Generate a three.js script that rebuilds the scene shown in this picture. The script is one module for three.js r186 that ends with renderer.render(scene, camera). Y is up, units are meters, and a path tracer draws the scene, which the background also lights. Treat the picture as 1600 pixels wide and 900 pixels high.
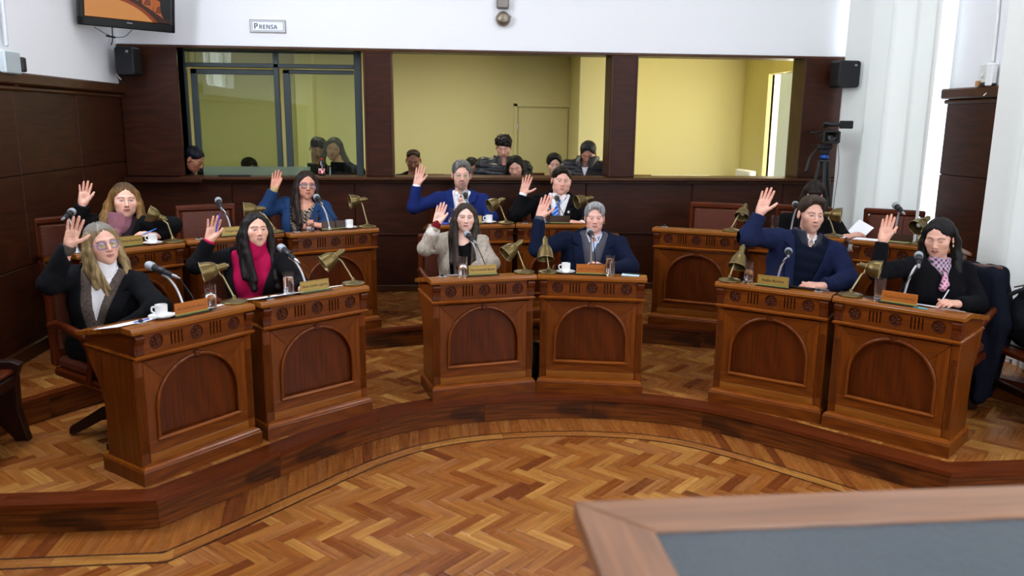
import * as THREE from 'three';
import { mergeGeometries, mergeVertices } from 'three/addons/utils/BufferGeometryUtils.js';
import { RectAreaLightUniformsLib } from 'three/addons/lights/RectAreaLightUniformsLib.js';
RectAreaLightUniformsLib.init();

// ------------------------------------------------------------------ camera, light, exposure
const scene = new THREE.Scene();
const renderer = new THREE.WebGLRenderer({ antialias: true });
renderer.toneMapping = THREE.LinearToneMapping;
renderer.toneMappingExposure = 1.04;
renderer.shadowMap.enabled = true;
renderer.shadowMap.type = THREE.PCFSoftShadowMap;
scene.background = new THREE.Color(0xdfe8f0);

const FPX = 1273.54, PITCH = -0.2033, ROLL = 0.0098, YAW = 0.1;
const CAM = new THREE.Vector3(-0.7286, 2.0402, 0);
const camera = new THREE.PerspectiveCamera(2 * Math.atan(450 / FPX) * 180 / Math.PI, 16 / 9, 0.05, 60);
const cB = (() => {
  const cp = Math.cos(PITCH), sp = Math.sin(PITCH), cr = Math.cos(ROLL), sr = Math.sin(ROLL);
  const rows = [[cr, sr * cp, sr * sp], [-sr, cr * cp, cr * sp], [0, -sp, cp]];
  const ca = Math.cos(YAW), sa = Math.sin(YAW);
  return rows.map(([x, y, z]) => new THREE.Vector3(ca * x - sa * z, y, sa * x + ca * z));
})();
camera.position.copy(CAM);
camera.quaternion.setFromRotationMatrix(new THREE.Matrix4().makeBasis(cB[0], cB[1], cB[2]));
camera.focus = 6.2;
camera.userData.fStop = 1.7;
scene.add(camera);

// a pixel gives a direction; the distance comes from the plane or thing it lies on
const V = (x, y, z) => new THREE.Vector3(x, y, z);
const ray = (u, v) => V(0, 0, 0).addScaledVector(cB[0], (u - 800) / FPX).addScaledVector(cB[1], -(v - 450) / FPX).addScaledVector(cB[2], -1);
const onY = (u, v, y) => { const r = ray(u, v); return CAM.clone().addScaledVector(r, (y - CAM.y) / r.y); };
const onZ = (u, v, z) => { const r = ray(u, v); return CAM.clone().addScaledVector(r, (z - CAM.z) / r.z); };
const onX = (u, v, x) => { const r = ray(u, v); return CAM.clone().addScaledVector(r, (x - CAM.x) / r.x); };
const atD = (u, v, d) => CAM.clone().addScaledVector(ray(u, v), d);
const depthOf = (p) => -p.clone().sub(CAM).dot(cB[2]);
const pix = (p) => { const q = p.clone().sub(CAM), d = -q.dot(cB[2]); return [800 + FPX * q.dot(cB[0]) / d, 450 - FPX * q.dot(cB[1]) / d, d]; };

function areaLight(name, w, h, pos, look, color, intensity) {
  const l = new THREE.RectAreaLight(color, intensity, w, h);
  l.name = name; l.position.copy(pos); l.lookAt(look); l.castShadow = true; scene.add(l); return l;
}
const L_WIN = 2.5, L_CEIL = 13, L_FRONT = 5.5, L_LEFT = 19.5, L_PRESS = 10, L_DOME = 34;

// ------------------------------------------------------------------ helpers
let seed = 12345;
const rnd = () => { seed = (seed * 1664525 + 1013904223) >>> 0; return seed / 4294967296; };
const rr = (a, b) => a + (b - a) * rnd();
const C = (hex) => new THREE.Color(hex);
const clamp = (x, a = 0, b = 1) => Math.min(b, Math.max(a, x));
const sstep = (a, b, x) => { const t = clamp((x - a) / (b - a)); return t * t * (3 - 2 * t); };
const taken = new Map();
function numbered(name) { const n = taken.get(name) || 0; taken.set(name, n + 1); return n ? `${name}_${String(n).padStart(3, '0')}` : name; }
function tag(o, label, category, group) { o.userData.label = label; if (category) o.userData.category = category; if (group) o.userData.group = group; return o; }
function mesh(name, geo, mat, parent, label) {
  const m = new THREE.Mesh(geo, mat); m.name = name; m.castShadow = true; m.receiveShadow = true;
  if (label) m.userData.label = label;
  if (parent) parent.add(m); return m;
}
function thing(name, label, category, pos, turn = 0, group) {
  const o = new THREE.Group(); o.name = numbered(name); if (pos) o.position.copy(pos); o.rotation.y = turn; scene.add(o);
  return tag(o, label, category, group);
}
function single(name, geo, mat, label, category, group) { const m = mesh(numbered(name), geo, mat, scene); return tag(m, label, category, group); }
function struct(name, geo, mat) {
  const o = geo ? mesh(numbered(name), geo, mat) : new THREE.Group();
  o.name = o.name || numbered(name); o.userData.kind = 'structure'; scene.add(o); return o;
}
function merge(list) {
  const l = list.filter(Boolean).map((g) => { const q = g.index ? g.toNonIndexed() : g; for (const k of Object.keys(q.attributes)) if (!['position', 'normal', 'uv'].includes(k)) q.deleteAttribute(k); return q; });
  return l.length === 1 ? l[0] : mergeGeometries(l, false);
}
// uv in metres, grain along the given axis
function uvBox(g, grain = 'y', T = 1, off = 0) {
  if (g.index) g = g.toNonIndexed();
  const p = g.attributes.position, n = p.count, uv = new Float32Array(n * 2);
  const a = V(), b = V(), c = V(), q = V();
  for (let i = 0; i < n; i += 3) {
    a.fromBufferAttribute(p, i); b.fromBufferAttribute(p, i + 1); c.fromBufferAttribute(p, i + 2);
    q.copy(b).sub(a).cross(c.clone().sub(a));
    const ax = Math.abs(q.x), ay = Math.abs(q.y), az = Math.abs(q.z);
    const d = ax > ay && ax > az ? 'x' : ay > az ? 'y' : 'z';
    for (let k = 0; k < 3; k++) {
      const v = [a, b, c][k]; let u, w;
      const rest = ['x', 'y', 'z'].filter((t) => t !== d);
      const gr = rest.includes(grain) ? grain : rest[0]; const ot = rest.find((t) => t !== gr);
      u = v[ot]; w = v[gr];
      uv[(i + k) * 2] = u / T + off; uv[(i + k) * 2 + 1] = w / T + off * 1.7;
    }
  }
  g.setAttribute('uv', new THREE.BufferAttribute(uv, 2)); return g;
}
// box with chamfered edges, 44 triangles
const CB_I = [];
function cbox(w, h, d, x = 0, y = 0, z = 0, c = 0.003, grain = 'y') {
  const W = w / 2, H = h / 2, D = d / 2; c = Math.min(c, W * .9, H * .9, D * .9);
  const P = (sx, sy, sz, k) => [x + sx * (W - (k === 0 ? 0 : c)), y + sy * (H - (k === 1 ? 0 : c)), z + sz * (D - (k === 2 ? 0 : c))];
  const out = []; const cx = [x, y, z];
  const tri = (a, b, e) => {
    const u = [b[0] - a[0], b[1] - a[1], b[2] - a[2]], v = [e[0] - a[0], e[1] - a[1], e[2] - a[2]];
    const n = [u[1] * v[2] - u[2] * v[1], u[2] * v[0] - u[0] * v[2], u[0] * v[1] - u[1] * v[0]];
    const m = [(a[0] + b[0] + e[0]) / 3 - cx[0], (a[1] + b[1] + e[1]) / 3 - cx[1], (a[2] + b[2] + e[2]) / 3 - cx[2]];
    if (n[0] * m[0] + n[1] * m[1] + n[2] * m[2] < 0) out.push(...a, ...e, ...b); else out.push(...a, ...b, ...e);
  };
  const quad = (a, b, e, f) => { tri(a, b, e); tri(a, e, f); };
  for (const s of [-1, 1]) {
    quad(P(s, -1, -1, 0), P(s, 1, -1, 0), P(s, 1, 1, 0), P(s, -1, 1, 0));
    quad(P(-1, s, -1, 1), P(1, s, -1, 1), P(1, s, 1, 1), P(-1, s, 1, 1));
    quad(P(-1, -1, s, 2), P(1, -1, s, 2), P(1, 1, s, 2), P(-1, 1, s, 2));
    for (const t of [-1, 1]) {
      quad(P(s, t, -1, 0), P(s, t, 1, 0), P(s, t, 1, 1), P(s, t, -1, 1));
      quad(P(s, -1, t, 0), P(s, 1, t, 0), P(s, 1, t, 2), P(s, -1, t, 2));
      quad(P(-1, s, t, 1), P(1, s, t, 1), P(1, s, t, 2), P(-1, s, t, 2));
      for (const q of [-1, 1]) tri(P(s, t, q, 0), P(s, t, q, 1), P(s, t, q, 2));
    }
  }
  const g = new THREE.BufferGeometry(); g.setAttribute('position', new THREE.Float32BufferAttribute(out, 3)); g.computeVertexNormals();
  return uvBox(g, grain);
}
function tris(list) { // list of [a,b,c] triples of Vector3 or arrays
  const out = []; for (const t of list) for (const p of t) p.isVector3 ? out.push(p.x, p.y, p.z) : out.push(...p);
  const g = new THREE.BufferGeometry(); g.setAttribute('position', new THREE.Float32BufferAttribute(out, 3)); g.computeVertexNormals(); return g;
}
function extrude(pts, depth, { bevel = 0, seg = 1, hole = null } = {}) {
  const s = pts instanceof THREE.Shape ? pts : new THREE.Shape(pts.map(([x, y]) => new THREE.Vector2(x, y)));
  if (hole) s.holes.push(new THREE.Path(hole.map(([x, y]) => new THREE.Vector2(x, y))));
  return new THREE.ExtrudeGeometry(s, { depth, bevelEnabled: bevel > 0, bevelThickness: bevel, bevelSize: bevel, bevelOffset: -bevel, bevelSegments: seg, curveSegments: 20 });
}
function tube(pts, r, seg = 24, rad = 8, r1 = null) {
  const cv = new THREE.CatmullRomCurve3(pts.map((p) => p.isVector3 ? p : V(...p)), false, 'centripetal');
  const g = new THREE.TubeGeometry(cv, seg, r, rad, false);
  const p = g.attributes.position;
  if (r1 !== null) {
    for (let i = 0; i <= seg; i++) { const c = cv.getPointAt(i / seg), k = 1 + (r1 / r - 1) * i / seg; for (let j = 0; j <= rad; j++) { const q = i * (rad + 1) + j; p.setXYZ(q, c.x + (p.getX(q) - c.x) * k, c.y + (p.getY(q) - c.y) * k, c.z + (p.getZ(q) - c.z) * k); } }
  }
  // round end caps
  const caps = [[0, r], [1, r1 ?? r]].map(([t, q]) => { const s = new THREE.SphereGeometry(q, rad, 6); const c = cv.getPointAt(t); s.translate(c.x, c.y, c.z); return s; });
  return merge([g, ...caps]);
}
function lathe(pts, seg = 32) { return new THREE.LatheGeometry(pts.map(([x, y]) => new THREE.Vector2(Math.max(x, 1e-5), y)), seg); }
function align(g, from, to) { // y axis of g along from -> to, origin at from
  const d = to.clone().sub(from).normalize(); const q = new THREE.Quaternion().setFromUnitVectors(V(0, 1, 0), d);
  return g.applyQuaternion(q).translate(from.x, from.y, from.z);
}
const T = (g, x, y, z) => g.translate(x, y, z);

// ------------------------------------------------------------------ procedural textures
function hash2(i, j, s) { let h = (i * 374761393 + j * 668265263 + s * 982451653) | 0; h = Math.imul(h ^ (h >>> 13), 1274126177); h ^= h >>> 16; return (h >>> 0) / 4294967296; }
function vnoise(x, y, px, py, s) { // periodic value noise
  const i = Math.floor(x), j = Math.floor(y), f = x - i, g = y - j, u = f * f * (3 - 2 * f), v = g * g * (3 - 2 * g);
  const m = (a, n) => ((a % n) + n) % n; const a = m(i, px), b = m(i + 1, px), c = m(j, py), d = m(j + 1, py);
  return (hash2(a, c, s) * (1 - u) + hash2(b, c, s) * u) * (1 - v) + (hash2(a, d, s) * (1 - u) + hash2(b, d, s) * u) * v;
}
function tex(N, M, fn, srgb = true) {
  const d = new Uint8Array(N * M * 4);
  for (let y = 0; y < M; y++) for (let x = 0; x < N; x++) { const c = fn(x / N, y / M, x, y), k = (y * N + x) * 4; d[k] = clamp(c[0]) * 255; d[k + 1] = clamp(c[1]) * 255; d[k + 2] = clamp(c[2]) * 255; d[k + 3] = 255; }
  const t = new THREE.DataTexture(d, N, M, THREE.RGBAFormat); t.wrapS = t.wrapT = THREE.RepeatWrapping; t.magFilter = THREE.LinearFilter; t.minFilter = THREE.LinearMipmapLinearFilter; t.generateMipmaps = true;
  if (srgb) t.colorSpace = THREE.SRGBColorSpace; t.needsUpdate = true; return t;
}
const hex3 = (h) => [(h >> 16 & 255) / 255, (h >> 8 & 255) / 255, (h & 255) / 255];
const mix3 = (a, b, t) => [a[0] + (b[0] - a[0]) * t, a[1] + (b[1] - a[1]) * t, a[2] + (b[2] - a[2]) * t];
function woodTex(light, mid, dark, s, { pore = 0.35, fleck = 0, rings = 1, blot = 0 } = {}) {
  const l = hex3(light), m = hex3(mid), k = hex3(dark);
  return tex(512, 512, (u, v) => {
    const warp = vnoise(u * 4, v * 2, 4, 2, s) * 0.9 + vnoise(u * 9, v * 3, 9, 3, s + 1) * 0.35;
    const bands = 0.5 + 0.5 * Math.sin((u * 14 * rings + warp * 3.2) * 6.2832);
    const fine = vnoise(u * 120, v * 5, 120, 5, s + 2) * 0.6 + vnoise(u * 240, v * 9, 240, 9, s + 3) * 0.4;
    const big = vnoise(u * 3, v * 2, 3, 2, s + 4);
    let c = mix3(m, l, clamp(bands * 0.45 + big * 0.55 - 0.15));
    c = mix3(c, k, clamp(Math.pow(1 - fine, 2.2) * pore * 1.9));
    if (fleck) { const f = vnoise(u * 46, v * 30, 46, 30, s + 7) * vnoise(u * 90, v * 18, 90, 18, s + 8); c = mix3(c, l, sstep(0.55, 0.72, f) * fleck); }
    if (blot) { const b = vnoise(u * 5, v * 4, 5, 4, s + 11) * .6 + vnoise(u * 14, v * 10, 14, 10, s + 12) * .4; c = mix3(c, mix3(k, [0, 0, 0], .45), sstep(.56, .78, b) * blot); }
    return c;
  });
}
const grainBump = tex(512, 512, (u, v) => { const f = vnoise(u * 160, v * 6, 160, 6, 91) * .6 + vnoise(u * 60, v * 3, 60, 3, 92) * .4; return [f, f, f]; }, false);
const speckle = tex(512, 512, (u, v) => { const f = vnoise(u * 200, v * 200, 200, 200, 5) * .5 + vnoise(u * 60, v * 60, 60, 60, 6) * .3 + vnoise(u * 12, v * 12, 12, 12, 7) * .2; return [f, f, f]; }, false);
const wearMap = tex(512, 512, (u, v) => { const f = vnoise(u * 8, v * 8, 8, 8, 15) * .6 + vnoise(u * 30, v * 30, 30, 30, 16) * .4; const r = .55 + .45 * f; return [r, r, r]; }, false);
function std(color, rough = 0.6, metal = 0, extra = {}) { return new THREE.MeshStandardMaterial({ color, roughness: rough, metalness: metal, ...extra }); }
function wood(t, rough = 0.42, tint = 0xffffff, bs = 0.0006) { return new THREE.MeshPhysicalMaterial({ specularIntensity: .55, map: t, color: tint, roughness: rough, bumpMap: grainBump, bumpScale: bs, roughnessMap: null }); }
const oakT = woodTex(0x84430e, 0x622e08, 0x331303, 21, { pore: 0.3, fleck: 0.25 });
const oakDarkT = woodTex(0x672c08, 0x4d1f05, 0x2a0d02, 31, { pore: 0.35 });
const oakLightT = woodTex(0xa06424, 0x7e4512, 0x4c2408, 33, { pore: 0.3, fleck: 0.3 });
const wainT = woodTex(0x46200d, 0x311508, 0x190803, 41, { pore: 0.3, rings: .6 });
const parqT = woodTex(0xf2e6d4, 0xd8c6ac, 0x9a7f60, 51, { pore: 0.5, rings: 1.2 });
const M = {
  oak: wood(oakT, 0.28), oakPanel: wood(oakDarkT, 0.28), oakLight: wood(oakLightT, 0.28), oakTop: wood(oakLightT, 0.24),
  oakCarve: wood(oakDarkT, 0.36), bead: wood(oakLightT, 0.2, 0xf0d8b8), chairWood: wood(oakT, 0.36, 0xc8a888),
  wain: Object.assign(wood(wainT, 0.42), { specularIntensity: .4 }), wainCap: wood(woodTex(0x5a3418, 0x442510, 0x261206, 42, {}), 0.4), wainBack: wood(wainT, 0.6),
  darkWood: wood(wainT, 0.4, 0xb0a090),
  riser: wood(woodTex(0x804414, 0x5c2c0a, 0x260e04, 61, { pore: .5, fleck: .2, blot: .42 }), 0.4), nosing: wood(woodTex(0x743512, 0x58240a, 0x321205, 62, { pore: .3 }), 0.3),
  wall: std(0xeceef0, 0.9, 0, { bumpMap: speckle, bumpScale: 0.0006 }), ceiling: std(0xf0f0ee, 0.95),
  yellow: std(0xdcd59c, 0.85, 0, { bumpMap: speckle, bumpScale: 0.0006 }),
  brass: new THREE.MeshStandardMaterial({ color: 0x6c5c36, roughness: 0.46, metalness: 0.8, roughnessMap: wearMap }), brassPale: std(0xa2946c, 0.32, 0.8),
  chrome: std(0xd0d3d6, 0.32, .65), steel: std(0xa8acb0, 0.35, 0.8), black: std(0x0c0d10, 0.5), blackGloss: std(0x08090b, 0.2), rubber: std(0x15161a, 0.8),
  china: new THREE.MeshPhysicalMaterial({ color: 0xf2f3f1, roughness: 0.18, clearcoat: 0.6 }),
  paper: std(0xf3f4f6, 0.85), white: std(0xf2f3f3, 0.6), glass: new THREE.MeshPhysicalMaterial({ color: 0xffffff, roughness: 0.02, transmission: 1, thickness: 0.004, ior: 1.5 }),
  water: new THREE.MeshPhysicalMaterial({ color: 0xffffff, roughness: 0.0, transmission: 1, thickness: 0.05, ior: 1.33 }),
  pane: new THREE.MeshPhysicalMaterial({ color: 0xe9f2e4, roughness: 0.02, transmission: 1, thickness: 0, ior: 1.5 }),
  alu: std(0x2e3a3b, 0.5, 0.2), leather: new THREE.MeshStandardMaterial({ color: 0x5a2b1b, roughness: 0.42, bumpMap: speckle, bumpScale: 0.0012 }),
};
// ------------------------------------------------------------------ the room
const H1 = 0.16, H2 = 0.32, WX = 3.62, WZ = -8.2, CEIL = 4.9, BACK = 3.2;
// curves on plan, as [x, z]
const half = [[0, -5.335], [.4, -5.305], [.75, -5.215], [1.05, -5.06], [1.35, -4.80], [1.62, -4.5], [1.88, -4.2], [2.12, -3.935]];
const S1 = (() => {
  const all = [...half.slice(1).reverse().map(([x, z]) => [-x, z]), ...half];
  const cv = new THREE.CatmullRomCurve3(all.map(([x, z]) => V(x, 0, z)), false, 'centripetal');
  return [[-WX, -3.935], ...cv.getSpacedPoints(72).map((p) => [p.x, p.z]), [WX, -3.935]];
})();
const R2 = 3.79, Z2 = -3.03;
const S2 = (() => { const a0 = Math.asin(3.6 / R2); const o = []; for (let i = 0; i <= 72; i++) { const a = -a0 + 2 * a0 * i / 72; o.push([R2 * Math.sin(a), Z2 - R2 * Math.cos(a)]); } return o; })();
// offset of a polyline; positive = towards the middle of the hall (+z side)
function offs(P, d) {
  const n = P.length, o = [];
  for (let i = 0; i < n; i++) {
    const a = P[Math.max(0, i - 1)], b = P[i], c = P[Math.min(n - 1, i + 1)];
    let n1 = [-(b[1] - a[1]), b[0] - a[0]], n2 = [-(c[1] - b[1]), c[0] - b[0]];
    const l1 = Math.hypot(...n1), l2 = Math.hypot(...n2);
    if (l1 < 1e-9) n1 = n2.map((q) => q / l2); else n1 = n1.map((q) => q / l1);
    if (l2 < 1e-9) n2 = n1; else n2 = n2.map((q) => q / l2);
    const m = [n1[0] + n2[0], n1[1] + n2[1]], k = 2 / Math.max(.3, (m[0] * m[0] + m[1] * m[1]));
    o.push([b[0] + m[0] * d * k, b[1] + m[1] * d * k]);
  }
  return o;
}
function lens(P) { const L = [0]; for (let i = 1; i < P.length; i++) L.push(L[i - 1] + Math.hypot(P[i][0] - P[i - 1][0], P[i][1] - P[i - 1][1])); return L; }
function at(P, L, s) { let i = 1; while (i < P.length - 1 && L[i] < s) i++; const t = (s - L[i - 1]) / Math.max(1e-9, L[i] - L[i - 1]); return [P[i - 1][0] + (P[i][0] - P[i - 1][0]) * t, P[i - 1][1] + (P[i][1] - P[i - 1][1]) * t]; }
// solid bar between two polylines A and B (same count) from y0 to y1, uv along the run
function bar(A, B, y0, y1) {
  const t = [], uv = []; let s = rnd() * 7;
  const q = (a, b, c, d, u0, u1, v0, v1) => { t.push([a, b, c], [a, c, d]); uv.push(v0, u0, v0, u1, v1, u1, v0, u0, v1, u1, v1, u0); };
  for (let i = 1; i < A.length; i++) {
    const l = Math.hypot(A[i][0] - A[i - 1][0], A[i][1] - A[i - 1][1]), w = Math.hypot(A[i][0] - B[i][0], A[i][1] - B[i][1]);
    const p = (X, j, y) => [X[j][0], y, X[j][1]];
    q(p(A, i - 1, y1), p(B, i - 1, y1), p(B, i, y1), p(A, i, y1), s, s, 0, 0);
    uv.splice(-12, 12, 0, s, w, s, w, s + l, 0, s, w, s + l, 0, s + l);
    q(p(B, i - 1, y0), p(B, i, y0), p(B, i, y1), p(B, i - 1, y1), 0, 0, 0, 0); uv.splice(-12, 12, 0, s, 0, s + l, y1 - y0, s + l, 0, s, y1 - y0, s + l, y1 - y0, s);
    q(p(A, i - 1, y0), p(A, i - 1, y1), p(A, i, y1), p(A, i, y0), 0, 0, 0, 0); uv.splice(-12, 12, 0, s, y1 - y0, s, y1 - y0, s + l, 0, s, y1 - y0, s + l, 0, s + l);
    q(p(A, i - 1, y0), p(A, i, y0), p(B, i, y0), p(B, i - 1, y0), 0, 0, 0, 0); uv.splice(-12, 12, 0, s, 0, s + l, w, s + l, 0, s, w, s + l, w, s);
    s += l;
  }
  for (const j of [0, A.length - 1]) { const a = [A[j][0], y0, A[j][1]], b = [A[j][0], y1, A[j][1]], c = [B[j][0], y1, B[j][1]], d = [B[j][0], y0, B[j][1]]; if (j) { t.push([a, b, c], [a, c, d]); } else { t.push([a, c, b], [a, d, c]); } uv.push(0, 0, 0, .1, .1, .1, 0, 0, .1, .1, .1, 0); }
  const g = tris(t); g.setAttribute('uv', new THREE.Float32BufferAttribute(uv, 2)); return g;
}
function slice(P, s0, s1, n) { const L = lens(P), o = []; for (let i = 0; i <= n; i++) o.push(at(P, L, s0 + (s1 - s0) * i / n)); return o; }

// --- parquet
const parqTones = [0xb07840, 0xaa6f38, 0xb98247, 0xa06531, 0xc29152, 0x94592b, 0xb37d49, 0xac743c, 0xcf9f5c, 0x824a26, 0xb07a4c, 0xa66e3d];
const parqM = parqTones.map((h, i) => { const m = wood(parqT, 0.3, h, 0.0003); m.roughnessMap = wearMap; m.roughness = 0.34; return m; });
const BL = 0.26, BW = 0.065, BH = 0.008;
function polyBlock(P, ang, oy) { // P: plan polygon, block top at y = 0 (local), grain along ang
  const n = P.length; const cx = P.reduce((s, p) => s + p[0], 0) / n, cz = P.reduce((s, p) => s + p[1], 0) / n;
  const c = 0.0012, ca = Math.cos(ang), sa = Math.sin(ang), t = [], uv = [];
  const inn = P.map(([x, z]) => { const dx = cx - x, dz = cz - z, l = Math.hypot(dx, dz) || 1; return [x + dx / l * c * 1.4, z + dz / l * c * 1.4]; });
  const U = (x, z) => [(-(x) * sa + z * ca) + oy, (x * ca + z * sa) + oy * 2.3];
  const push = (a, b, d) => { const u = [b[0] - a[0], b[1] - a[1], b[2] - a[2]], v = [d[0] - a[0], d[1] - a[1], d[2] - a[2]]; const ny = u[2] * v[0] - u[0] * v[2]; if (ny < 0) [b, d] = [d, b]; t.push([a, b, d]); for (const p of [a, b, d]) uv.push(...U(p[0], p[2])); };
  for (let i = 1; i < n - 1; i++) push([inn[0][0], 0, inn[0][1]], [inn[i][0], 0, inn[i][1]], [inn[i + 1][0], 0, inn[i + 1][1]]);
  for (let i = 0; i < n; i++) { const j = (i + 1) % n; push([inn[i][0], 0, inn[i][1]], [P[i][0], -c, P[i][1]], [P[j][0], -c, P[j][1]]); push([inn[i][0], 0, inn[i][1]], [P[j][0], -c, P[j][1]], [inn[j][0], 0, inn[j][1]]); }
  const g = tris(t); g.setAttribute('uv', new THREE.Float32BufferAttribute(uv, 2)); return g;
}
function clipHalf(P, q, n) { // keep side where (p-q).n <= 0
  const o = []; const f = (p) => (p[0] - q[0]) * n[0] + (p[1] - q[1]) * n[1];
  for (let i = 0; i < P.length; i++) { const a = P[i], b = P[(i + 1) % P.length], fa = f(a), fb = f(b); if (fa <= 0) o.push(a); if ((fa < 0 && fb > 0) || (fa > 0 && fb < 0)) { const k = fa / (fa - fb); o.push([a[0] + (b[0] - a[0]) * k, a[1] + (b[1] - a[1]) * k]); } }
  return o;
}
const blockVar = [];
for (const k of [0, 1]) for (let v = 0; v < 6; v++) {
  const P = [[-BL / 2 + .0004, -BW / 2 + .0004], [BL / 2 - .0004, -BW / 2 + .0004], [BL / 2 - .0004, BW / 2 - .0004], [-BL / 2 + .0004, BW / 2 - .0004]];
  blockVar.push(polyBlock(P, 0, v * .37 + k * .19));
}
// edges: list of polylines with side +1 (keep the +z side / hall side) or -1
function parquet(parent, y, x0, x1, z0, z1, edges, maxParts) {
  const list = []; const n = 4, c45 = Math.SQRT1_2; const R = Math.max(Math.abs(x0), Math.abs(x1), Math.abs(z0), Math.abs(z1)) + 2;
  const K = Math.ceil(R * 1.5 / BW);
  const cx = (x0 + x1) / 2, cz = (z0 + z1) / 2;
  for (let j = -30; j <= 30; j++) for (let k = -K; k <= K; k++) for (const v of [0, 1]) {
    const bx = (v ? k - .5 : k + n / 2) + 2 * n * j, by = v ? k + n / 2 : k + .5;
    const px = bx * BW, pz = -by * BW; const X = cx + (px - pz) * c45, Z = cz + (px + pz) * c45;
    if (X < x0 - .2 || X > x1 + .2 || Z < z0 - .2 || Z > z1 + .2) continue;
    const ang = Math.PI / 4 + (v ? -Math.PI / 2 : 0), ca = Math.cos(ang), sa = Math.sin(ang);
    let P = [[-1, -1], [1, -1], [1, 1], [-1, 1]].map(([a, b]) => { const u = a * (BL / 2 - .0004), w = b * (BW / 2 - .0004); return [X + u * ca - w * sa, Z + u * sa + w * ca]; });
    let full = true, dead = false;
    for (const [E, side] of edges) {
      let best = 1e9, q, nn;
      for (let i = 1; i < E.length; i++) { const a = E[i - 1], b = E[i], dx = b[0] - a[0], dz = b[1] - a[1], t = clamp(((X - a[0]) * dx + (Z - a[1]) * dz) / (dx * dx + dz * dz)); const fx = a[0] + dx * t, fz = a[1] + dz * t, d = Math.hypot(X - fx, Z - fz); if (d < best) { best = d; q = [fx, fz]; const l = Math.hypot(dx, dz); nn = [-(-dz) / l * side, -dx / l * side]; } }
      const f = (X - q[0]) * nn[0] + (Z - q[1]) * nn[1];
      if (best > .16) { if (f > 0) { dead = true; break; } continue; }
      P = clipHalf(P, q, nn); full = false; if (P.length < 3) { dead = true; break; }
    }
    if (dead) continue;
    for (const [q, nn] of [[[x0, 0], [-1, 0]], [[x1, 0], [1, 0]], [[0, z0], [0, -1]], [[0, z1], [0, 1]]]) { const m = P.length; const P2 = clipHalf(P, q, nn); if (P2.length !== m || P2.some((p, i) => p[0] !== P[i][0])) { P = P2; full = false; } if (P.length < 3) { dead = true; break; } }
    if (dead) continue;
    const [u, w, d] = pix(V(X, y, Z)); const vis = u > -60 && u < 1660 && w > -60 && w < 960 && d > 0;
    list.push({ X, Z, ang, P, full, score: vis ? 1 / d : 0, tone: ((q) => q < .88 ? [0, 1, 2, 3, 6, 7, 10, 11, 4, 5][Math.floor(q / .88 * 10)] : q < .95 ? 8 : 9)(rnd()), vr: Math.floor(rnd() * 12), dy: rr(-.0005, .0005) });
  }
  list.sort((a, b) => b.score - a.score);
  const rest = parqM.map(() => []);
  list.forEach((b, i) => {
    if (i < maxParts && b.score > 0) {
      let m;
      if (b.full) { m = mesh('wood_block', blockVar[b.vr], parqM[b.tone], parent); m.position.set(b.X, y + b.dy, b.Z); m.rotation.y = -b.ang; }
      else { m = mesh('wood_block', polyBlock(b.P.map(([x, z]) => [x - b.X, z - b.Z]), b.ang, b.vr * .3), parqM[b.tone], parent); m.position.set(b.X, y + b.dy, b.Z); }
    } else rest[b.tone].push(T(polyBlock(b.P.map(([x, z]) => [x - b.X, z - b.Z]), b.ang, b.vr * .3), b.X, y + b.dy, b.Z));
  });
  rest.forEach((l, i) => { if (l.length) { const m = mesh('more_wood_blocks', merge(l), parqM[i], parent); m.userData.kind = 'stuff'; } });
}
const subfloor = wood(parqT, .6, 0x8c5a30);
// main floor (pit)
{
  const f = struct('floor', cbox(2 * WX + .4, .2, 9.4, 0, -.1 - BH * .6, -1.0, .001), subfloor);
  const inner = offs(S1, .322), outer = offs(S1, .255);
  parquet(f, 0, -WX, WX, -5.3, -2.2, [[inner, 1]], 300);
  // the rest of the floor, behind the camera's field
  mesh('far_floor', uvBox(cbox(2 * WX, .01, 5.2, 0, -.005, .4, .001), 'x'), parqM[0], f);
  // inlay: two dark fillets and a pale band, then boards square to the step
  for (const [a, b, m, nm] of [[.228, .240, M.darkWood, 'dark_fillet'], [.318, .330, M.darkWood, 'dark_fillet']]) mesh(nm, bar(offs(S1, a), offs(S1, b), -.006, .0009), m, f);
  const mid = offs(S1, .285), Lm = lens(mid), tot = Lm[Lm.length - 1]; const nb = 15;
  for (let i = 0; i < nb; i++) { const a = slice(offs(S1, .2405), lens(offs(S1, .2405)).at(-1) * i / nb + .0005, lens(offs(S1, .2405)).at(-1) * (i + 1) / nb - .0005, 8), b = slice(offs(S1, .3175), lens(offs(S1, .3175)).at(-1) * i / nb + .0005, lens(offs(S1, .3175)).at(-1) * (i + 1) / nb - .0005, 8); mesh('inlay_strip', bar(a, b, -.006, .0006), parqM[[2, 6, 4, 0][i % 4]], f); }
  const E0 = offs(S1, -.01), E1 = offs(S1, .2275), L0 = lens(E0).at(-1), L1 = lens(E1).at(-1); let s = 0; const N = 118;
  for (let i = 0; i < N; i++) { const P = [at(E0, lens(E0), L0 * i / N + .0004), at(E0, lens(E0), L0 * (i + 1) / N - .0004), at(E1, lens(E1), L1 * (i + 1) / N - .0004), at(E1, lens(E1), L1 * i / N + .0004)]; const c = [(P[0][0] + P[2][0]) / 2, (P[0][1] + P[2][1]) / 2]; const ang = Math.atan2(P[3][1] - P[0][1], P[3][0] - P[0][0]); const m = mesh('border_board', polyBlock(P.map(([x, z]) => [x - c[0], z - c[1]]), ang, rnd() * 3), parqM[[1, 1, 3, 5, 7, 9, 11, 3][Math.floor(rnd() * 8)]], f); m.position.set(c[0], .0004 + rr(-.0003, .0003), c[1]); }
}
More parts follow.
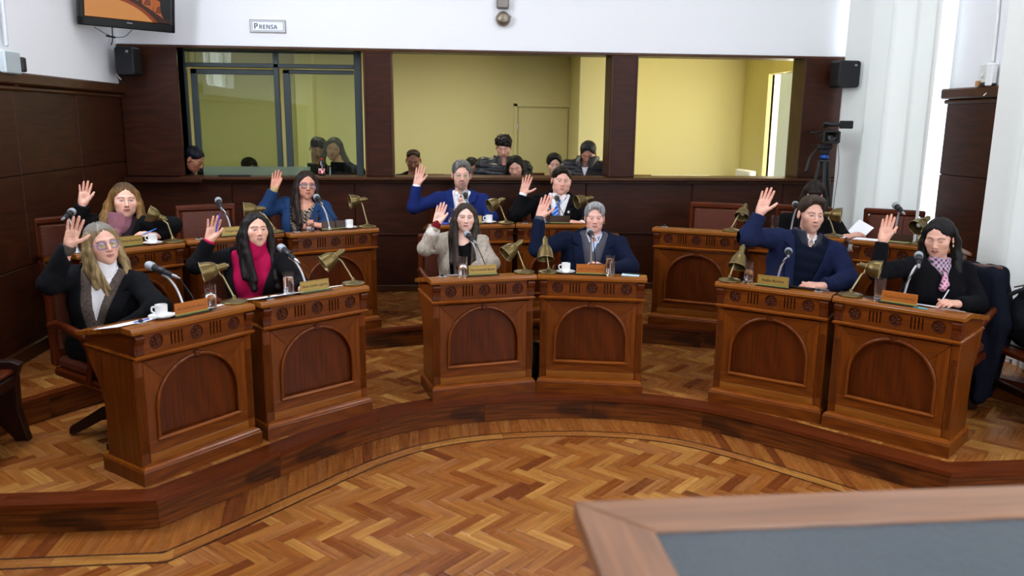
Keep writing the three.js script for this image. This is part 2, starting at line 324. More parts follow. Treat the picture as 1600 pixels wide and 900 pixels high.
// two raised tiers
function fillBetween(A, B, y0, y1) { return bar(A, B, y0, y1); }
const WALLLINE = (z) => S1.map(([x]) => [x, z]);
{
  const f = struct('floor', fillBetween(S1.map(([x, z]) => [x * .999, -8.25]), offs(S1, -.03), .001, H1 - BH * .6), subfloor);
  parquet(f, H1, -WX, WX, -6.95, -3.94, [[offs(S1, -.13), -1], [offs(S2, .0), 1]], 300);
  const t = struct('trim_1'); // riser of the lower step
  const L = lens(S1).at(-1), n = 11;
  for (let i = 0; i < n; i++) { const a = slice(offs(S1, -.035), lens(offs(S1, -.035)).at(-1) * i / n + .0008, lens(offs(S1, -.035)).at(-1) * (i + 1) / n - .0008, 10), b = slice(offs(S1, -.004), lens(offs(S1, -.004)).at(-1) * i / n + .0008, lens(offs(S1, -.004)).at(-1) * (i + 1) / n - .0008, 10); mesh('riser_board', bar(a, b, 0.002, H1 - .022), M.riser, t); }
  for (let i = 0; i < n; i++) { const A = offs(S1, -.135), B = offs(S1, .012), la = lens(A).at(-1), lb = lens(B).at(-1); mesh('nosing', bar(slice(A, la * i / n + .0005, la * (i + 1) / n - .0005, 12), slice(B, lb * i / n + .0005, lb * (i + 1) / n - .0005, 12), H1 - .024, H1 + .001), M.nosing, t); }
}
{
  const back = S2.map(([x]) => [x, -8.25]); back[0][0] = -WX; back[72][0] = WX;
  const f = struct('floor', fillBetween(back, offs(S2, -.03), .001, H2 - BH * .6), subfloor);
  parquet(f, H2, -WX, WX, -8.2, -4.2, [[offs(S2, -.06), -1]], 300);
  const t = struct('trim_2'); const n = 9;
  for (let i = 0; i < n; i++) { const A = offs(S2, -.035), B = offs(S2, -.004), la = lens(A).at(-1), lb = lens(B).at(-1); mesh('riser_board', bar(slice(A, la * i / n + .0008, la * (i + 1) / n - .0008, 8), slice(B, lb * i / n + .0008, lb * (i + 1) / n - .0008, 8), H1 + .002, H2 - .022), M.riser, t); const C1 = offs(S2, -.065), D1 = offs(S2, .012), lc = lens(C1).at(-1), ld = lens(D1).at(-1); mesh('nosing', bar(slice(C1, lc * i / n + .0005, lc * (i + 1) / n - .0005, 8), slice(D1, ld * i / n + .0005, ld * (i + 1) / n - .0005, 8), H2 - .024, H2 + .001), M.nosing, t); }
}
// --- walls
const CAPY = 2.27;
function panelWall(parent, axis, fixed, face, a0, a1, rowsY, colsA, thick = .018) {
  // boards set side by side, their joints open by a few millimetres
  for (let r = 0; r < rowsY.length - 1; r++) for (let c = 0; c < colsA.length - 1; c++) {
    const w = colsA[c + 1] - colsA[c] - .006, h = rowsY[r + 1] - rowsY[r] - .006, ca = (colsA[c] + colsA[c + 1]) / 2, cy = (rowsY[r] + rowsY[r + 1]) / 2;
    const g = axis === 'x' ? cbox(thick, h, w, 0, 0, 0, .004, 'y') : cbox(w, h, thick, 0, 0, 0, .004, 'x');
    uvBox(g, axis === 'x' ? 'z' : 'x', 1, rnd() * 3);
    const m = mesh('panel', g, M.wain, parent);
    if (axis === 'x') m.position.set(fixed + face * thick / 2, cy, ca); else m.position.set(ca, cy, fixed + face * thick / 2);
  }
}
// back wall: white above, opening to the press box, panelled below
{
  const w = struct('wall_back', cbox(2 * WX + .6, CEIL - 2.70, .24, 0, (CEIL + 2.70) / 2, WZ - .13, .002), M.wall);
  const low = mesh('wainscot_backing', cbox(2 * WX + .6, 1.40, .22, 0, .70, WZ - .135, .002), M.wainBack, w);
  for (const s of [-1, 1]) mesh('pier_backing', cbox(WX + .3 - 3.09, 1.40, .22, s * (WX + .3 + 3.09) / 2, 2.02, WZ - .135, .002), M.wainBack, w);
  panelWall(w, 'z', WZ - .022, 1, 0, 0, [H2 + .06, .90, 1.42], [-3.62, -2.66, -1.48, -.35, .84, 1.95, 2.92, 3.62], .02);
  mesh('skirting', cbox(2 * WX, .065, .03, 0, H2 + .033, WZ + .005, .006, 'x'), M.wainCap, w);
  mesh('dado_rail', cbox(2 * WX, .02, .022, 0, .905, WZ + .006, .006, 'x'), M.wain, w);
  // window board along the opening
  mesh('sill', cbox(6.75, .034, .40, .25, 1.462, WZ - .1, .01, 'x'), M.wainCap, w);
  mesh('sill', cbox(.72, .05, .47, -3.26, 1.448, WZ - .07, .012, 'x'), M.wain, w);
  mesh('sill_moulding', cbox(2 * WX, .03, .03, 0, 1.43, WZ + .012, .008, 'x'), M.wainCap, w);
  // piers and posts of the opening
  for (const [x0, x1] of [[-3.62, -3.09], [3.05, 3.62]]) { const p = mesh('pier', cbox(x1 - x0, 1.20, .30, (x0 + x1) / 2, 2.08, WZ - .13, .006, 'x'), M.wain, w); }
  for (const [x0, x1] of [[-1.365, -1.09], [1.06, 1.335]]) {
    const p = mesh('post', cbox(x1 - x0, 1.20, .28, (x0 + x1) / 2, 2.08, WZ - .14, .006, 'x'), M.wain, w);
    const fr = []; const cx = (x0 + x1) / 2, hw = (x1 - x0) / 2 - .012;
    for (const s of [-1, 1]) fr.push(cbox(.014, 1.18, .012, cx + s * hw, 2.08, WZ + .005, .003));
    fr.push(cbox(2 * hw, .014, .012, cx, 2.665, WZ + .005, .003, 'x'));
    mesh('post_bead', merge(fr), M.wainCap, p);
  }
  mesh('head_trim', cbox(2 * WX, .025, .30, 0, 2.685, WZ - .13, .004, 'x'), M.wainCap, w);
}
// left wall
{
  // one tall window above the panelling, just outside the frame: its light falls across the room
  const wz0 = -5.62, wz1 = -4.1, wy0 = 2.45, wy1 = 4.45; const w = struct('wall_left', cbox(.24, CEIL - CAPY, wz0 + 8.5, -WX - .13, (CEIL + CAPY) / 2, (wz0 - 8.5) / 2, .002), M.wall);
  mesh('wall_pier', cbox(.24, CEIL - CAPY, BACK + .2 - wz1, -WX - .13, (CEIL + CAPY) / 2, (wz1 + BACK + .2) / 2, .002), M.wall, w); mesh('wall_apron', cbox(.24, wy0 - CAPY, wz1 - wz0, -WX - .13, (wy0 + CAPY) / 2, (wz0 + wz1) / 2, .002), M.wall, w); mesh('wall_lintel', cbox(.24, CEIL - wy1, wz1 - wz0, -WX - .13, (CEIL + wy1) / 2, (wz0 + wz1) / 2, .002), M.wall, w);
  { const o = struct('window_8'); for (const k of [0, 1]) mesh('pane', cbox(.01, wy1 - wy0 - .08, (wz1 - wz0) / 2 - .06, -WX - .18, (wy0 + wy1) / 2, wz0 + (wz1 - wz0) * (k + .5) / 2, .001), std(0xeef4fa, .3, 0, { emissive: 0xeef4ff, emissiveIntensity: 3 }), o); mesh('window_frame', merge([0, 1, 2].map((k) => cbox(.06, wy1 - wy0, .06, -WX - .15, (wy0 + wy1) / 2, wz0 + (wz1 - wz0) * k / 2, .004))), M.white, o);
    areaLight('daylight', wz1 - wz0 - .1, wy1 - wy0 - .1, V(-WX - .1, (wy0 + wy1) / 2, (wz0 + wz1) / 2), V(2, .9, -5.6), 0xeef4ff, L_LEFT); }
  mesh('wainscot_backing', cbox(.22, CAPY, BACK + 8.6, -WX - .135, CAPY / 2, (BACK - 8.6) / 2 + .1, .002), M.wainBack, w);
  panelWall(w, 'x', -WX - .022, 1, 0, 0, [.02, .36, .98, 1.62, CAPY - .02], [-8.19, -7.19, -6.15, -5.11, -4.07, -3.03, -1.99], .02);
  panelWall(w, 'x', -WX - .022, 1, 0, 0, [.02, .98, 1.62, CAPY - .02], [-1.99, -.4, 1.2, 2.8], .02);
  mesh('wainscot_cap', cbox(.075, .085, 11.4, -WX + .012, CAPY + .02, -2.5, .012, 'z'), M.wainCap, w);
  mesh('cap_moulding', cbox(.04, .035, 11.4, -WX + .0, CAPY - .045, -2.5, .01, 'z'), M.wainCap, w);
  mesh('skirting', cbox(.035, .10, 4.0, -WX + .005, H2 + .05, -6.2, .006, 'z'), M.wainCap, w);
}
// right wall with tall window openings
const WINS = [[-8.12, -6.68], [-5.78, -4.34], [-3.3, -1.5], [-.4, 1.4]], WY0 = .9, WY1 = 4.3;
{
  const w = struct('wall_right', cbox(.24, CEIL - WY1, BACK + 8.6, WX + .13, (CEIL + WY1) / 2, (BACK - 8.6) / 2 + .1, .002), M.wall);
  const zs = [-8.5, ...WINS.flat(), BACK];
  for (let i = 0; i < zs.length; i += 2) {
    const a = zs[i], b = zs[i + 1];
    mesh('wall_pier', cbox(.24, WY1 - CAPY, b - a, WX + .13, (WY1 + CAPY) / 2, (a + b) / 2, .002), M.wall, w);
    mesh('wainscot_backing', cbox(.22, CAPY, b - a, WX + .135, CAPY / 2, (a + b) / 2, .002), M.wainBack, w);
    if (i) {
      panelWall(w, 'x', WX + .022, -1, 0, 0, [H2, .98, 1.62, CAPY - .02], [a + .01, b - .01], .02);
      mesh('wainscot_cap', cbox(.075, .085, b - a + .04, WX - .012, CAPY + .02, (a + b) / 2, .012, 'z'), M.wainCap, w);
      mesh('cap_moulding', cbox(.04, .035, b - a + .02, WX, CAPY - .045, (a + b) / 2, .01, 'z'), M.wainCap, w);
    } else { panelWall(w, 'x', WX + .022, -1, 0, 0, [H2, .98, 1.62, CAPY - .02], [-8.19, b - .01], .02); mesh('wainscot_cap', cbox(.075, .085, .12, WX - .012, CAPY + .02, -8.16, .012, 'z'), M.wainCap, w); }
  }
  for (const [a, b] of WINS) mesh('wall_apron', cbox(.24, WY0, b - a, WX + .13, WY0 / 2, (a + b) / 2, .002), M.wall, w);
  WINS.forEach(([a, b], i) => {
    const o = struct('window'); o.name = `window_${i + 2}`;
    const fr = []; for (const z of [a + .03, (a + b) / 2, b - .03]) fr.push(cbox(.06, WY1 - WY0, .06, WX + .16, (WY0 + WY1) / 2, z, .004));
    for (const y of [WY0 + .03, 3.2, WY1 - .03]) fr.push(cbox(.06, .06, b - a, WX + .16, y, (a + b) / 2, .004, 'z'));
    mesh('window_frame', merge(fr), M.white, o);
    // sky-bright obscured glazing
    const lit = i < 2 ? 1.2 : 2.2;
    for (const k of [0, 1]) mesh('pane', cbox(.01, WY1 - WY0 - .1, (b - a) / 2 - .06, WX + .19, (WY0 + WY1) / 2, a + (b - a) * (k + .5) / 2, .001), std(0xeef4fa, .3, 0, { emissive: 0xeaf3ff, emissiveIntensity: lit }), o);
    areaLight('daylight', (b - a) - .1, WY1 - WY0 - .1, V(WX + .12, (WY0 + WY1) / 2, (a + b) / 2), V(0, (WY0 + WY1) / 2, (a + b) / 2), 0xeaf3ff, i < 2 ? L_WIN * .28 : L_WIN);
  });
}
{ // wall behind the camera with one wide window towards the right
  const x0 = .5, x1 = 3.2, y0 = 1.2, y1 = 4.2; const w = struct('wall_front', cbox(x0 + WX + .3, CEIL, .24, (x0 - WX - .3) / 2, CEIL / 2, BACK + .12, .002), M.wall);
  mesh('wall_pier', cbox(WX + .3 - x1, CEIL, .24, (x1 + WX + .3) / 2, CEIL / 2, BACK + .12, .002), M.wall, w); mesh('wall_apron', cbox(x1 - x0, y0, .24, (x0 + x1) / 2, y0 / 2, BACK + .12, .002), M.wall, w); mesh('wall_lintel', cbox(x1 - x0, CEIL - y1, .24, (x0 + x1) / 2, (CEIL + y1) / 2, BACK + .12, .002), M.wall, w);
  const o = struct('window_7'); for (let k = 0; k < 3; k++) mesh('pane', cbox((x1 - x0) / 3 - .06, y1 - y0 - .08, .01, x0 + (x1 - x0) * (k + .5) / 3, (y0 + y1) / 2, BACK + .17, .001), std(0xeef4fa, .3, 0, { emissive: 0xf2f6ff, emissiveIntensity: 2.2 }), o);
  mesh('window_frame', merge([0, 1, 2, 3].map((k) => cbox(.06, y1 - y0, .06, x0 + (x1 - x0) * k / 3, (y0 + y1) / 2, BACK + .15, .004))), M.white, o);
  areaLight('daylight', x1 - x0 - .1, y1 - y0 - .1, V((x0 + x1) / 2, (y0 + y1) / 2, BACK + .1), V((x0 + x1) / 2 - .6, 2.0, -4), 0xf2f6ff, L_FRONT);
}
{
  const c = struct('ceiling', cbox(2 * WX + .6, .2, BACK + 8.9, 0, CEIL + .1, (BACK - 8.6) / 2 + .05, .002), M.ceiling);
  // ceiling fittings over the chamber, above the frame
  for (const [x, z] of [[-1.7, -5.6], [1.7, -5.6], [-1.7, -2.4], [1.7, -2.4]]) {
    const o = thing('ceiling_light', `white square ceiling light over the ${x < 0 ? 'left' : 'window'} side of the ${z < -4 ? 'desk rows' : 'pit floor'}`, 'ceiling light', V(x, CEIL, z), 0, 'ceiling lights above the chamber');
    mesh('frame', cbox(1.3, .06, .7, 0, -.03, 0, .01), M.white, o);
    mesh('diffuser', cbox(1.2, .012, .6, 0, -.064, 0, .003), std(0xffffff, .5, 0, { emissive: 0xf3f6ff, emissiveIntensity: 2.5 }), o);
    areaLight('ceiling_light_glow', 1.2, .6, V(x, CEIL - .075, z), V(x, 0, z + 1e-3), 0xf3f6ff, x > 0 ? L_CEIL : L_CEIL * .5);
  }
}
// ------------------------------------------------------------------ desks
const DESKS = {
  F1: [-1.972, -4.363, .865, H1], F2: [-1.412, -4.901, .675, H1], F3: [-.37, -5.373, .217, H1], F4: [.36, -5.38, -.217, H1], F5: [1.434, -4.928, -.686, H1], F6: [1.96, -4.387, -.85, H1],
  R1: [-2.743, -5.702, .78, H2], R2: [-2.178, -6.257, .609, H2], R3: [-1.483, -6.555, .481, H2], R4: [-.378, -6.93, .1, H2], R5: [.372, -6.93, -.1, H2], R6: [1.456, -6.521, -.495, H2], R7: [2.165, -6.225, -.609, H2], R8: [2.76, -5.69, -.78, H2],
};
const deskPt = (k, x, y, z) => { const [X, Z, a, b] = DESKS[k], c = Math.cos(a), s = Math.sin(a); return V(X + c * x + s * z, b + y, Z - s * x + c * z); };
const toDesk = (k, p) => { const [X, Z, a, b] = DESKS[k], c = Math.cos(a), s = Math.sin(a), dx = p.x - X, dz = p.z - Z; return V(c * dx - s * dz, p.y - b, s * dx + c * dz); };
const LEDGE = .84, lidY = (z) => z > -.12 ? LEDGE : LEDGE - (-.12 - z) * (.088 / .43);
// point on a desk top seen at a pixel (desk coordinates)
function onDesk(k, u, v, dy = 0) { // the lid is seen nearly edge-on: take the depth at ledge height, then stay on the wood
  const p0 = toDesk(k, onY(u, v, DESKS[k][3] + LEDGE + dy)); let lim = clamp(p0.z, -.44, -.04);
  if (k[0] === 'R' && p0.z < -.11) lim = p0.z > -.6 ? -.085 : -.26; if (p0.z > .3) lim = -.26;
  const o = toDesk(k, CAM), e = toDesk(k, CAM.clone().add(ray(u, v))).sub(o); const p = o.addScaledVector(e, (lim - o.z) / e.z);
  p.x = clamp(p.x, -.33, .33); p.y = lidY(p.z) + dy; return p;
}
function uMould(prof, W, D, inset = 0) { // profile of [out, y] swept round front and two sides
  const path = [[-W / 2, -D, -1, 0], [-W / 2, 0, -1, 1], [W / 2, 0, 1, 1], [W / 2, -D, 1, 0]]; const t = [], uv = [];
  for (let i = 0; i < 3; i++) for (let j = 0; j < prof.length - 1; j++) {
    const P = (q, r) => { const a = path[q], [o, y] = prof[r]; return [a[0] + a[2] * o, y, a[1] + a[3] * o]; };
    const a = P(i, j), b = P(i + 1, j), c = P(i + 1, j + 1), d = P(i, j + 1); t.push([a, b, c], [a, c, d]);
  }
  for (const q of [0, 3]) { const n = prof.length; for (let j = 1; j < n - 1; j++) { const P = (r) => { const a = path[q], [o, y] = prof[r]; return [a[0] + a[2] * o, y, a[1]]; }; t.push([P(0), P(j), P(j + 1)]); } }
  return uvBox(tris(t), 'x');
}
const DG = (() => {
  const g = {}; const arcP = (a0, a1, n, r = .25, cy = .38) => { const o = []; for (let i = 0; i <= n; i++) { const a = a0 + (a1 - a0) * i / n; o.push([r * Math.cos(a), cy + r * Math.sin(a)]); } return o; };
  const D2 = Math.PI / 180, F = -.035; // face plane of the front
  // plinth, two members
  g.plinth = uMould([[-.03, 0], [0, 0], [0, .072], [-.004, .076]], .743, .39);
  g.plinth_bead = uMould([[-.004, .076], [-.006, .086], [-.014, .094], [-.026, .1], [-.036, .104]], .743, .39);
  g.mid = uMould([[-.03, .665], [-.014, .668], [-.006, .676], [-.003, .684], [-.010, .69], [-.022, .695]], .733, .50);
  g.sub_rail = uvBox(T(extrude([[-.308, .104], [.308, .104], [.308, .152], [-.308, .152]], .016, { bevel: .002 }), 0, 0, F - .016), 'x');
  const top = [[-.308, .655], ...arcP(140.7 * D2, 39.3 * D2, 16), [.308, .655]];
  const lf = [[-.308, .652], ...arcP(140.9 * D2, 180 * D2, 8), [-.25, .22], [-.308, .22]];
  const bot = [[-.308, .154], [.308, .154], [.308, .2195], [-.308, .2195]];
  const ex = (p) => T(extrude(p, .02, { bevel: .0012 }), 0, 0, F - .022);
  g.top_spandrel = uvBox(ex(top), 'x'); g.left_stile = uvBox(ex(lf), 'y'); g.right_stile = uvBox(ex(lf.map(([x, y]) => [-x, y]).reverse()), 'y'); g.bottom_rail = uvBox(ex(bot), 'x');
  g.arch_panel = uvBox(T(extrude([[-.26, .21], [.26, .21], ...arcP(0, Math.PI, 24, .26)], .012), 0, 0, F - .036), 'y');
  const bz = F + .002;
  g.arch_bead = tube(arcP(2 * D2, 178 * D2, 22, .249).map(([x, y]) => V(x, y, bz)), .0115, 44, 8);
  g.side_bead_l = uvBox(tube([V(-.249, .39, bz), V(-.249, .30, bz), V(-.249, .222, bz)], .0105, 6, 8)); g.side_bead_r = uvBox(tube([V(.249, .39, bz), V(.249, .30, bz), V(.249, .222, bz)], .0105, 6, 8));
  g.bottom_bead = uvBox(tube([V(-.25, .222, bz), V(0, .222, bz), V(.25, .222, bz)], .0125, 4, 10), 'x');
  g.arch_bead = uvBox(g.arch_bead);
  g.keystone = merge([cbox(.044, .034, .03, 0, .631, F + .003, .007), cbox(.03, .042, .024, 0, .631, F + .003, .006)]);
  // fluted pilasters
  const pil = (s) => { const x = s * .3315, o = [cbox(.046, .552, .016, x, .38, F - .010, .002)]; for (let i = 0; i < 4; i++) o.push(cbox(.0065, .42, .01, x + (i - 1.5) * .0105, .37, F - .001, .0028)); return merge(o); };
  g.pil_l = pil(-1); g.pil_r = pil(1);
  // frieze
  const sh = new THREE.Shape([[-.306, .694], [.306, .694], [.306, .807], [-.306, .807]].map(([x, y]) => new THREE.Vector2(x, y)));
  for (const x of [-.235, 0, .235]) { const h = new THREE.Path(); h.absarc(x, .7515, .039, 0, Math.PI * 2, true); sh.holes.push(h); }
  for (const s of [-1, 1]) for (let i = 0; i < 4; i++) { const x = s * .1175 + (i - 1.5) * .0205, a = .0042; const h = new THREE.Path(); h.moveTo(x - a, .717); h.lineTo(x - a, .787); h.lineTo(x + a, .787); h.lineTo(x + a, .717); h.lineTo(x - a, .717); sh.holes.push(h); }
  g.frieze = uvBox(T(new THREE.ExtrudeGeometry(sh, { depth: .014, bevelEnabled: true, bevelThickness: .0015, bevelSize: .0012, bevelOffset: -.0012, bevelSegments: 1, curveSegments: 10 }), 0, 0, F + .0015), 'x');
  g.frieze_back = cbox(.61, .113, .012, 0, .7505, F - .005, .002, 'x');
  const ros = (() => {
    const o = []; const ring = new THREE.TorusGeometry(.034, .0036, 6, 22); o.push(ring); const disc = new THREE.CylinderGeometry(.034, .034, .003, 20); disc.rotateX(Math.PI / 2); o.push(disc.translate(0, 0, -.001));
    for (let i = 0; i < 5; i++) { const a = i * 72 * D2 + .3, p = new THREE.SphereGeometry(1, 8, 5); p.scale(.0135, .0066, .0085); p.translate(.017, 0, .001); p.rotateZ(a); o.push(p); const q = new THREE.SphereGeometry(.0045, 6, 4); q.translate(.027, 0, .001); q.rotateZ(a + 36 * D2); o.push(q); }
    o.push(new THREE.SphereGeometry(.0062, 8, 6).translate(0, 0, .003)); return uvBox(merge(o));
  })();
  g.rosette = ros;
  // scrolled corbels
  const corb = (s) => { const c = extrude([[-.028, 0], [.006, 0], [.010, .006], [.007, .03], [.010, .056], [.020, .072], [.024, .088], [.016, .104], [.004, .11], [-.028, .11]], .046, { bevel: .003 }); c.rotateY(-Math.PI / 2); c.translate(s * .332 + .023, .694, F + .012); const r = new THREE.CylinderGeometry(.012, .012, .05, 10); r.rotateZ(Math.PI / 2); r.translate(s * .332, .786, F + .026); const u = []; for (let i = 0; i < 3; i++) u.push(cbox(.006, .03, .006, s * .332 + (i - 1) * .013, .715, F + .021, .002)); return uvBox(merge([c, r, ...u])); };
  g.corb_l = corb(-1); g.corb_r = corb(1);
  // cheeks
  const side = (s) => { const P = new THREE.Shape(); P.moveTo(.04, .09); P.lineTo(.355, .09); P.lineTo(.355, .20); P.bezierCurveTo(.33, .36, .36, .46, .42, .54); P.quadraticCurveTo(.47, .60, .485, .668); P.lineTo(.04, .668); const q = extrude(P, .026, { bevel: .002 }); q.rotateY(Math.PI / 2); q.translate(s * .342 - .013, 0, 0); return uvBox(q, 'y'); };
  g.side_l = side(-1); g.side_r = side(1);
  const cheek = (s) => { const q = extrude([[.03, .692], [.485, .692], [.5, .738], [.13, .806], [.03, .806]], .024, { bevel: .001 }); q.rotateY(Math.PI / 2); q.translate(s * .338 - .012, 0, 0); return uvBox(q, 'z'); };
  g.cheek_l = cheek(-1); g.cheek_r = cheek(1);
  g.shelf = cbox(.67, .018, .42, 0, .675, -.26, .002, 'x');
  // top: level ledge and sloping lid with a moulded edge
  const led = extrude([[0, .808], [-.012, .806], [-.12, .806], [-.12, .84], [-.014, .84], [-.006, .836], [-.004, .828], [.001, .824]].map(([z, y]) => [-z, y]), .746 - .008, { bevel: .004, seg: 2 }); led.rotateY(Math.PI / 2); led.translate(-.373 + .004, 0, 0); g.ledge = uvBox(led, 'x');
  const lid = extrude([[.1205, .808], [.1205, .84], [.54, .754], [.55, .747], [.55, .732], [.54, .726], [.2, .790]], .746 - .008, { bevel: .004, seg: 2 }); lid.rotateY(Math.PI / 2); lid.translate(-.373 + .004, 0, 0); g.lid = uvBox(lid, 'x');
  g.lid_bead = merge([-1, 1].map((s) => { const b = cbox(.02, .006, .43, 0, 0, 0, .002, 'z'); b.rotateX(-Math.atan(.088 / .43)); b.translate(s * .355, .80, -.335); return b; }));
  return g;
})();
const DESKNAMES = { F1: 'under the hand of the blonde woman in glasses', F2: 'of the woman in the magenta turtleneck', F3: 'of the woman in the beige blazer', F4: 'of the grey-haired man in navy jacket', F5: 'of the man in blue blazer and puffer vest', F6: 'of the woman with the pink neck scarf', R1: 'of the woman in the mauve scarf', R2: 'before an empty chair beside the mauve scarf woman', R3: 'of the woman in the blue blazer', R4: 'of the man with the peach tie', R5: 'of the man with the blue tie', R6: 'with one lamp only before an empty leather chair', R7: 'of the woman in black reading papers', R8: 'before the empty chair by the curtain' };
let desk0 = null; const deskObj = {};
for (const k of Object.keys(DESKS)) {
  const [X, Z, a, b] = DESKS[k]; let o;
  const label = `carved oak desk with arched panel ${DESKNAMES[k]}`, group = k[0] === 'F' ? 'carved desks of the front row' : 'carved desks of the rear row';
  if (!desk0) {
    o = desk0 = thing('council_desk', label, 'desk', V(X, b, Z), a, group);
    const pn = mesh('front_panel', DG.arch_panel, M.oakPanel, o, 'dark arched oak panel');
    for (const [n, q, m] of [['arch_bead', DG.arch_bead, M.oak], ['side_bead', DG.side_bead_l, M.oak], ['side_bead', DG.side_bead_r, M.oak], ['bottom_bead', DG.bottom_bead, M.bead], ['keystone', DG.keystone, M.oakCarve]]) mesh(n, q, m, pn);
    mesh('plinth', DG.plinth, M.oak, o); mesh('plinth_bead', DG.plinth_bead, M.bead, o); mesh('sub_rail', DG.sub_rail, M.oakLight, o);
    mesh('spandrel', DG.top_spandrel, M.oak, o); mesh('stile', DG.left_stile, M.oak, o); mesh('stile', DG.right_stile, M.oak, o); mesh('bottom_rail', DG.bottom_rail, M.oak, o);
    mesh('fluted_pilaster', DG.pil_l, M.oak, o); mesh('fluted_pilaster', DG.pil_r, M.oak, o);
    const fz = mesh('frieze', DG.frieze, M.oak, o);
    for (const x of [-.235, 0, .235]) { const r = mesh('rosette', DG.rosette, M.oakCarve, fz); r.position.set(x, .7515, -.035 + .007); }
    mesh('frieze_backing', DG.frieze_back, M.oakPanel, fz);
    mesh('corbel', DG.corb_l, M.oakCarve, o); mesh('corbel', DG.corb_r, M.oakCarve, o);
    mesh('side_panel', DG.side_l, M.oak, o); mesh('side_panel', DG.side_r, M.oak, o); mesh('cheek', DG.cheek_l, M.oak, o); mesh('cheek', DG.cheek_r, M.oak, o);
    mesh('shelf', DG.shelf, M.oak, o); mesh('moulding', DG.mid, M.bead, o); mesh('ledge', DG.ledge, M.oakTop, o); mesh('writing_lid', DG.lid, M.oakTop, o);
  } else { o = desk0.clone(); o.name = numbered('council_desk'); o.position.set(X, b, Z); o.rotation.y = a; o.userData = { label, category: 'desk', group }; scene.add(o); }
  deskObj[k] = o;
}
// ------------------------------------------------------------------ chairs
let chair0 = null;
function chair(x, y, z, turn, label, group) {
  if (chair0) { const o = chair0.clone(); o.name = numbered('swivel_armchair'); o.position.set(x, y, z); o.rotation.y = turn; o.userData = { label, category: 'chair', group }; scene.add(o); return o; }
  const o = chair0 = thing('swivel_armchair', label, 'chair', V(x, y, z), turn, group); o.scale.set(.91, 1.03, 1);
  // seat faces +z, origin on the floor under the seat
  mesh('seat', cbox(.50, .07, .48, 0, .445, .0, .02), M.leather, o);
  mesh('seat_frame', cbox(.54, .05, .52, 0, .39, 0, .012, 'x'), M.chairWood, o);
  const fr = []; const lean = .10, yb = .46, yt = .94;
  const bk = mesh('backrest', (() => { const g = cbox(.455, .40, .045, 0, .70, 0, .018); return g; })(), M.leather, o, 'brown leather back pad'); bk.position.set(0, 0, -.262); 
  for (const s of [-1, 1]) fr.push(cbox(.042, .52, .05, s * .25, .68, -.265, .01, 'y'));
  fr.push(cbox(.545, .05, .055, 0, .925, -.265, .012, 'x'), cbox(.48, .04, .05, 0, .485, -.265, .01, 'x'));
  mesh('back_frame', merge(fr), M.chairWood, o);
  const nl = []; for (let i = 0; i < 17; i++) for (const y of [.885, .52]) nl.push([-.205 + .41 * i / 16, y]); for (let i = 1; i < 15; i++) for (const x of [-.214, .214]) nl.push([x, .52 + .365 * i / 15]);
  mesh('nailheads', merge(nl.map(([a, b]) => new THREE.SphereGeometry(.0052, 6, 4).translate(a, b, -.240))), M.brass, bk).position.set(0, 0, .262);
  for (const s of [-1, 1]) mesh('armrest', uvBox(merge([tube([V(s * .27, .66, -.25), V(s * .285, .69, -.12), V(s * .29, .675, .05), V(s * .285, .655, .16)], .021, 14, 8, .028), tube([V(s * .285, .645, .14), V(s * .275, .55, .18), V(s * .268, .40, .13)], .02, 10, 8)])), M.chairWood, o);
  mesh('post', lathe([[.035, .12], [.035, .3], [.05, .33], [.11, .37]], 18), M.darkWood, o);
  for (let i = 0; i < 4; i++) { const g = extrude([[.02, .10], [.02, .18], [.12, .16], [.25, .085], [.315, .05], [.32, .012], [.285, .012], [.22, .04], [.12, .09]], .045, { bevel: .005 }); g.translate(0, 0, -.0225); g.rotateY(i * Math.PI / 2 + Math.PI / 4); mesh('foot', uvBox(g, 'x'), M.darkWood, o); }
  return o;
}
function deskChair(k, label, group, { x = 0, z = -.86, turn = 0, y = 0 } = {}) { const p = deskPt(k, x, 0, z); return chair(p.x, DESKS[k][3] + .001, p.z, DESKS[k][2] + turn, label, group); }
// ------------------------------------------------------------------ things on the desks
const who = { F1: 'blonde woman in glasses', F2: 'woman in magenta turtleneck', F3: 'woman in beige blazer', F4: 'grey-haired man', F5: 'man in blue blazer', F6: 'woman with pink neck scarf', R1: 'woman in mauve scarf', R2: 'empty chair beside the mauve scarf woman', R3: 'woman in blue blazer', R4: 'man with peach tie', R5: 'man with blue tie', R6: 'empty chair beside the post', R7: 'woman reading papers', R8: 'empty chair by the curtain' };
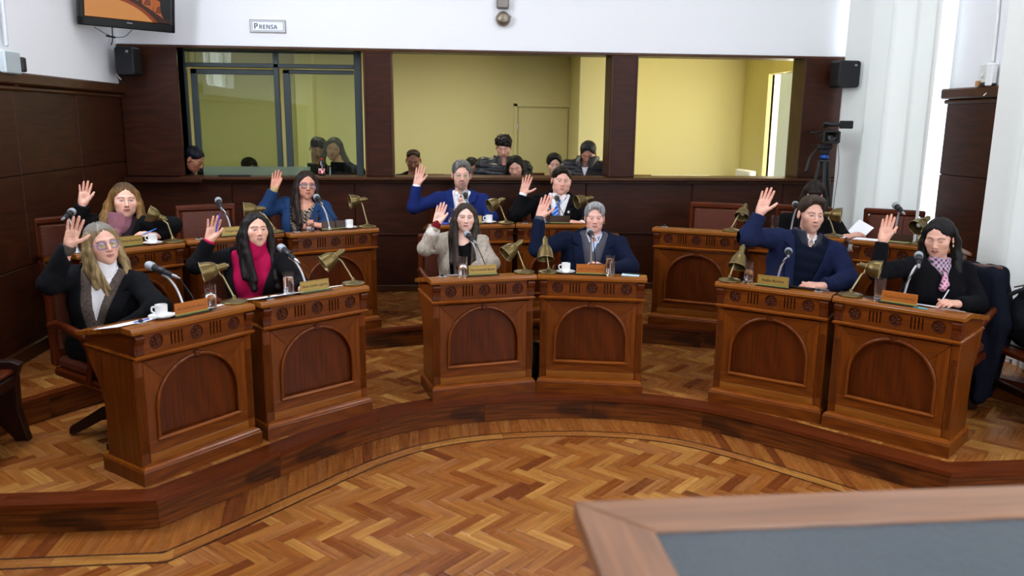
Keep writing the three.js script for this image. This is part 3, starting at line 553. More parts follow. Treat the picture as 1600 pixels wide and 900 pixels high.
// brass lamp: base, mouth of the shade, end of the socket, joint of the arm: pixels
function deskLamp(k, base, mouth, sock, joint, dd = 0) {
  const b = onDesk(k, ...base), B = deskPt(k, b.x, b.y, b.z), d = depthOf(B) + dd;
  const o = thing('desk_lamp', `brass desk lamp with bell shade on desk of ${who[k]}`, 'lamp', B, 0, 'brass desk lamps');
  const L = (u, v, q = 0) => atD(u, v, d + q).sub(B);
  mesh('base', lathe([[0, 0], [.072, 0], [.074, .006], [.070, .012], [.045, .018], [.02, .022], [.012, .03], [.009, .042], [0, .043]], 28), M.brass, o);
  const s = L(...sock, .02), m = L(...mouth, -.03), j = L(...joint, .0); const ax = m.clone().sub(s), len = clamp(ax.length(), .125, .155); ax.normalize();
  const m2 = s.clone().addScaledVector(ax, len);
  mesh('arm', tube([V(0, .03, 0), V(0, .03, 0).lerp(j, .4).add(V(j.x * .10, .025, 0)), V(0, .03, 0).lerp(j, .78).add(V(j.x * .04, .02, 0)), j], .0058, 20, 8), M.brassPale, o);
  const bell = lathe([[0, 0], [.017, .001], [.02, .006], [.0205, .045], [.023, .05], [.034, .058], [.046, .078], [.054, .105], [.057, .135], [.0605, .14], [.0585, .14], [.053, .108], [.044, .082], [.032, .064], [.02, .055]], 28); bell.scale(1, len / .14, 1);
  const sh = mesh('shade', align(bell, s, m2), M.brass, o);
  mesh('shade_rim', align(new THREE.TorusGeometry(.0595, .0022, 6, 28).rotateX(Math.PI / 2).translate(0, len, 0), s, m2), M.brassPale, sh);
  mesh('switch_cap', align(lathe([[0, -.012], [.008, -.012], [.009, -.002], [.015, 0], [0, .001]], 14), s, m2), M.brassPale, o);
  const c = s.clone().addScaledVector(ax, len * .36); mesh('joint', merge([align(new THREE.TorusGeometry(.022, .003, 6, 18).rotateX(Math.PI / 2).translate(0, len * .36, 0), s, m2), tube([j, j.clone().lerp(c, .9)], .005, 3, 6)]), M.brassPale, o);
  mesh('bulb', align(new THREE.SphereGeometry(.022, 12, 8).translate(0, len * .7, 0), s, m2), std(0xf0ece0, .3), o);
}
deskLamp('F1', [368, 472], [315, 426], [354, 415], [344, 429]); deskLamp('F2', [552, 444], [505, 413], [536, 392], [529, 405]); deskLamp('F3', [819, 426], [789, 398], [815, 377], [806, 390]); deskLamp('F4', [857, 426], [852, 405], [851.6, 372], [852, 386]);
deskLamp('F5', [1140, 439], [1151, 419], [1161, 385], [1152, 399]); deskLamp('F6', [1329, 462], [1371, 421], [1342, 414], [1350, 427]);
deskLamp('R1', [270, 374], [231, 333], [259, 343], [260, 348]); deskLamp('R2', [429, 363], [381, 328], [413, 326], [409, 334]); deskLamp('R3', [574, 355], [547, 315], [572, 311], [565, 318]); deskLamp('R4', [790, 349], [765, 322], [787, 311], [779, 320.6]); deskLamp('R5', [936, 350], [901, 316], [925, 309], [918, 318]);
deskLamp('R6', [1143, 360], [1159, 338], [1165, 320], [1160, 328]); deskLamp('R7', [1303, 366], [1312, 336], [1288, 334], [1294, 342]); deskLamp('R8', [1434, 378], [1431, 356], [1451, 340], [1446, 350]);

// microphone on a gooseneck: head, tail, clip, foot of the neck, optional end of the cable
function micStand(k, head, tail, foot, cable, dz = 0) {
  const b = onDesk(k, ...foot), B = deskPt(k, b.x, lidY(b.z), b.z), d = depthOf(B);
  const o = thing('microphone', `handheld microphone with silver grille on gooseneck, desk of ${who[k]}`, 'microphone', B, 0, 'desk microphones');
  const L = (u, v, q = 0) => atD(u, v, d + q).sub(B);
  let h = L(...head, dz), t = L(...tail, dz * .4 - .03); const ax = t.clone().sub(h); const ln = .155;
  if (ax.length() < ln) { const short = Math.sqrt(Math.max(0, ln * ln - ax.lengthSq())); t.addScaledVector(cB[2], short); }
  const dir = t.clone().sub(h).normalize(), e = h.clone().addScaledVector(dir, ln);
  mesh('foot', lathe([[0, 0], [.022, 0], [.022, .006], [.012, .012], [.008, .03], [0, .031]], 16), M.steel, o);
  const cl = h.clone().addScaledVector(dir, .085).add(V(0, -.022, 0));
  mesh('gooseneck', tube([V(0, .02, 0), V(0, .02, 0).lerp(cl, .45).add(V(-cl.x * .12, .025, -cl.z * .1)), V(0, .02, 0).lerp(cl, .8).add(V(-cl.x * .06, .022, -cl.z * .05)), cl], .0072, 22, 8), M.chrome, o);
  mesh('body', align(lathe([[0, .02], [.0195, .02], [.021, .035], [.0175, .06], [.013, .15], [.010, .156], [0, .156]], 18), h, e), M.rubber, o);
  mesh('grille', align(merge([new THREE.SphereGeometry(.0265, 18, 12), lathe([[.0235, .010], [.0262, .016], [.0235, .028], [.018, .03]], 18)]), h, e), std(0xaab2ba, .45, .75, { bumpMap: speckle, bumpScale: .002 }), o);
  mesh('plug', align(lathe([[.0095, .15], [.0095, .185], [.005, .19], [.0035, .21]], 12), h, e), M.steel, o);
  mesh('clip', align(lathe([[.0215, .07], [.0225, .085], [.0205, .1]], 14), h, e), M.black, o);
  const e2 = h.clone().addScaledVector(dir, .2);
  const cb = cable ? onDesk(k, ...cable) : null; const ce = cb ? deskPt(k, cb.x, lidY(cb.z), cb.z).sub(B) : V(.04, .004, -.02);
  mesh('cable', tube([e2, e2.clone().lerp(ce, .35).add(V(0, .02, 0)), e2.clone().lerp(ce, .75).add(V((ce.x - e2.x) * .12, .02, 0)), ce], .003, 20, 6), M.black, o);
}
micStand('F1', [233.5, 415], [269.5, 430], [287.5, 475], [305, 475]); micStand('F2', [439.5, 387], [466, 406.5], [479, 445], [497, 442]); micStand('F3', [730, 366], [743.5, 380], [750, 419], [759, 417]); micStand('F4', [921.7, 362.5], [923, 372], [923.3, 418], [930, 418], -.04); micStand('F5', [1232, 392.6], [1221, 402.5], [1213.7, 437], [1199, 436]); micStand('F6', [1435.5, 399], [1421, 416.7], [1411, 463], [1400, 463]);
micStand('R1', [112.5, 331], [116, 345], [120, 392], null); micStand('R2', [341, 313], [354, 328.5], [362, 361], [374, 356]); micStand('R3', [494.4, 308], [508, 320.7], [514.6, 352], [526, 350]); micStand('R4', [727, 302], [730, 316], [737, 346], null); micStand('R5', [870, 308], [870, 319], [875, 346], null); micStand('R7', [1242.5, 319], [1239.4, 327.4], [1236, 357], [1246, 356]); micStand('R8', [1399.3, 321], [1399.3, 336], [1397.3, 372], [1406, 372]);

// name plates
function textTex(w, h, bg, draw) { const c = document.createElement('canvas'); c.width = w; c.height = h; const x = c.getContext('2d'); x.fillStyle = bg; x.fillRect(0, 0, w, h); draw(x, w, h); const t = new THREE.CanvasTexture(c); t.colorSpace = THREE.SRGBColorSpace; return t; }
function plateGeo(w, h, d) { const g = cbox(w, h, d, 0, 0, 0, .0015); const p = g.attributes.position, uv = new Float32Array(p.count * 2); for (let i = 0; i < p.count; i++) { uv[2 * i] = p.getX(i) / w + .5; uv[2 * i + 1] = p.getY(i) / h + .5; } g.setAttribute('uv', new THREE.BufferAttribute(uv, 2)); return g; }
function namePlate(k, bot, text, style, wpx) {
  const b = onDesk(k, ...bot), B = deskPt(k, b.x, lidY(b.z), b.z);
  const col = { gold: '#a88a44', amber: '#a85c0a', back: '#3a2412' }[style];
  const o = thing('name_plate', `${{ gold: 'gold', amber: 'amber', back: 'dark brown' }[style]} name plate on black foot, desk of ${who[k]}`, 'name plate', B, DESKS[k][2], 'name plates');
  mesh('foot', cbox(.225, .006, .05, 0, .003, 0, .002), M.blackGloss, o);
  mesh('foot_channel', cbox(.205, .010, .014, 0, .010, .004, .003), std(0x8a8a48, .3, .4), o);
  const W = .2, H = .062; const t = textTex(512, 160, col, (x, w, h) => {
    x.fillStyle = '#1a1208'; x.font = style === 'gold' ? 'bold 58px sans-serif' : 'italic 50px sans-serif'; x.textAlign = 'center'; x.textBaseline = 'middle'; if (text) x.fillText(text, w / 2, h * .52, w * .88);
    if (style === 'gold') { x.strokeStyle = '#5a4218'; x.lineWidth = 5; x.strokeRect(12, 12, w - 24, h - 24); }
  });
  mesh('plate', plateGeo(W, H, .004).rotateX(-.06).translate(0, .042, .0), new THREE.MeshStandardMaterial({ map: t, roughness: style === 'amber' ? .5 : .35, metalness: style === 'gold' ? .35 : .05 }), o);
}
namePlate('F1', [300, 491], 'Mardelina Del Blanco', 'amber'); namePlate('F2', [492, 456], 'Eliana Castillo Legarria', 'gold'); namePlate('F3', [754, 430.5], 'Thais Fernandini Benitez', 'gold'); namePlate('F4', [923, 429.5], 'Jesús Antonio Aguilar', 'amber'); namePlate('F5', [1207, 449], 'Pablo Bovino', 'gold'); namePlate('F6', [1404, 476], 'Claudia Carina Miralles', 'amber');
namePlate('R1', [201, 385.5], 'de Cabrera Pizarnodo', 'gold'); namePlate('R2', [367, 370], 'Felipe Santos', 'gold'); namePlate('R3', [521.5, 359], '', 'back'); namePlate('R4', [735, 351], '', 'gold'); namePlate('R5', [872.5, 352], '', 'back'); namePlate('R8', [1402, 380], '', 'back');

// tumblers of water
const glassG = lathe([[0, 0], [.030, 0], [.031, .004], [.0325, .14], [.0310, .14], [.0295, .016], [.02, .014], [0, .014]], 28);
const waterG = (h) => lathe([[0, .0145], [.0293, .0165], [.0293 + .0014 * h / .12, h], [0, h]], 28);
function tumbler(k, base, fill) {
  const b = onDesk(k, ...base), B = deskPt(k, b.x, lidY(b.z), b.z);
  const o = thing('water_glass', `tall clear tumbler ${fill > .09 ? 'nearly full of water' : fill > .04 ? 'half full of water' : 'almost empty'}, desk of ${who[k]}`, 'glass', B, 0, 'water glasses');
  mesh('tumbler', glassG, M.glass, o); mesh('water', waterG(fill), M.water, o);
}
tumbler('F1', [330, 483], .085); tumbler('F2', [451.5, 461], .11); tumbler('F3', [723, 433.5], .088); tumbler('F4', [953, 431], .118); tumbler('F5', [1169, 442], .085); tumbler('F6', [1373, 470], .03); tumbler('R3', [484.7, 361.5], .06); tumbler('R4', [706, 352], .06); tumbler('R5', [853, 353], .06); tumbler('R7', [1210, 359], .03);
// coffee cups
const cupG = lathe([[0, 0], [.022, 0], [.024, .004], [.030, .012], [.0315, .066], [.0298, .066], [.0285, .014], [0, .008]], 28), saucerG = lathe([[0, 0], [.03, 0], [.034, .003], [.066, .014], [.0665, .016], [.034, .007], [0, .005]], 32);
function cup(k, base, hs = -1) {
  const b = onDesk(k, ...base), B = deskPt(k, b.x, lidY(b.z) + .001, b.z);
  const o = thing('coffee_cup', `white china coffee cup with handle, desk of ${who[k]}`, 'cup', V(B.x, B.y + .006, B.z), 0, 'coffee cups');
  mesh('bowl', cupG, M.china, o); mesh('handle', tube([V(hs * .029, .052, 0), V(hs * .046, .052, 0), V(hs * .048, .03, 0), V(hs * .030, .020, 0)], .0042, 16, 8), M.china, o); mesh('coffee', lathe([[0, .03], [.0285, .03]], 20), std(0x2a150a, .2), o);
  const s = mesh(numbered('saucer'), saucerG, M.china, scene); s.position.copy(B); tag(s, `white china saucer under the cup, desk of ${who[k]}`, 'saucer', 'saucers');
}
cup('F1', [253, 497]); cup('F4', [884, 427], -1); cup('R1', [239, 378.5]); cup('R3', [546, 356]); cup('R4', [764, 349]);
// sheets of paper, pens, folders lying on the sloping lids
function sheet(k, c, w, d, turn, label, n = 1, mat = M.paper, name = 'paper_sheet', cat = 'paper', th = .0016) {
  const b = onDesk(k, ...c);
  const g = cbox(w, th, d, 0, 0, 0, .0004); const o = single(name, g, mat, label, cat, cat === 'paper' ? 'papers on the desks' : undefined);
  const [, , a] = DESKS[k]; const P = deskPt(k, b.x, lidY(b.z) + th / 2 + .001 + (n - 1) * .0018, b.z); o.position.copy(P);
  o.quaternion.setFromEuler(new THREE.Euler(0, a, 0)).multiply(new THREE.Quaternion().setFromEuler(new THREE.Euler(b.z < -.12 ? -Math.atan(.088 / .43) : 0, 0, 0))).multiply(new THREE.Quaternion().setFromEuler(new THREE.Euler(0, turn, 0)));
  return o;
}
sheet('F1', [205, 500], .30, .21, .05, 'white paper sheet near the cup of the blonde woman in glasses'); sheet('F1', [285, 483], .30, .2, -.04, 'white paper sheet behind amber plate of the blonde woman', 2); sheet('F1', [345, 474], .16, .1, .1, 'white paper slip between tumbler and brass lamp, blonde woman desk');
sheet('F2', [425, 462], .30, .2, .1, 'white paper sheet before the woman in magenta turtleneck'); sheet('F2', [522, 446], .14, .1, .15, 'white paper slip behind gold plate, magenta turtleneck desk');
sheet('F3', [710, 424], .24, .1, .02, 'white paper sheet behind tumbler of the woman in beige blazer'); sheet('F4', [985, 430], .12, .08, -.1, 'pale blue-white paper slip beside tumbler of the grey-haired man', 1, std(0xbfe0ec, .8));
sheet('F6', [1440, 476], .16, .11, .1, 'white writing pad under the hand of the woman with pink scarf', 2, M.paper, 'writing_pad', 'notepad', .006); sheet('F6', [1490, 484], .12, .03, .15, 'white folded paper beside the writing pad, pink scarf woman'); sheet('F6', [1432, 481], .12, .03, -.1, 'teal booklet edge under the writing pad', 1, std(0x4f9a98, .6), 'booklet', 'booklet', .004);
sheet('F5', [1252, 450], .17, .1, .02, 'black leather folder under the hand of the man in blue blazer', 1, M.black, 'leather_folder', 'folder', .009);
sheet('R8', [1365, 375], .28, .12, .05, 'white papers before the empty chair by the curtain'); sheet('R7', [1300, 366], .2, .1, 0, 'white papers on the desk of the woman reading'); sheet('R4', [700, 349], .2, .1, 0, 'blue folder under the arm of the man with peach tie', 1, std(0x1c3fae, .6), 'folder', 'folder', .006);
function pen(k, a, b, mat, label) { const p = onDesk(k, ...a), q = onDesk(k, ...b); const A = deskPt(k, p.x, lidY(p.z) + .006, p.z), Bq = deskPt(k, q.x, lidY(q.z) + .006, q.z); const dir = Bq.clone().sub(A), n = clamp(dir.length(), .1, .15); const o = thing('pen', label, 'pen', A, 0, 'pens'); const e = dir.normalize().multiplyScalar(n); mesh('barrel', align(lathe([[0, 0], [.002, 0], [.0045, .012], [.0048, n * .75], [.0046, n * .98], [0, n]], 10), V(0, 0, 0), e), mat, o); mesh('clip', align(cbox(.002, n * .25, .002, .006, n * .8, 0, .0005), V(0, 0, 0), e), M.steel, o); }
pen('F1', [208, 505], [228, 500], std(0x2a48b8, .4), 'blue pen lying by the cup of the blonde woman'); pen('F2', [432, 461], [470, 453], M.black, 'black pen on papers of the magenta turtleneck woman'); pen('F6', [1470, 480], [1495, 484], M.black, 'black pen beside the pad of the pink scarf woman'); pen('F4', [975, 428], [1002, 430], M.black, 'black pen by the tumbler of the grey-haired man'); pen('F5', [1268, 452], [1300, 456], std(0x556270, .4, .5), 'grey pen beside the black folder'); pen('F3', [697, 428], [722, 427], M.steel, 'silver pen by the tumbler of the woman in beige blazer'); pen('F6', [1350, 464], [1368, 467], M.black, 'black pen beside the almost empty tumbler');
// small metal socket plates at the corners of the lids
function socketPlate(k, c) { const b = onDesk(k, ...c); const o = thing('socket_plate', `small dark metal clamp on the desk top of ${who[k]}`, 'clamp', deskPt(k, b.x, lidY(b.z), b.z), DESKS[k][2], 'small metal clamps'); mesh('plate', cbox(.05, .006, .03, 0, .003, 0, .002), M.steel, o); mesh('knob', cbox(.02, .016, .018, 0, .013, 0, .004), M.black, o); }
socketPlate('F1', [220, 505]); socketPlate('F2', [421, 468]); socketPlate('F3', [691, 433]); socketPlate('F5', [1279, 456]); socketPlate('R2', [311, 376]); socketPlate('R3', [464, 361]); socketPlate('R6', [1038, 355]); socketPlate('R5', [820, 349.5]);
// smartphone on a stand before the grey-haired man
{ const b = onDesk('F4', 936, 421); const o = thing('smartphone', 'smartphone held upright on a stand before the grey-haired man', 'phone', deskPt('F4', b.x, lidY(b.z), b.z), DESKS.F4[2] + .1); mesh('case', cbox(.15, .07, .009, 0, .04, 0, .004).rotateX(-.35), M.blackGloss, o); mesh('stand', cbox(.05, .05, .03, 0, .025, -.03, .004), M.black, o); }
// ------------------------------------------------------------------ people: distance fields, meshed
function surfNet(f, mn, mx, h, col) {
  const nx = Math.ceil((mx.x - mn.x) / h) + 1, ny = Math.ceil((mx.y - mn.y) / h) + 1, nz = Math.ceil((mx.z - mn.z) / h) + 1;
  const val = new Float32Array(nx * ny * nz), B = 5, sx = ny * nz, sy = nz;
  const act = [];
  for (let i = 0; i < nx; i += B) for (let j = 0; j < ny; j += B) for (let k = 0; k < nz; k += B) {
    const hb = (B - 1) / 2; const d = f(mn.x + (i + hb) * h, mn.y + (j + hb) * h, mn.z + (k + hb) * h);
    const near = Math.abs(d) < B * h * 1.35 + .004;
    const i1 = Math.min(nx, i + B), j1 = Math.min(ny, j + B), k1 = Math.min(nz, k + B);
    for (let a = i; a < i1; a++) for (let b = j; b < j1; b++) for (let c = k; c < k1; c++) val[a * sx + b * sy + c] = near ? f(mn.x + a * h, mn.y + b * h, mn.z + c * h) : d;
  }
  const idx = new Int32Array(nx * ny * nz).fill(-1), pos = [], tri = [];
  const E = [[0, 1], [0, 2], [0, 4], [1, 3], [1, 5], [2, 3], [2, 6], [3, 7], [4, 5], [4, 6], [5, 7], [6, 7]];
  const v = new Float32Array(8);
  for (let i = 0; i < nx - 1; i++) for (let j = 0; j < ny - 1; j++) for (let k = 0; k < nz - 1; k++) {
    const o = i * sx + j * sy + k; let m = 0;
    for (let c = 0; c < 8; c++) { const q = val[o + (c & 1 ? sx : 0) + (c & 2 ? sy : 0) + (c & 4 ? 1 : 0)]; v[c] = q; if (q < 0) m |= 1 << c; }
    if (m === 0 || m === 255) continue;
    let x = 0, y = 0, z = 0, n = 0;
    for (const [a, b] of E) { if ((v[a] < 0) === (v[b] < 0)) continue; const t = v[a] / (v[a] - v[b]); x += (a & 1) + ((b & 1) - (a & 1)) * t; y += (a >> 1 & 1) + ((b >> 1 & 1) - (a >> 1 & 1)) * t; z += (a >> 2 & 1) + ((b >> 2 & 1) - (a >> 2 & 1)) * t; n++; }
    idx[o] = pos.length / 3; pos.push(mn.x + (i + x / n) * h, mn.y + (j + y / n) * h, mn.z + (k + z / n) * h);
  }
  for (let i = 1; i < nx - 1; i++) for (let j = 1; j < ny - 1; j++) for (let k = 1; k < nz - 1; k++) {
    const o = i * sx + j * sy + k, s0 = val[o] < 0;
    const q = (a, b, c, d, fl) => { if (a < 0 || b < 0 || c < 0 || d < 0) return; if (fl) tri.push(a, b, c, a, c, d); else tri.push(a, c, b, a, d, c); };
    if (s0 !== val[o + sx] < 0) q(idx[o], idx[o - sy], idx[o - sy - 1], idx[o - 1], !s0);
    if (s0 !== val[o + sy] < 0) q(idx[o], idx[o - 1], idx[o - sx - 1], idx[o - sx], !s0);
    if (s0 !== val[o + 1] < 0) q(idx[o], idx[o - sx], idx[o - sx - sy], idx[o - sy], !s0);
  }
  const g = new THREE.BufferGeometry(); g.setAttribute('position', new THREE.Float32BufferAttribute(pos, 3)); g.setIndex(tri); g.computeVertexNormals();
  const c = new Float32Array(pos.length); for (let i = 0; i < pos.length; i += 3) { const q = col(pos[i], pos[i + 1], pos[i + 2]); c[i] = q[0]; c[i + 1] = q[1]; c[i + 2] = q[2]; }
  g.setAttribute('color', new THREE.BufferAttribute(c, 3)); return g;
}
function joinBody(list) { // indexed merge with colours
  let n = 0, m = 0; for (const g of list) { n += g.attributes.position.count; m += g.index.count; }
  const p = new Float32Array(n * 3), q = new Float32Array(n * 3), c = new Float32Array(n * 3), I = new Uint32Array(m); let a = 0, b = 0;
  for (const g of list) { p.set(g.attributes.position.array, a * 3); q.set(g.attributes.normal.array, a * 3); c.set(g.attributes.color.array, a * 3); for (let i = 0; i < g.index.count; i++) I[b + i] = g.index.array[i] + a; a += g.attributes.position.count; b += g.index.count; }
  const g = new THREE.BufferGeometry(); g.setAttribute('position', new THREE.BufferAttribute(p, 3)); g.setAttribute('normal', new THREE.BufferAttribute(q, 3)); g.setAttribute('color', new THREE.BufferAttribute(c, 3)); g.setIndex(new THREE.BufferAttribute(I, 1)); return g;
}
const smin = (a, b, k) => { const h = Math.max(k - Math.abs(a - b), 0) / k; return Math.min(a, b) - h * h * k * .25; };
const smax = (a, b, k) => -smin(-a, -b, k);
const ell = (x, y, z, cx, cy, cz, rx, ry, rz) => { const X = (x - cx) / rx, Y = (y - cy) / ry, Z = (z - cz) / rz; const k = Math.sqrt(X * X + Y * Y + Z * Z); const q = Math.sqrt(X * X / (rx * rx) + Y * Y / (ry * ry) + Z * Z / (rz * rz)); return q < 1e-9 ? -Math.min(rx, ry, rz) : k * (k - 1) / q; };
const cap = (x, y, z, a, b, ra, rb) => { const bx = b[0] - a[0], by = b[1] - a[1], bz = b[2] - a[2], px = x - a[0], py = y - a[1], pz = z - a[2]; const t = clamp((px * bx + py * by + pz * bz) / (bx * bx + by * by + bz * bz + 1e-12)); const dx = px - bx * t, dy = py - by * t, dz = pz - bz * t; return Math.sqrt(dx * dx + dy * dy + dz * dz) - (ra + (rb - ra) * t); };
function n3(x, y, z, s = 0) { // smooth value noise, 0..1
  const i = Math.floor(x), j = Math.floor(y), k = Math.floor(z); let f = x - i, g = y - j, h = z - k; f = f * f * (3 - 2 * f); g = g * g * (3 - 2 * g); h = h * h * (3 - 2 * h);
  const H = (a, b, c) => hash2(a + c * 57, b - c * 131, s); const l = (a, b, t) => a + (b - a) * t;
  return l(l(l(H(i, j, k), H(i + 1, j, k), f), l(H(i, j + 1, k), H(i + 1, j + 1, k), f), g), l(l(H(i, j, k + 1), H(i + 1, j, k + 1), f), l(H(i, j + 1, k + 1), H(i + 1, j + 1, k + 1), f), g), h);
}
class Frame { // local frame: origin o, axes x y z
  constructor(o, x, y, z) { this.o = o; this.x = x; this.y = y; this.z = z; }
  to(px, py, pz, out) { const a = px - this.o.x, b = py - this.o.y, c = pz - this.o.z; out[0] = a * this.x.x + b * this.x.y + c * this.x.z; out[1] = a * this.y.x + b * this.y.y + c * this.y.z; out[2] = a * this.z.x + b * this.z.y + c * this.z.z; return out; }
  out(x, y, z) { return this.o.clone().addScaledVector(this.x, x).addScaledVector(this.y, y).addScaledVector(this.z, z); }
}
const lin = (h) => { const c = new THREE.Color(h); return [c.r, c.g, c.b]; };
const skinMat = new THREE.MeshPhysicalMaterial({ vertexColors: true, roughness: .5, sheen: .15, sheenRoughness: .5, sheenColor: new THREE.Color(.6, .3, .25) });
const strandT = tex(512, 256, (u, v) => { const f = vnoise(u * 128, v * 6, 128, 6, 71) * .45 + vnoise(u * 256, v * 10, 256, 10, 72) * .3 + vnoise(u * 48, v * 3, 48, 3, 73) * .35; const k = .45 + .6 * f; return [k, k, k]; });
const strandB = tex(512, 256, (u, v) => { const f = vnoise(u * 96, v * 5, 96, 5, 74) * .5 + vnoise(u * 200, v * 8, 200, 8, 75) * .3 + vnoise(u * 30, v * 3, 30, 3, 76) * .3; return [f, f, f]; }, false);
const hairMat = new THREE.MeshPhysicalMaterial({ vertexColors: true, roughness: .48, map: strandT, bumpMap: strandB, bumpScale: .0028, specularIntensity: .4 });
const clothMat = new THREE.MeshPhysicalMaterial({ vertexColors: true, roughness: .95, specularIntensity: .25 });
const shinyCloth = new THREE.MeshStandardMaterial({ vertexColors: true, roughness: .45 });
const bbox = (pts, m) => { const a = V(1e9, 1e9, 1e9), b = V(-1e9, -1e9, -1e9); for (const p of pts) { a.min(p); b.max(p); } return [a.subScalar(m), b.addScalar(m)]; };

// ---- head: local +z is where the face looks, +x image right when facing the viewer
function headField(s) { // s: options
  const w = (s.wide || 1) * 1.07, j = s.jaw || 1, fat = (s.fat || 0) + .002;
  return (x, y, z) => {
    const ax = Math.abs(x);
    let d = ell(x, y, z, 0, .048, -.018, .075 * w, .080, .096);
    d = smin(d, ell(x, y, z, 0, -.018, .022, (.062 + fat * .6) * w, .088, .070), .03);
    d = smin(d, ell(x, y, z, 0, -.066, .030, (.049 + fat) * w * j, .044, .054), .03);
    d = smin(d, ell(x, y, z, 0, -.100, .060, .022 * j + fat * .3, .019, .021), .02);
    d = smin(d, ell(ax, y, z, .040 * w, -.018, .050, .027 + fat * .4, .026, .027), .022);
    d = smin(d, cap(ax, y, z, [0, .026, .085], [.042, .027, .066], .0105, .009), .014);
    // eye hollows
    d = smax(d, -ell(ax, y, z, .031, .006, .098, .021, .0125, .0135), .009);
    // eyeball and lids
    d = smin(d, ell(ax, y, z, .031, .004, .071, .0145, .0115, .0135), .004);
    // nose
    d = smin(d, cap(x, y, z, [0, .016, .086], [0, -.028, .1075], .0075, .0115), .010);
    d = smin(d, ell(ax, y, z, .0115, -.033, .0955, .0082, .0072, .0095), .006);
    // lips
    d = smin(d, cap(ax, y, z, [0, -.0570, .0915], [.020, -.060, .080], .0058, .0030), .005);
    d = smin(d, cap(ax, y, z, [0, -.0675, .0895], [.017, -.0645, .080], .0064, .0030), .005);
    d = smax(d, -cap(ax, y, z, [0, -.0618, .1005], [.022, -.0618, .087], .0035, .002), .003);
    // ears
    d = smin(d, ell(ax, y, z, .079 * w, .000, -.014, .0085, .031, .019), .006);
    d = smax(d, -ell(ax, y, z, .089 * w, .002, -.008, .006, .018, .009), .004);
    return d;
  };
}
function faceColor(s) {
  const sk0 = lin(s.skin || 0xd9a78c), sk = [Math.min(.85, sk0[0] * 1.1), Math.min(.8, sk0[1] * 1.1), Math.min(.8, sk0[2] * 1.13)], lip = lin(s.lip || 0xb06a62), br = lin(s.brow || 0x3a2a20), beard = s.beard ? lin(s.beard) : null, lash = lin(s.lash || 0x2a1a14), iris = lin(s.iris || 0x2c1c12), scl = [.46, .42, .40];
  const red = [sk[0] * .98, sk[1] * .80, sk[2] * .76]; const shut = s.shut || 0;
  return (x, y, z) => {
    const ax = Math.abs(x); let c = sk; const n = n3(x * 90, y * 90, z * 90, 3); c = [c[0] * (.95 + .1 * n), c[1] * (.94 + .12 * n), c[2] * (.94 + .12 * n)];
    if (z > .03) {
      const ch = Math.exp(-((ax - .042) ** 2 + (y + .026) ** 2) / .00045) * .55 + Math.exp(-(x * x + (y + .03) ** 2) / .00022) * .5; c = mix3(c, red, clamp(ch));
      if (beard) { const b = sstep(-.035, -.05, y) * (1 - sstep(-.012, 0, Math.abs(y + .062) - .012 - (ax > .027 ? -.02 : 0)) * 0) ; const lips = ax < .023 && y > -.071 && y < -.0525; const must = (y < -.042 && y > -.056 && ax < .03) ? 1 : 0; const area = Math.max(must, y < -.05 ? (ax < .03 ? (y < -.072 ? 1 : ax > .022 ? 1 : 0) : (s.goatee ? .35 : 1)) : (!s.goatee && ax > .048 && y < .0 ? .8 : 0)); if (!lips) c = mix3(c, beard, clamp(area * (.55 + .5 * n3(x * 300, y * 300, z * 300, 8)) * (s.beardK || .8))); }
      // brows
      const by = .0235 + .006 * Math.min(1, ax / .032) - .010 * Math.max(0, (ax - .038) / .016); if (ax > .012 && ax < .055) { const t = 1 - sstep(.0022, .0042, Math.abs(y - by)); c = mix3(c, br, t * (s.browK || .85)); }
      // eyes
      const ex = (ax - .031) / .0138, ey = (y - .004) / (.0052 * (1 - shut * .9)); const r = ex * ex + ey * ey;
      if (z > .055) {
        if (r < 1) { const ix = (x - Math.sign(x) * .031 - (s.look || 0) * .004) / .0062, iy = (y - .0045 - (s.lookY || 0) * .003) / .0062; c = ix * ix + iy * iy < 1 ? (ix * ix + iy * iy < .2 ? [.01, .008, .006] : iris) : scl; }
        const lid = Math.sqrt(r); if (lid > .9 && lid < 1.45 && y > .0035 - shut * .006) c = mix3(c, lash, (1 - sstep(1.1, 1.5, lid)) * (s.liner || .75));
        else if (lid >= 1 && lid < 1.35) c = mix3(c, lash, .25);
        if (s.shadow) { const t = Math.exp(-(ex * ex * .5 + ((y - .013) / .006) ** 2)); c = mix3(c, lin(s.shadow), t * .6); }
      }
      // mouth
      const mw = .0235, my = -.0622 + .0015 * (ax / mw); if (ax < mw && z > .06) { const up = y < -.0535 + .0 - .004 * (ax / mw) && y > -.0735 + .008 * (ax / mw) ** 2; if (up) c = mix3(c, lip, .85); if (Math.abs(y - my) < .0016) c = mix3(c, [lip[0] * .35, lip[1] * .25, lip[2] * .25], .8); }
      if (Math.abs(ax - .0075) < .0035 && Math.abs(y + .0395) < .0022 && z > .08) c = [sk[0] * .25, sk[1] * .18, sk[2] * .16];
    }
    return c;
  };
}
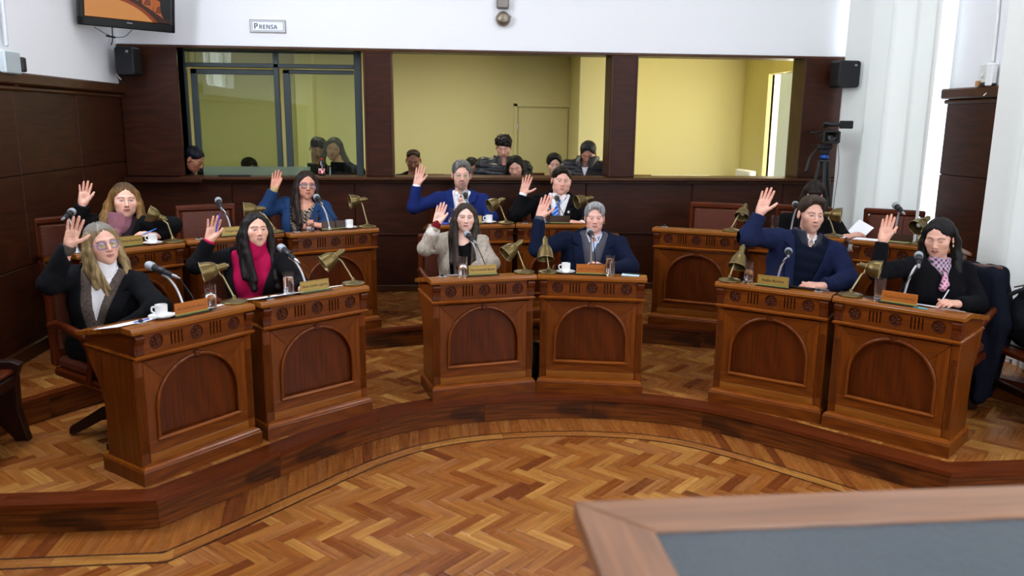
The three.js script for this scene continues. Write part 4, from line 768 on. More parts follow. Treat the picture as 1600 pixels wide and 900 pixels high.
// ---- hair
function hairField(s) {
  const st = s.style, th = s.th || 0; const L = s.locks || []; const amp = s.amp ?? .0035; const curl = s.curl || 0;
  return (x, y, z) => {
    const ax = Math.abs(x), w = (s.wide || 1) * 1.05;
    let d = ell(x, y, z, 0, .052 + th * .3, -.022, .0825 * w + th, .0855 + th, .104 + th);
    let cut;
    const jag = (n3(x * 110, y * 50, z * 110, 12) - .5) * .016;
    if (st === 'short') { // hairline above brow, sides above the ears, more volume on top
      const rec = s.recede || 0; d = smin(d, ell(x, y, z, (s.qx || 0) * .5, .085, .0, .074 * w, .058 + th, .092), .03);
      if (s.quiff) d = smin(d, ell(x, y, z, (s.qx || 0), .112, .045, .056, s.quiff, .042), .025);
      cut = smin(ell(x, y, z, (s.qx || 0) * -.6, -.012 + rec * .018, .110, .078 * w, .110 + rec * .01, .072 + rec * .016), ell(ax, y, z, .095 * w, -.060, .036, .034, .072, .056), .012) + jag;
      d = smax(d, -cut, .022); d = smax(d, -(y + .050 + (z + .1) * .15), .02); d += sstep(.03, -.05, y) * .004;
    } else if (st === 'curly') {
      d = smin(d, ell(x, y, z, 0, .088, .0, .09, .06, .095), .03); cut = ell(x, y, z, 0, -.045, .11, .074, .104, .080); d = smax(d, -(cut + jag), .014); d = smax(d, -(y + .05), .012);
    } else { // long, parted
      cut = ell(x, y, z, (s.px || 0), -.022, .112, (s.fw || .062) * 1.1, s.fh || .108, .086); d = smax(d, -(cut + jag * .6), .026); d = smax(d, -(y + .1), .02); d += (1 - sstep(.002, .007, Math.abs(x - (s.px || 0) * 1.5))) * sstep(.06, .09, y) * .005;
      if (s.fringe) d = smin(d, smax(ell(x, y, z, 0, .045, .07, .06, .035, .025), -ell(x, y, z, 0, .0, .1, .05, .038, .05), .004), .008);
    }
    for (const p of L) for (let i = 1; i < p.length; i++) { const a = p[i - 1], b = p[i]; d = smin(d, cap(x, y, z, a, b, a[3], b[3]), .022); }
    if (curl) d -= (n3(x * 55, y * 55, z * 55, 4) - .5) * curl;
    else { const q = n3((x + z * .6) * 150, y * 9, (z - x * .6) * 150, 6) - .5, q2 = n3((x + z * .6) * 60, y * 5, (z - x * .6) * 60, 7) - .5; d -= q * amp + q2 * amp * 1.3; }
    return d;
  };
}
function hairColor(s) {
  const a = lin(s.hair || 0x201815), b = lin(s.hair2 || s.hair || 0x201815), rt = s.root ? lin(s.root) : null;
  return (x, y, z) => { const n = n3((x + z * .6) * 170, y * 7, (z - x * .6) * 170, 6), m = n3((x + z) * 40, y * 4, (z - x) * 40, 9); let c = mix3(a, b, clamp(n * .6 + m * .6 - .1)); if (rt) c = mix3(c, rt, sstep(.075, .125, y + n * .03) * .85); const k = .75 + .45 * n; return [c[0] * k, c[1] * k, c[2] * k]; };
}
// ---- hand: wrist at the origin, +y to the fingertips, +x to the thumb, palm faces +z
function handField(h) {
  const S = h.scale || 1, cl = h.curl || 0, sp = h.spread ?? 1; const F = [];
  const base = [[.029, .088, -.10], [.0095, .093, -.02], [-.0105, .089, .06], [-.028, .079, .16]], len = [[.040, .024, .019], [.044, .028, .020], [.041, .026, .019], [.031, .019, .018]], rad = [.0092, .0094, .0088, .0078];
  const fans = h.fan || [0, 0, 0, 0], C = h.curls || [cl, cl, cl, cl];
  for (let i = 0; i < 4; i++) {
    const a = -base[i][2] * sp + fans[i]; let p = [base[i][0], base[i][1], 0], ang = C[i] * .5 + .06; const pts = [p];
    for (let k = 0; k < 3; k++) { const l = len[i][k]; p = [p[0] + Math.sin(a) * l * Math.cos(ang), p[1] + Math.cos(a) * l * Math.cos(ang), p[2] + Math.sin(ang) * l]; pts.push(p); ang += C[i] * .9 + .04; }
    F.push([pts, rad[i]]);
  }
  const ta = h.thumb ?? .9; const tb = [.021, .026, .008], t1 = [tb[0] + Math.sin(ta) * .040, tb[1] + Math.cos(ta) * .040, .014], t2 = [t1[0] + Math.sin(ta * .8) * .030, t1[1] + Math.cos(ta * .8) * .030, .016], t3 = [t2[0] + Math.sin(ta * .62) * .024, t2[1] + Math.cos(ta * .62) * .024, .014];
  return (X, Y, Z) => {
    const x = X / S, y = Y / S, z = Z / S; let d = 1e9;
    for (let i = 0; i < 4; i++) d = smin(d, cap(x, y, z, [base[i][0] * .62, .012, 0], [base[i][0], base[i][1], 0], .0135, .0112), .012);
    d = smin(d, ell(x, y, z, .022, .034, .007, .016, .026, .013), .012); d = smin(d, ell(x, y, z, -.022, .034, .005, .012, .028, .012), .012);
    d = smax(d, -ell(x, y, z, 0, .055, .028, .016, .024, .016), .012);
    for (const [p, r] of F) { let q = cap(x, y, z, p[0], p[1], r * 1.04, r); q = smin(q, cap(x, y, z, p[1], p[2], r, r * .93), .003); q = smin(q, cap(x, y, z, p[2], p[3], r * .93, r * .78), .003); d = smin(d, q, .0035); }
    let q = cap(x, y, z, tb, t1, .0145, .0112); q = smin(q, cap(x, y, z, t1, t2, .0112, .0098), .004); q = smin(q, cap(x, y, z, t2, t3, .0098, .0082), .004); d = smin(d, q, .010);
    d = smin(d, cap(x, y, z, [0, -(h.fore ?? .09), -.002], [0, .012, 0], .0265, .0245), .014);
    return d * S;
  };
}
let personCount = 0;
function person(P) {
  personCount++;
  const D = P.D, J = {}; const q = [0, 0, 0], q2 = [0, 0, 0];
  // head frame
  const ho = atD(P.head[0], P.head[1], D + (P.hd || 0)); const hs = P.hs || 1;
  const toCam = CAM.clone().sub(ho).normalize(); const e = new THREE.Euler(P.pitch || 0, P.yaw || 0, P.roll || 0, 'YXZ');
  const bz = toCam.clone(); bz.y *= .75; bz.normalize(); const bx = V(0, 1, 0).cross(bz).normalize(), by = bz.clone().cross(bx);
  const rot = new THREE.Matrix4().makeRotationFromEuler(e), rx = V().setFromMatrixColumn(rot, 0), ry = V().setFromMatrixColumn(rot, 1), rz = V().setFromMatrixColumn(rot, 2);
  const mk = (v) => V().addScaledVector(bx, v.x).addScaledVector(by, v.y).addScaledVector(bz, v.z);
  const HF = new Frame(ho, mk(rx), mk(ry), mk(rz));
  // torso frame from the shoulder points
  const sL = atD(P.sh[0], P.sh[1], D + (P.sd || .02) + (P.twist || 0)), sR = atD(P.sh[2], P.sh[3], D + (P.sd || .02) - (P.twist || 0));
  const mid = sL.clone().add(sR).multiplyScalar(.5); const tx = sR.clone().sub(sL).normalize(); let ty = V(0, 1, 0).addScaledVector(HF.o.clone().sub(mid).setY(0), P.tilt || .6).normalize(); const tz = tx.clone().cross(ty).normalize(); ty = tz.clone().cross(tx).normalize();
  const TF = new Frame(mid, tx, ty, tz); const sw = sL.distanceTo(sR) / 2; const bel = P.belly || 1, bust = P.bust || 0;
  const root = thing('person', P.label, 'person', V(mid.x, P.floor, mid.z), 0, P.group); const base = root.position;
  const local = (g) => g.translate(-base.x, -base.y, -base.z);
  const arr = (v) => [v.x, v.y, v.z];
  const shl = TF.out(-sw + .052, -.05, -.005), shr = TF.out(sw - .052, -.05, -.005);
  const arms = [];
  if (P.arm) { // raised arm, image left
    const el = atD(P.arm[0], P.arm[1], D + (P.ed ?? -.06)), wr = atD(P.arm[2], P.arm[3], D + (P.wd ?? -.12)), tip = atD(P.arm[4], P.arm[5], D + (P.wd ?? -.12) - .015);
    arms.push({ sh: shl, el, wr, tip, raised: true });
  }
  if (P.arm2) {
    const el = atD(P.arm2[0], P.arm2[1], D + (P.ed2 ?? -.06)); let wr; if (P.arm2.length > 2) wr = atD(P.arm2[2], P.arm2[3], D + (P.wd2 ?? -.22)); else wr = TF.out(.06, -.36, .2);
    const tip = P.arm2.length > 4 ? atD(P.arm2[4], P.arm2[5], D + (P.td2 ?? -.26)) : wr.clone().addScaledVector(tx, -.1).addScaledVector(tz, .06);
    arms.push({ sh: shr, el, wr, tip, raised: false, hand: P.arm2.length > 4 });
  }
  if (!P.arm && P.low !== false) arms.push({ sh: shl, el: TF.out(-sw - .0, -.32, .03), wr: TF.out(-.08, -.38, P.kneeF ? .14 : .22), raised: false });
  if (!P.arm2 && P.low !== false) arms.push({ sh: shr, el: TF.out(sw + .0, -.32, .03), wr: TF.out(.08, -.38, P.kneeF ? .14 : .22), raised: false });
  // ---------- skin body: head, neck, core, hands in one mesh
  const hf = headField(P), fc = faceColor(P); const sk0 = lin(P.skin || 0xd9a78c), skin = [Math.min(.85, sk0[0] * 1.1), Math.min(.8, sk0[1] * 1.1), Math.min(.8, sk0[2] * 1.13)];
  const neckA = arr(HF.out(0, -.055 * hs, -.018 * hs)), neckB = arr(TF.out(0, -.03, -.012)); const nr = P.neck || (P.male ? .056 : .048);
  const coreA = arr(TF.out(0, -.10, 0)), coreB = arr(TF.out(0, -.50, 0));
  const parts = [];
  const headSdf = (x, y, z) => { HF.to(x, y, z, q); let d = hf(q[0] / hs, q[1] / hs, q[2] / hs) * hs; d = smin(d, cap(x, y, z, neckA, neckB, nr, nr * 1.12), .02); if (P.low !== false) d = smin(d, cap(x, y, z, neckB, arr0(shl), nr, .03), .03); if (P.low !== false) d = smin(d, cap(x, y, z, neckB, arr0(shr), nr, .03), .03); return smax(d, cutNeck(x, y, z), .01); };
  const arr0 = (v) => [v.x, v.y - .01, v.z]; const cutNeck = (x, y, z) => { TF.to(x, y, z, q2); return -(q2[1] + .16); };
  { const pts = [HF.out(-.1 * hs, .14 * hs, -.13 * hs), HF.out(.1 * hs, .14 * hs, .12 * hs), HF.out(0, -.13 * hs, .1 * hs), HF.out(0, -.13 * hs, -.1 * hs), HF.out(-.1, 0, .1), HF.out(.1, 0, -.13), TF.out(0, -.165, 0), TF.out(-.11, -.1, .05), TF.out(.11, -.1, -.05)]; const [a, b] = bbox(pts, .012); parts.push(surfNet(headSdf, a, b, P.cell || .0032, (x, y, z) => { HF.to(x, y, z, q); return fc(q[0] / hs, q[1] / hs, q[2] / hs); })); }
  if (P.low !== false) { // slim core under the clothes
    const f = (x, y, z) => { let d = cap(x, y, z, coreA, coreB, .085, .09); d = smin(d, cap(x, y, z, neckB, coreA, .05, .07), .04); for (const a of arms) { d = smin(d, cap(x, y, z, coreA, arr(a.sh), .05, .035), .04); d = smin(d, cap(x, y, z, arr(a.sh), arr(a.el), .034, .03), .02); d = smin(d, cap(x, y, z, arr(a.el), arr(a.wr), .03, .022), .02); } return d; };
    const [a, b] = bbox([TF.out(-.1, -.02, -.1), TF.out(.1, -.58, .1), ...arms.flatMap((m) => [m.sh, m.el, m.wr])], .07); parts.push(surfNet(f, a, b, .016, () => skin));
  }
  arms.forEach((a) => {
    if (!a.raised && !a.hand) return; const o = a.raised ? (P.hand || {}) : { curl: .45, thumb: .5, spread: .5, fore: .012, ...(P.hand2 || {}) };
    const yv = a.tip.clone().sub(a.wr).normalize(); let zv; if (a.raised) { zv = CAM.clone().sub(a.wr).normalize().addScaledVector(tx, o.palm || 0); } else zv = V(0, -1, 0).addScaledVector(cB[2], -.35).addScaledVector(tx, o.palm || 0);
    zv.addScaledVector(yv, -zv.dot(yv)).normalize(); let xv = yv.clone().cross(zv).normalize(); const mir = a.raised ? 1 : -1; const HFm = new Frame(a.wr, xv.clone().multiplyScalar(mir * (a.raised ? 1 : 1)), yv, zv);
    // thumb side: raised right hand, palm to viewer -> thumb to image right
    if (a.raised && HFm.x.dot(cB[0]) < 0) HFm.x.multiplyScalar(-1); if (!a.raised && HFm.x.dot(o.thumbDir || cB[1]) < 0) HFm.x.multiplyScalar(-1);
    const S = (o.scale || (P.male ? 1.03 : .94)); const fld = handField({ ...o, scale: S }); a.HF = HFm; a.S = S;
    const pts = [[-.075, .0], [.1, .0], [0, .21], [.1, .13], [-.07, .2], [0, -.09]].flatMap(([x, y]) => [HFm.out(x * S, y * S, -.04), HFm.out(x * S, y * S, .075 + (o.curl || 0) * .03)]); const [mn, mx] = bbox(pts, .008);
    const warm = [skin[0] * 1.0, skin[1] * .86, skin[2] * .82], nail = lin(o.nail || 0xc98f80);
    parts.push(surfNet((x, y, z) => { HFm.to(x, y, z, q); return fld(q[0], q[1], q[2]); }, mn, mx, .0034, (x, y, z) => { HFm.to(x, y, z, q); const yy = q[1] / S; const n = n3(q[0] * 120, q[1] * 120, q[2] * 120, 5); let c = mix3(skin, warm, clamp(sstep(.10, .16, yy) * .8 + n * .35)); if (Math.abs(q[2]) < .1 && yy > .15 && q[2] < -.002 * S && o.nail) c = nail; const cr = Math.abs(yy - .062 - q[0] * .4) < .0016 || Math.abs(yy - .045 + Math.abs(q[0] - .01) * .5) < .0014; if (a.raised && cr && q[2] > 0 && yy < .085) c = mix3(c, [skin[0] * .75, skin[1] * .55, skin[2] * .5], .6); return c; }));
  });
  mesh('body', local(joinBody(parts)), skinMat, root);
  // ---------- garments
  const folds = (x, y, z, k) => (n3(x * 16, y * 11, z * 16, 2) - .5) * .012 * k + (n3(x * 38, y * 26, z * 38, 3) - .5) * .005 * k;
  const torso = (x, y, z, g, t) => { // t: local coordinates
    const X = Math.abs(t[0]); let d = cap(X, t[1], t[2], [0, -.052, -.008], [sw - .062, -.056, -.008], .052 + g, .052 + g);
    d = smin(d, ell(t[0], t[1], t[2], 0, -.19, .0, sw * .84 + g, .20, .112 * (P.deep || 1) + g), .05);
    d = smin(d, ell(t[0], t[1], t[2], 0, -.42, .012 * bel, sw * .80 * Math.sqrt(bel) + g, .22, .122 * bel + g), .06);
    d = smin(d, cap(X, t[1], t[2], [0, .032, -.024], [sw * .62, -.038, -.014], .046 + g, .038 + g), .03);
    if (bust) d = smin(d, ell(X, t[1], t[2], .078, -.205, .075, .07, .07, .052 * bust + g), .05);
    return d;
  };
  const sleeves = (x, y, z, g, full) => { let d = 1e9; for (const a of arms) { const s = arr(a.sh), e2 = arr(a.el), w = full === 1 ? arr(a.wr) : arr(a.wr.clone().lerp(a.el, 1 - full)); const r = P.armR || 1; let b = cap(x, y, z, s, e2, (.056 + g) * r, (.050 + g) * r); b = smin(b, cap(x, y, z, e2, w, (.049 + g) * r, (.037 + g)), .03); const vx = w[0] - e2[0], vy = w[1] - e2[1], vz = w[2] - e2[2], vl = Math.sqrt(vx * vx + vy * vy + vz * vz); const pl = ((x - w[0]) * vx + (y - w[1]) * vy + (z - w[2]) * vz) / vl; if (pl > -.06) b = smax(b, pl, .006); d = Math.min(d, b); } return d; };
  const rings = (x, y, z) => { let k = 0; for (const a of arms) { const dx = x - a.el.x, dy = y - a.el.y, dz = z - a.el.z, r = Math.sqrt(dx * dx + dy * dy + dz * dz); if (r < .14) k += Math.sin(r * 210) * .0028 * (1 - r / .14); } return k; };
  const hole = (x, y, z, r) => cap(x, y, z, arr(TF.out(0, -.06, .0)), arr(TF.out(0, .12, .02)), r, r * 1.25);
  const tb = (() => { const p = [TF.out(-sw - .06, .07, -.17), TF.out(sw + .06, .07, .22), TF.out(-sw - .06, -.62, -.17), TF.out(sw + .06, -.62, .22), TF.out(0, .08, .2), TF.out(0, -.62, -.2), ...arms.flatMap((m) => [m.sh, m.el, m.wr])]; return bbox(p, .075); })();
  const bottom = (t) => -(t[1] + .60);
  const gb = {};
  function garment(name, o, label) { // o: g (offset), sleeve, v:{bottom,top} opening, collar, color fn, lapel
    const g = o.g || 0, colr = o.color; const vb = o.v ? o.v.bottom : 0, vt = o.v ? o.v.top : 0;
    const halfV = (ty) => o.v ? Math.max(0, (ty - vb) / (.02 - vb)) * vt + (o.v.gap || 0) : 0;
    const f = (x, y, z) => {
      const t = TF.to(x, y, z, q2); const t0 = t[0], t1 = t[1], t2 = t[2];
      let d = torso(x, y, z, g, [t0, t1, t2]); if (o.sleeve) d = smin(d, sleeves(x, y, z, g * .8, o.sleeve), .035);
      d += folds(x, y, z, o.fold ?? 1) + (o.sleeve ? rings(x, y, z) : 0); if (o.puff) d -= Math.abs(Math.sin((t1 + (o.puffT || 0)) * Math.PI / o.puff)) * (o.puffA || .012);
      if (o.v && t2 > -.02) {
        const ax = Math.abs(t0), hv = halfV(t1);
        if (o.lapel && t1 > vb - .01 && t1 < .02) { const lw = .012 + (t1 - vb) * .22 * (t1 > -.10 ? .75 : 1); const k = sstep(hv - .004, hv + .002, ax) * (1 - sstep(hv + lw - .003, hv + lw + .003, ax)); d -= k * .010 * (t2 > 0 ? 1 : 0); }
        const cutv = Math.max(ax - hv, vb - t1 - (o.v.gap ? 1 : 0), -.03 - t2 + .03); d = smax(d, -cutv, .004);
      }
      d = smax(d, -hole(x, y, z, o.neckHole || .06), .01); return smax(d, bottom([t0, t1, t2]), .01);
    };
    const m = mesh(name, local(surfNet(f, tb[0], tb[1], o.cell || (P.low === false ? .012 : .0085), (x, y, z) => { TF.to(x, y, z, q2); return colr(q2[0], q2[1], q2[2], x, y, z); })), o.mat || clothMat, root, label); return m;
  }
  const flat = (h, k = .12) => { const c = lin(h); return (x, y, z, X, Y, Z) => { const n = 1 - k / 2 + k * n3(X * 140, Y * 140, Z * 140, 11); return [c[0] * n, c[1] * n, c[2] * n]; }; };
  const blob = (name, f, pts, m, cell, col, label, mat) => { const [a, b] = bbox(pts, m); return mesh(name, local(surfNet(f, a, b, cell, typeof col === 'function' ? col : flatW(col))), mat || clothMat, root, label); };
  const flatW = (h) => { const c = lin(h); return (x, y, z) => { const n = .94 + .12 * n3(x * 140, y * 140, z * 140, 11); return [c[0] * n, c[1] * n, c[2] * n]; }; };
  const api = { P, TF, HF, sw, arms, garment, flat, blob, flatW, root, local, torso, q2, arr, neckA, neckB, nr, base, hs, D };
  // ---------- hair
  const hairUV = (g, F) => { const p = g.attributes.position, uv = new Float32Array(p.count * 2), t = [0, 0, 0]; for (let i = 0; i < p.count; i++) { F.to(p.getX(i), p.getY(i), p.getZ(i), t); uv[2 * i] = Math.atan2(t[0], t[2] + .01) * .42 + .5 + (P.style === 'short' ? t[1] * .9 : 0); uv[2 * i + 1] = t[1] * 2.2 + t[2] * .9; } g.setAttribute('uv', new THREE.BufferAttribute(uv, 2)); return local(g); };
  if (P.style) {
    const f = hairField(P), hc = hairColor(P); const ext = [HF.out(-.13 * hs, .17 * hs, -.16 * hs), HF.out(.13 * hs, .17 * hs, .12 * hs), HF.out(-.12, -.1, .1), HF.out(.12, -.1, -.15), ...(P.locks || []).flat().map((p) => HF.out(p[0] * hs, p[1] * hs, p[2] * hs))]; const [a, b] = bbox(ext, .04);
    mesh('hair', hairUV(surfNet((x, y, z) => { HF.to(x, y, z, q); return f(q[0] / hs, q[1] / hs, q[2] / hs) * hs; }, a, b, P.hcell || .0048, (x, y, z) => { HF.to(x, y, z, q); return hc(q[0] / hs, q[1] / hs, q[2] / hs); }), HF), hairMat, root);
  }
  // ---------- glasses
  if (P.glasses) {
    const o = []; const W = P.glasses.w || .026, Hh = P.glasses.h || .019, zf = .094, r = P.glasses.r || .0022;
    for (const s of [-1, 1]) { const pts = []; for (let i = 0; i < 20; i++) { const a = i / 20 * 6.2832; const c = Math.cos(a), n = Math.sin(a), p = .55; pts.push(HF.out((s * .033 + Math.sign(c) * Math.pow(Math.abs(c), p) * W) * hs, (-.001 + Math.sign(n) * Math.pow(Math.abs(n), p) * Hh) * hs, (zf - Math.abs(s * .033 + c * W) * .16) * hs)); } pts.push(pts[0]); o.push(new THREE.TubeGeometry(new THREE.CatmullRomCurve3(pts), 40, r * hs, 5, false)); o.push(new THREE.TubeGeometry(new THREE.CatmullRomCurve3([HF.out(s * .060 * hs, .008 * hs, .083 * hs), HF.out(s * .078 * hs, .008 * hs, .04 * hs), HF.out(s * .082 * hs, .008 * hs, -.01 * hs)]), 8, r * hs, 5, false)); }
    o.push(new THREE.TubeGeometry(new THREE.CatmullRomCurve3([HF.out(-.008 * hs, .004 * hs, .094 * hs), HF.out(0, .007 * hs, .097 * hs), HF.out(.008 * hs, .004 * hs, .094 * hs)]), 6, r * hs, 5, false));
    const gl = mesh('glasses', local(merge(o)), std(P.glasses.col, .3, P.glasses.metal || 0), root, P.glasses.label);
    const ln = []; for (const s of [-1, 1]) { const pts = []; const c0 = HF.out(s * .033 * hs, -.001 * hs, (zf - .005) * hs); for (let i = 0; i < 16; i++) { const a = i / 16 * 6.2832, b = (i + 1) / 16 * 6.2832; const pt = (t) => HF.out((s * .033 + Math.sign(Math.cos(t)) * Math.pow(Math.abs(Math.cos(t)), .55) * W) * hs, (-.001 + Math.sign(Math.sin(t)) * Math.pow(Math.abs(Math.sin(t)), .55) * Hh) * hs, (zf - Math.abs(s * .033 + Math.cos(t) * W) * .16) * hs); pts.push([c0, pt(a), pt(b)]); } ln.push(tris(pts)); }
    mesh('lenses', local(merge(ln.map((g) => { g.setAttribute('uv', new THREE.Float32BufferAttribute(new Float32Array(g.attributes.position.count * 2), 2)); return g; }))), M.pane, gl);
  }
  // ---------- seated lower body
  if (P.low !== false && P.legs) {
    const dx = V(Math.sin(P.face ?? 0), 0, Math.cos(P.face ?? 0)), sx = V(dx.z, 0, -dx.x); const hip = TF.out(0, -.55, -.02); hip.y = P.floor + .56;
    const k1 = [-1, 1].map((s) => hip.clone().addScaledVector(dx, P.kneeF ?? .40).addScaledVector(sx, s * .11).setY(P.floor + .535)), f1 = [-1, 1].map((s) => hip.clone().addScaledVector(dx, (P.kneeF ?? .40) - .04).addScaledVector(sx, s * .12).setY(P.floor + .09)), h1 = [-1, 1].map((s) => hip.clone().addScaledVector(sx, s * .09));
    const f = (x, y, z) => { let d = ell(x, y, z, hip.x, hip.y, hip.z, .19, .1, .17); for (let i = 0; i < 2; i++) { d = smin(d, cap(x, y, z, arr(h1[i]), arr(k1[i]), .085, .062), .04); d = smin(d, cap(x, y, z, arr(k1[i]), arr(f1[i]), .06, .042), .03); } return d; };
    const [a, b] = bbox([hip, ...k1, ...f1], .2); mesh('trousers', local(surfNet(f, a, b, .016, flatW(P.legs))), clothMat, root);
    const fs = (x, y, z) => { let d = 1e9; for (let i = 0; i < 2; i++) { const A = f1[i].clone().setY(P.floor + .045), B = A.clone().addScaledVector(dx, .15); d = Math.min(d, smin(cap(x, y, z, arr(A), arr(B), .04, .032), cap(x, y, z, arr(f1[i]), arr(A), .035, .04), .03)); } return Math.max(d, P.floor + .003 - y); };
    const [a2, b2] = bbox([...f1, ...f1.map((p) => p.clone().addScaledVector(dx, .2))], .1); mesh('shoes', local(surfNet(fs, a2, b2, .013, flatW(0x0d0c0c))), shinyCloth, root);
  }
  if (P.wear) P.wear(api);
  return api;
}
// ---- reusable clothing bits
function shirtCollar(A, col, { r = .062, h = .04, open = .03, tie = null, tieW = .04, tieLen = .34, stripe = null } = {}) {
  const { TF, blob, arr, neckA, neckB } = A; const up = V(neckA[0] - neckB[0], neckA[1] - neckB[1], neckA[2] - neckB[2]).normalize(); const nb = V(...neckB);
  const a = arr(nb.clone().addScaledVector(up, .0)), b = arr(nb.clone().addScaledVector(up, .055 + h * .3)); const t = [0, 0, 0];
  blob('shirt_collar', (x, y, z) => {
    TF.to(x, y, z, t); let d = Math.abs(cap(x, y, z, a, b, r * 1.08, r * .98)) - .0045; const yy = (x - a[0]) * up.x + (y - a[1]) * up.y + (z - a[2]) * up.z; d = Math.max(d, yy - h - .02, -.02 - yy); if (t[2] > 0) d = Math.max(d, -(Math.abs(t[0]) - open * sstep(-.05, .08, t[1] + .03)));
    const X = Math.abs(t[0]); let w = cap(X, t[1], t[2], [.011, .002, .064], [.034, -.040, .080], .006, .0035); w = smin(w, cap(X, t[1], t[2], [.011, .002, .064], [.052, .018, .042], .006, .007), .006); w = smin(w, cap(X, t[1], t[2], [.034, -.038, .08], [.054, .012, .045], .0035, .006), .007); return Math.min(d, w);
  }, [TF.out(-.1, .12, -.1), TF.out(.1, -.09, .15)], .03, .0048, col, 'shirt collar');
  if (tie) blob('necktie', (x, y, z) => {
    TF.to(x, y, z, t); const k = clamp((-.02 - t[1]) / tieLen); const surf = A.torso(x, y, z, .010, [t[0], t[1], t[2]]); const w = .014 + (tieW - .014) * Math.min(1, k * 1.15); let d = Math.max(Math.abs(surf - .003) - .005, Math.abs(t[0] + (A.P.tieX || 0) * k) - w, t[1] + .045, -(t[1] + tieLen), -t[2]); const kn = ell(t[0], t[1], t[2], 0, -.035, .095, .019, .022, .017); return smin(d, kn, .008);
  }, [TF.out(-.09, .02, -.02), TF.out(.09, -tieLen - .02, .2), TF.out(0, -.2, .22)], .03, .005, stripe || tie, 'necktie');
}
function cuffs(A, col, which = 0, len = .03) {
  const { arms, blob, arr } = A; const a = arms[which]; if (!a) return; const dir = a.wr.clone().sub(a.el).normalize(); const p = a.wr.clone().addScaledVector(dir, -.03), e = a.wr.clone().addScaledVector(dir, len - .012);
  blob('shirt_cuff', (x, y, z) => Math.max(cap(x, y, z, arr(p), arr(e), .037, .036), ((x - e.x) * dir.x + (y - e.y) * dir.y + (z - e.z) * dir.z)), [p, e], .05, .005, col, 'shirt cuff');
}
// ------------------------------------------------------------------ the council members
const DD = (k, z = -.72) => depthOf(deskPt(k, 0, .95, z));
const lockSide = (s, L, { w = .028, out = .085, fz = .09, end = .016, inn = .065 } = {}) => [[[s * .072, .05, .0, w * .85], [s * out, -.02, .0, w * .85], [s * (out + .006), -.09, .01, w * .8], [s * out, -.17, .05, w * .75], [s * inn, -L, fz, end * .7]], [[s * .075, .04, -.03, w * .8], [s * (out + .012), -.05, -.03, w * .85], [s * (out + .022), -.13, -.01, w * .8], [s * (out + .024), -L * .8, fz * .6, end * .8]], [[s * .07, .06, .012, w * .6], [s * (out - .004), -.03, .026, w * .5], [s * (out - .002), -.11, .045, w * .5], [s * (inn - .012), -L * .86, fz + .012, end * .45]]];
const seated = (k) => ({ floor: DESKS[k][3], face: DESKS[k][2], group: k[0] === 'F' ? 'council members in the front row' : 'council members in the rear row' });
const dark = 0x101114;
function lapels(A, col, v, top, g, mat) {
  const t = [0, 0, 0]; const hv = (y) => Math.max(0, (y - v) / (.02 - v)) * top;
  return A.blob('lapels', (x, y, z) => {
    A.TF.to(x, y, z, t); const ax = Math.abs(t[0]), h = hv(t[1]), lw = Math.min(.07, .022 + (t[1] - v) * .2); const sf = A.torso(x, y, z, g, [t[0], t[1], t[2]]);
    let d = Math.max(Math.abs(sf - .009) - .0055, (h - .004 - ax), (ax - h - lw), t[1] - .012, v + .02 - t[1], -t[2]);
    const n0 = h + lw * .42; const notch = Math.max(Math.abs(t[1] + .078 - (ax - n0) * .35) - .004 - Math.max(0, ax - n0) * .22, n0 - ax); return Math.max(d, -notch);
  }, [A.TF.out(-.2, .03, -.02), A.TF.out(.2, v, .22), A.TF.out(0, -.2, .24)], .02, .0052, col, 'jacket lapels', mat);
}
const suit = (A, jacket, { v = -.30, top = .075, lapel = false, g = .012, fold = 1, label } = {}) => { A.garment('jacket', { g, sleeve: .97, v: { bottom: v, top }, lapel, color: A.flat(jacket, .16), fold }, label); lapels(A, jacket, v, top, g); };

// blonde woman with purple glasses
person({ ...seated('F1'), D: DD('F1', -.74), label: 'person with long blonde hair, purple glasses and black coat, right hand raised', head: [160, 382], hs: .97, yaw: .34, roll: .14, pitch: .02, sh: [100, 419, 229, 432], twist: -.03, arm: [78, 444, 108, 384, 122, 333], ed: -.16, wd: -.16, arm2: [250, 482], low: true, legs: dark,
  skin: 0xd6a68e, lip: 0xb0685f, brow: 0x5a4030, iris: 0x4a5a4a, style: 'long', hair: 0x9a8156, hair2: 0xc9ae7c, root: 0x8f8d88, locks: [...lockSide(-1, .30, { fz: .10, w: .03 }), ...lockSide(1, .29, { fz: .11 })], fw: .064, fh: .112, glasses: { col: 0x6a5aa8, w: .027, h: .02, r: .0026, label: 'purple framed glasses' }, bust: 1, hand: { thumb: .95, spread: 1.1 },
  wear(A) {
    A.garment('sweater', { g: -.004, color: A.flat(0xe8e8ea), v: null, neckHole: .05, fold: .5 }, 'white turtleneck');
    A.blob('turtleneck_collar', (x, y, z) => Math.abs(cap(x, y, z, A.neckB, A.neckA, .062, .056)) - .008, [V(...A.neckA), V(...A.neckB)], .07, .006, 0xe8e8ea);
    A.garment('cardigan', { g: .004, v: { bottom: -.27, top: .065 }, color: (x, y, z, X, Y, Z) => { const n = .5 + .5 * Math.sin(y * 520 + Math.sin(x * 300) * 2); const c = lin(0x6a5e56), d = lin(0x3a322e); return mix3(d, c, n * .8 + .1); }, fold: .5 }, 'grey brown knit cardigan');
    suit(A, 0x0e0f12, { v: -.50, top: .13, g: .014, label: 'black coat' });
    A.blob('coat_button', (x, y, z) => { const t = A.TF.to(x, y, z, A.q2); return ell(t[0], t[1], t[2], -.135, -.33, .118, .012, .012, .02); }, [A.TF.out(-.135, -.33, .118)], .03, .004, 0x7a7468);
    cuffs(A, 0x4a423c, 0, .012);
  } });
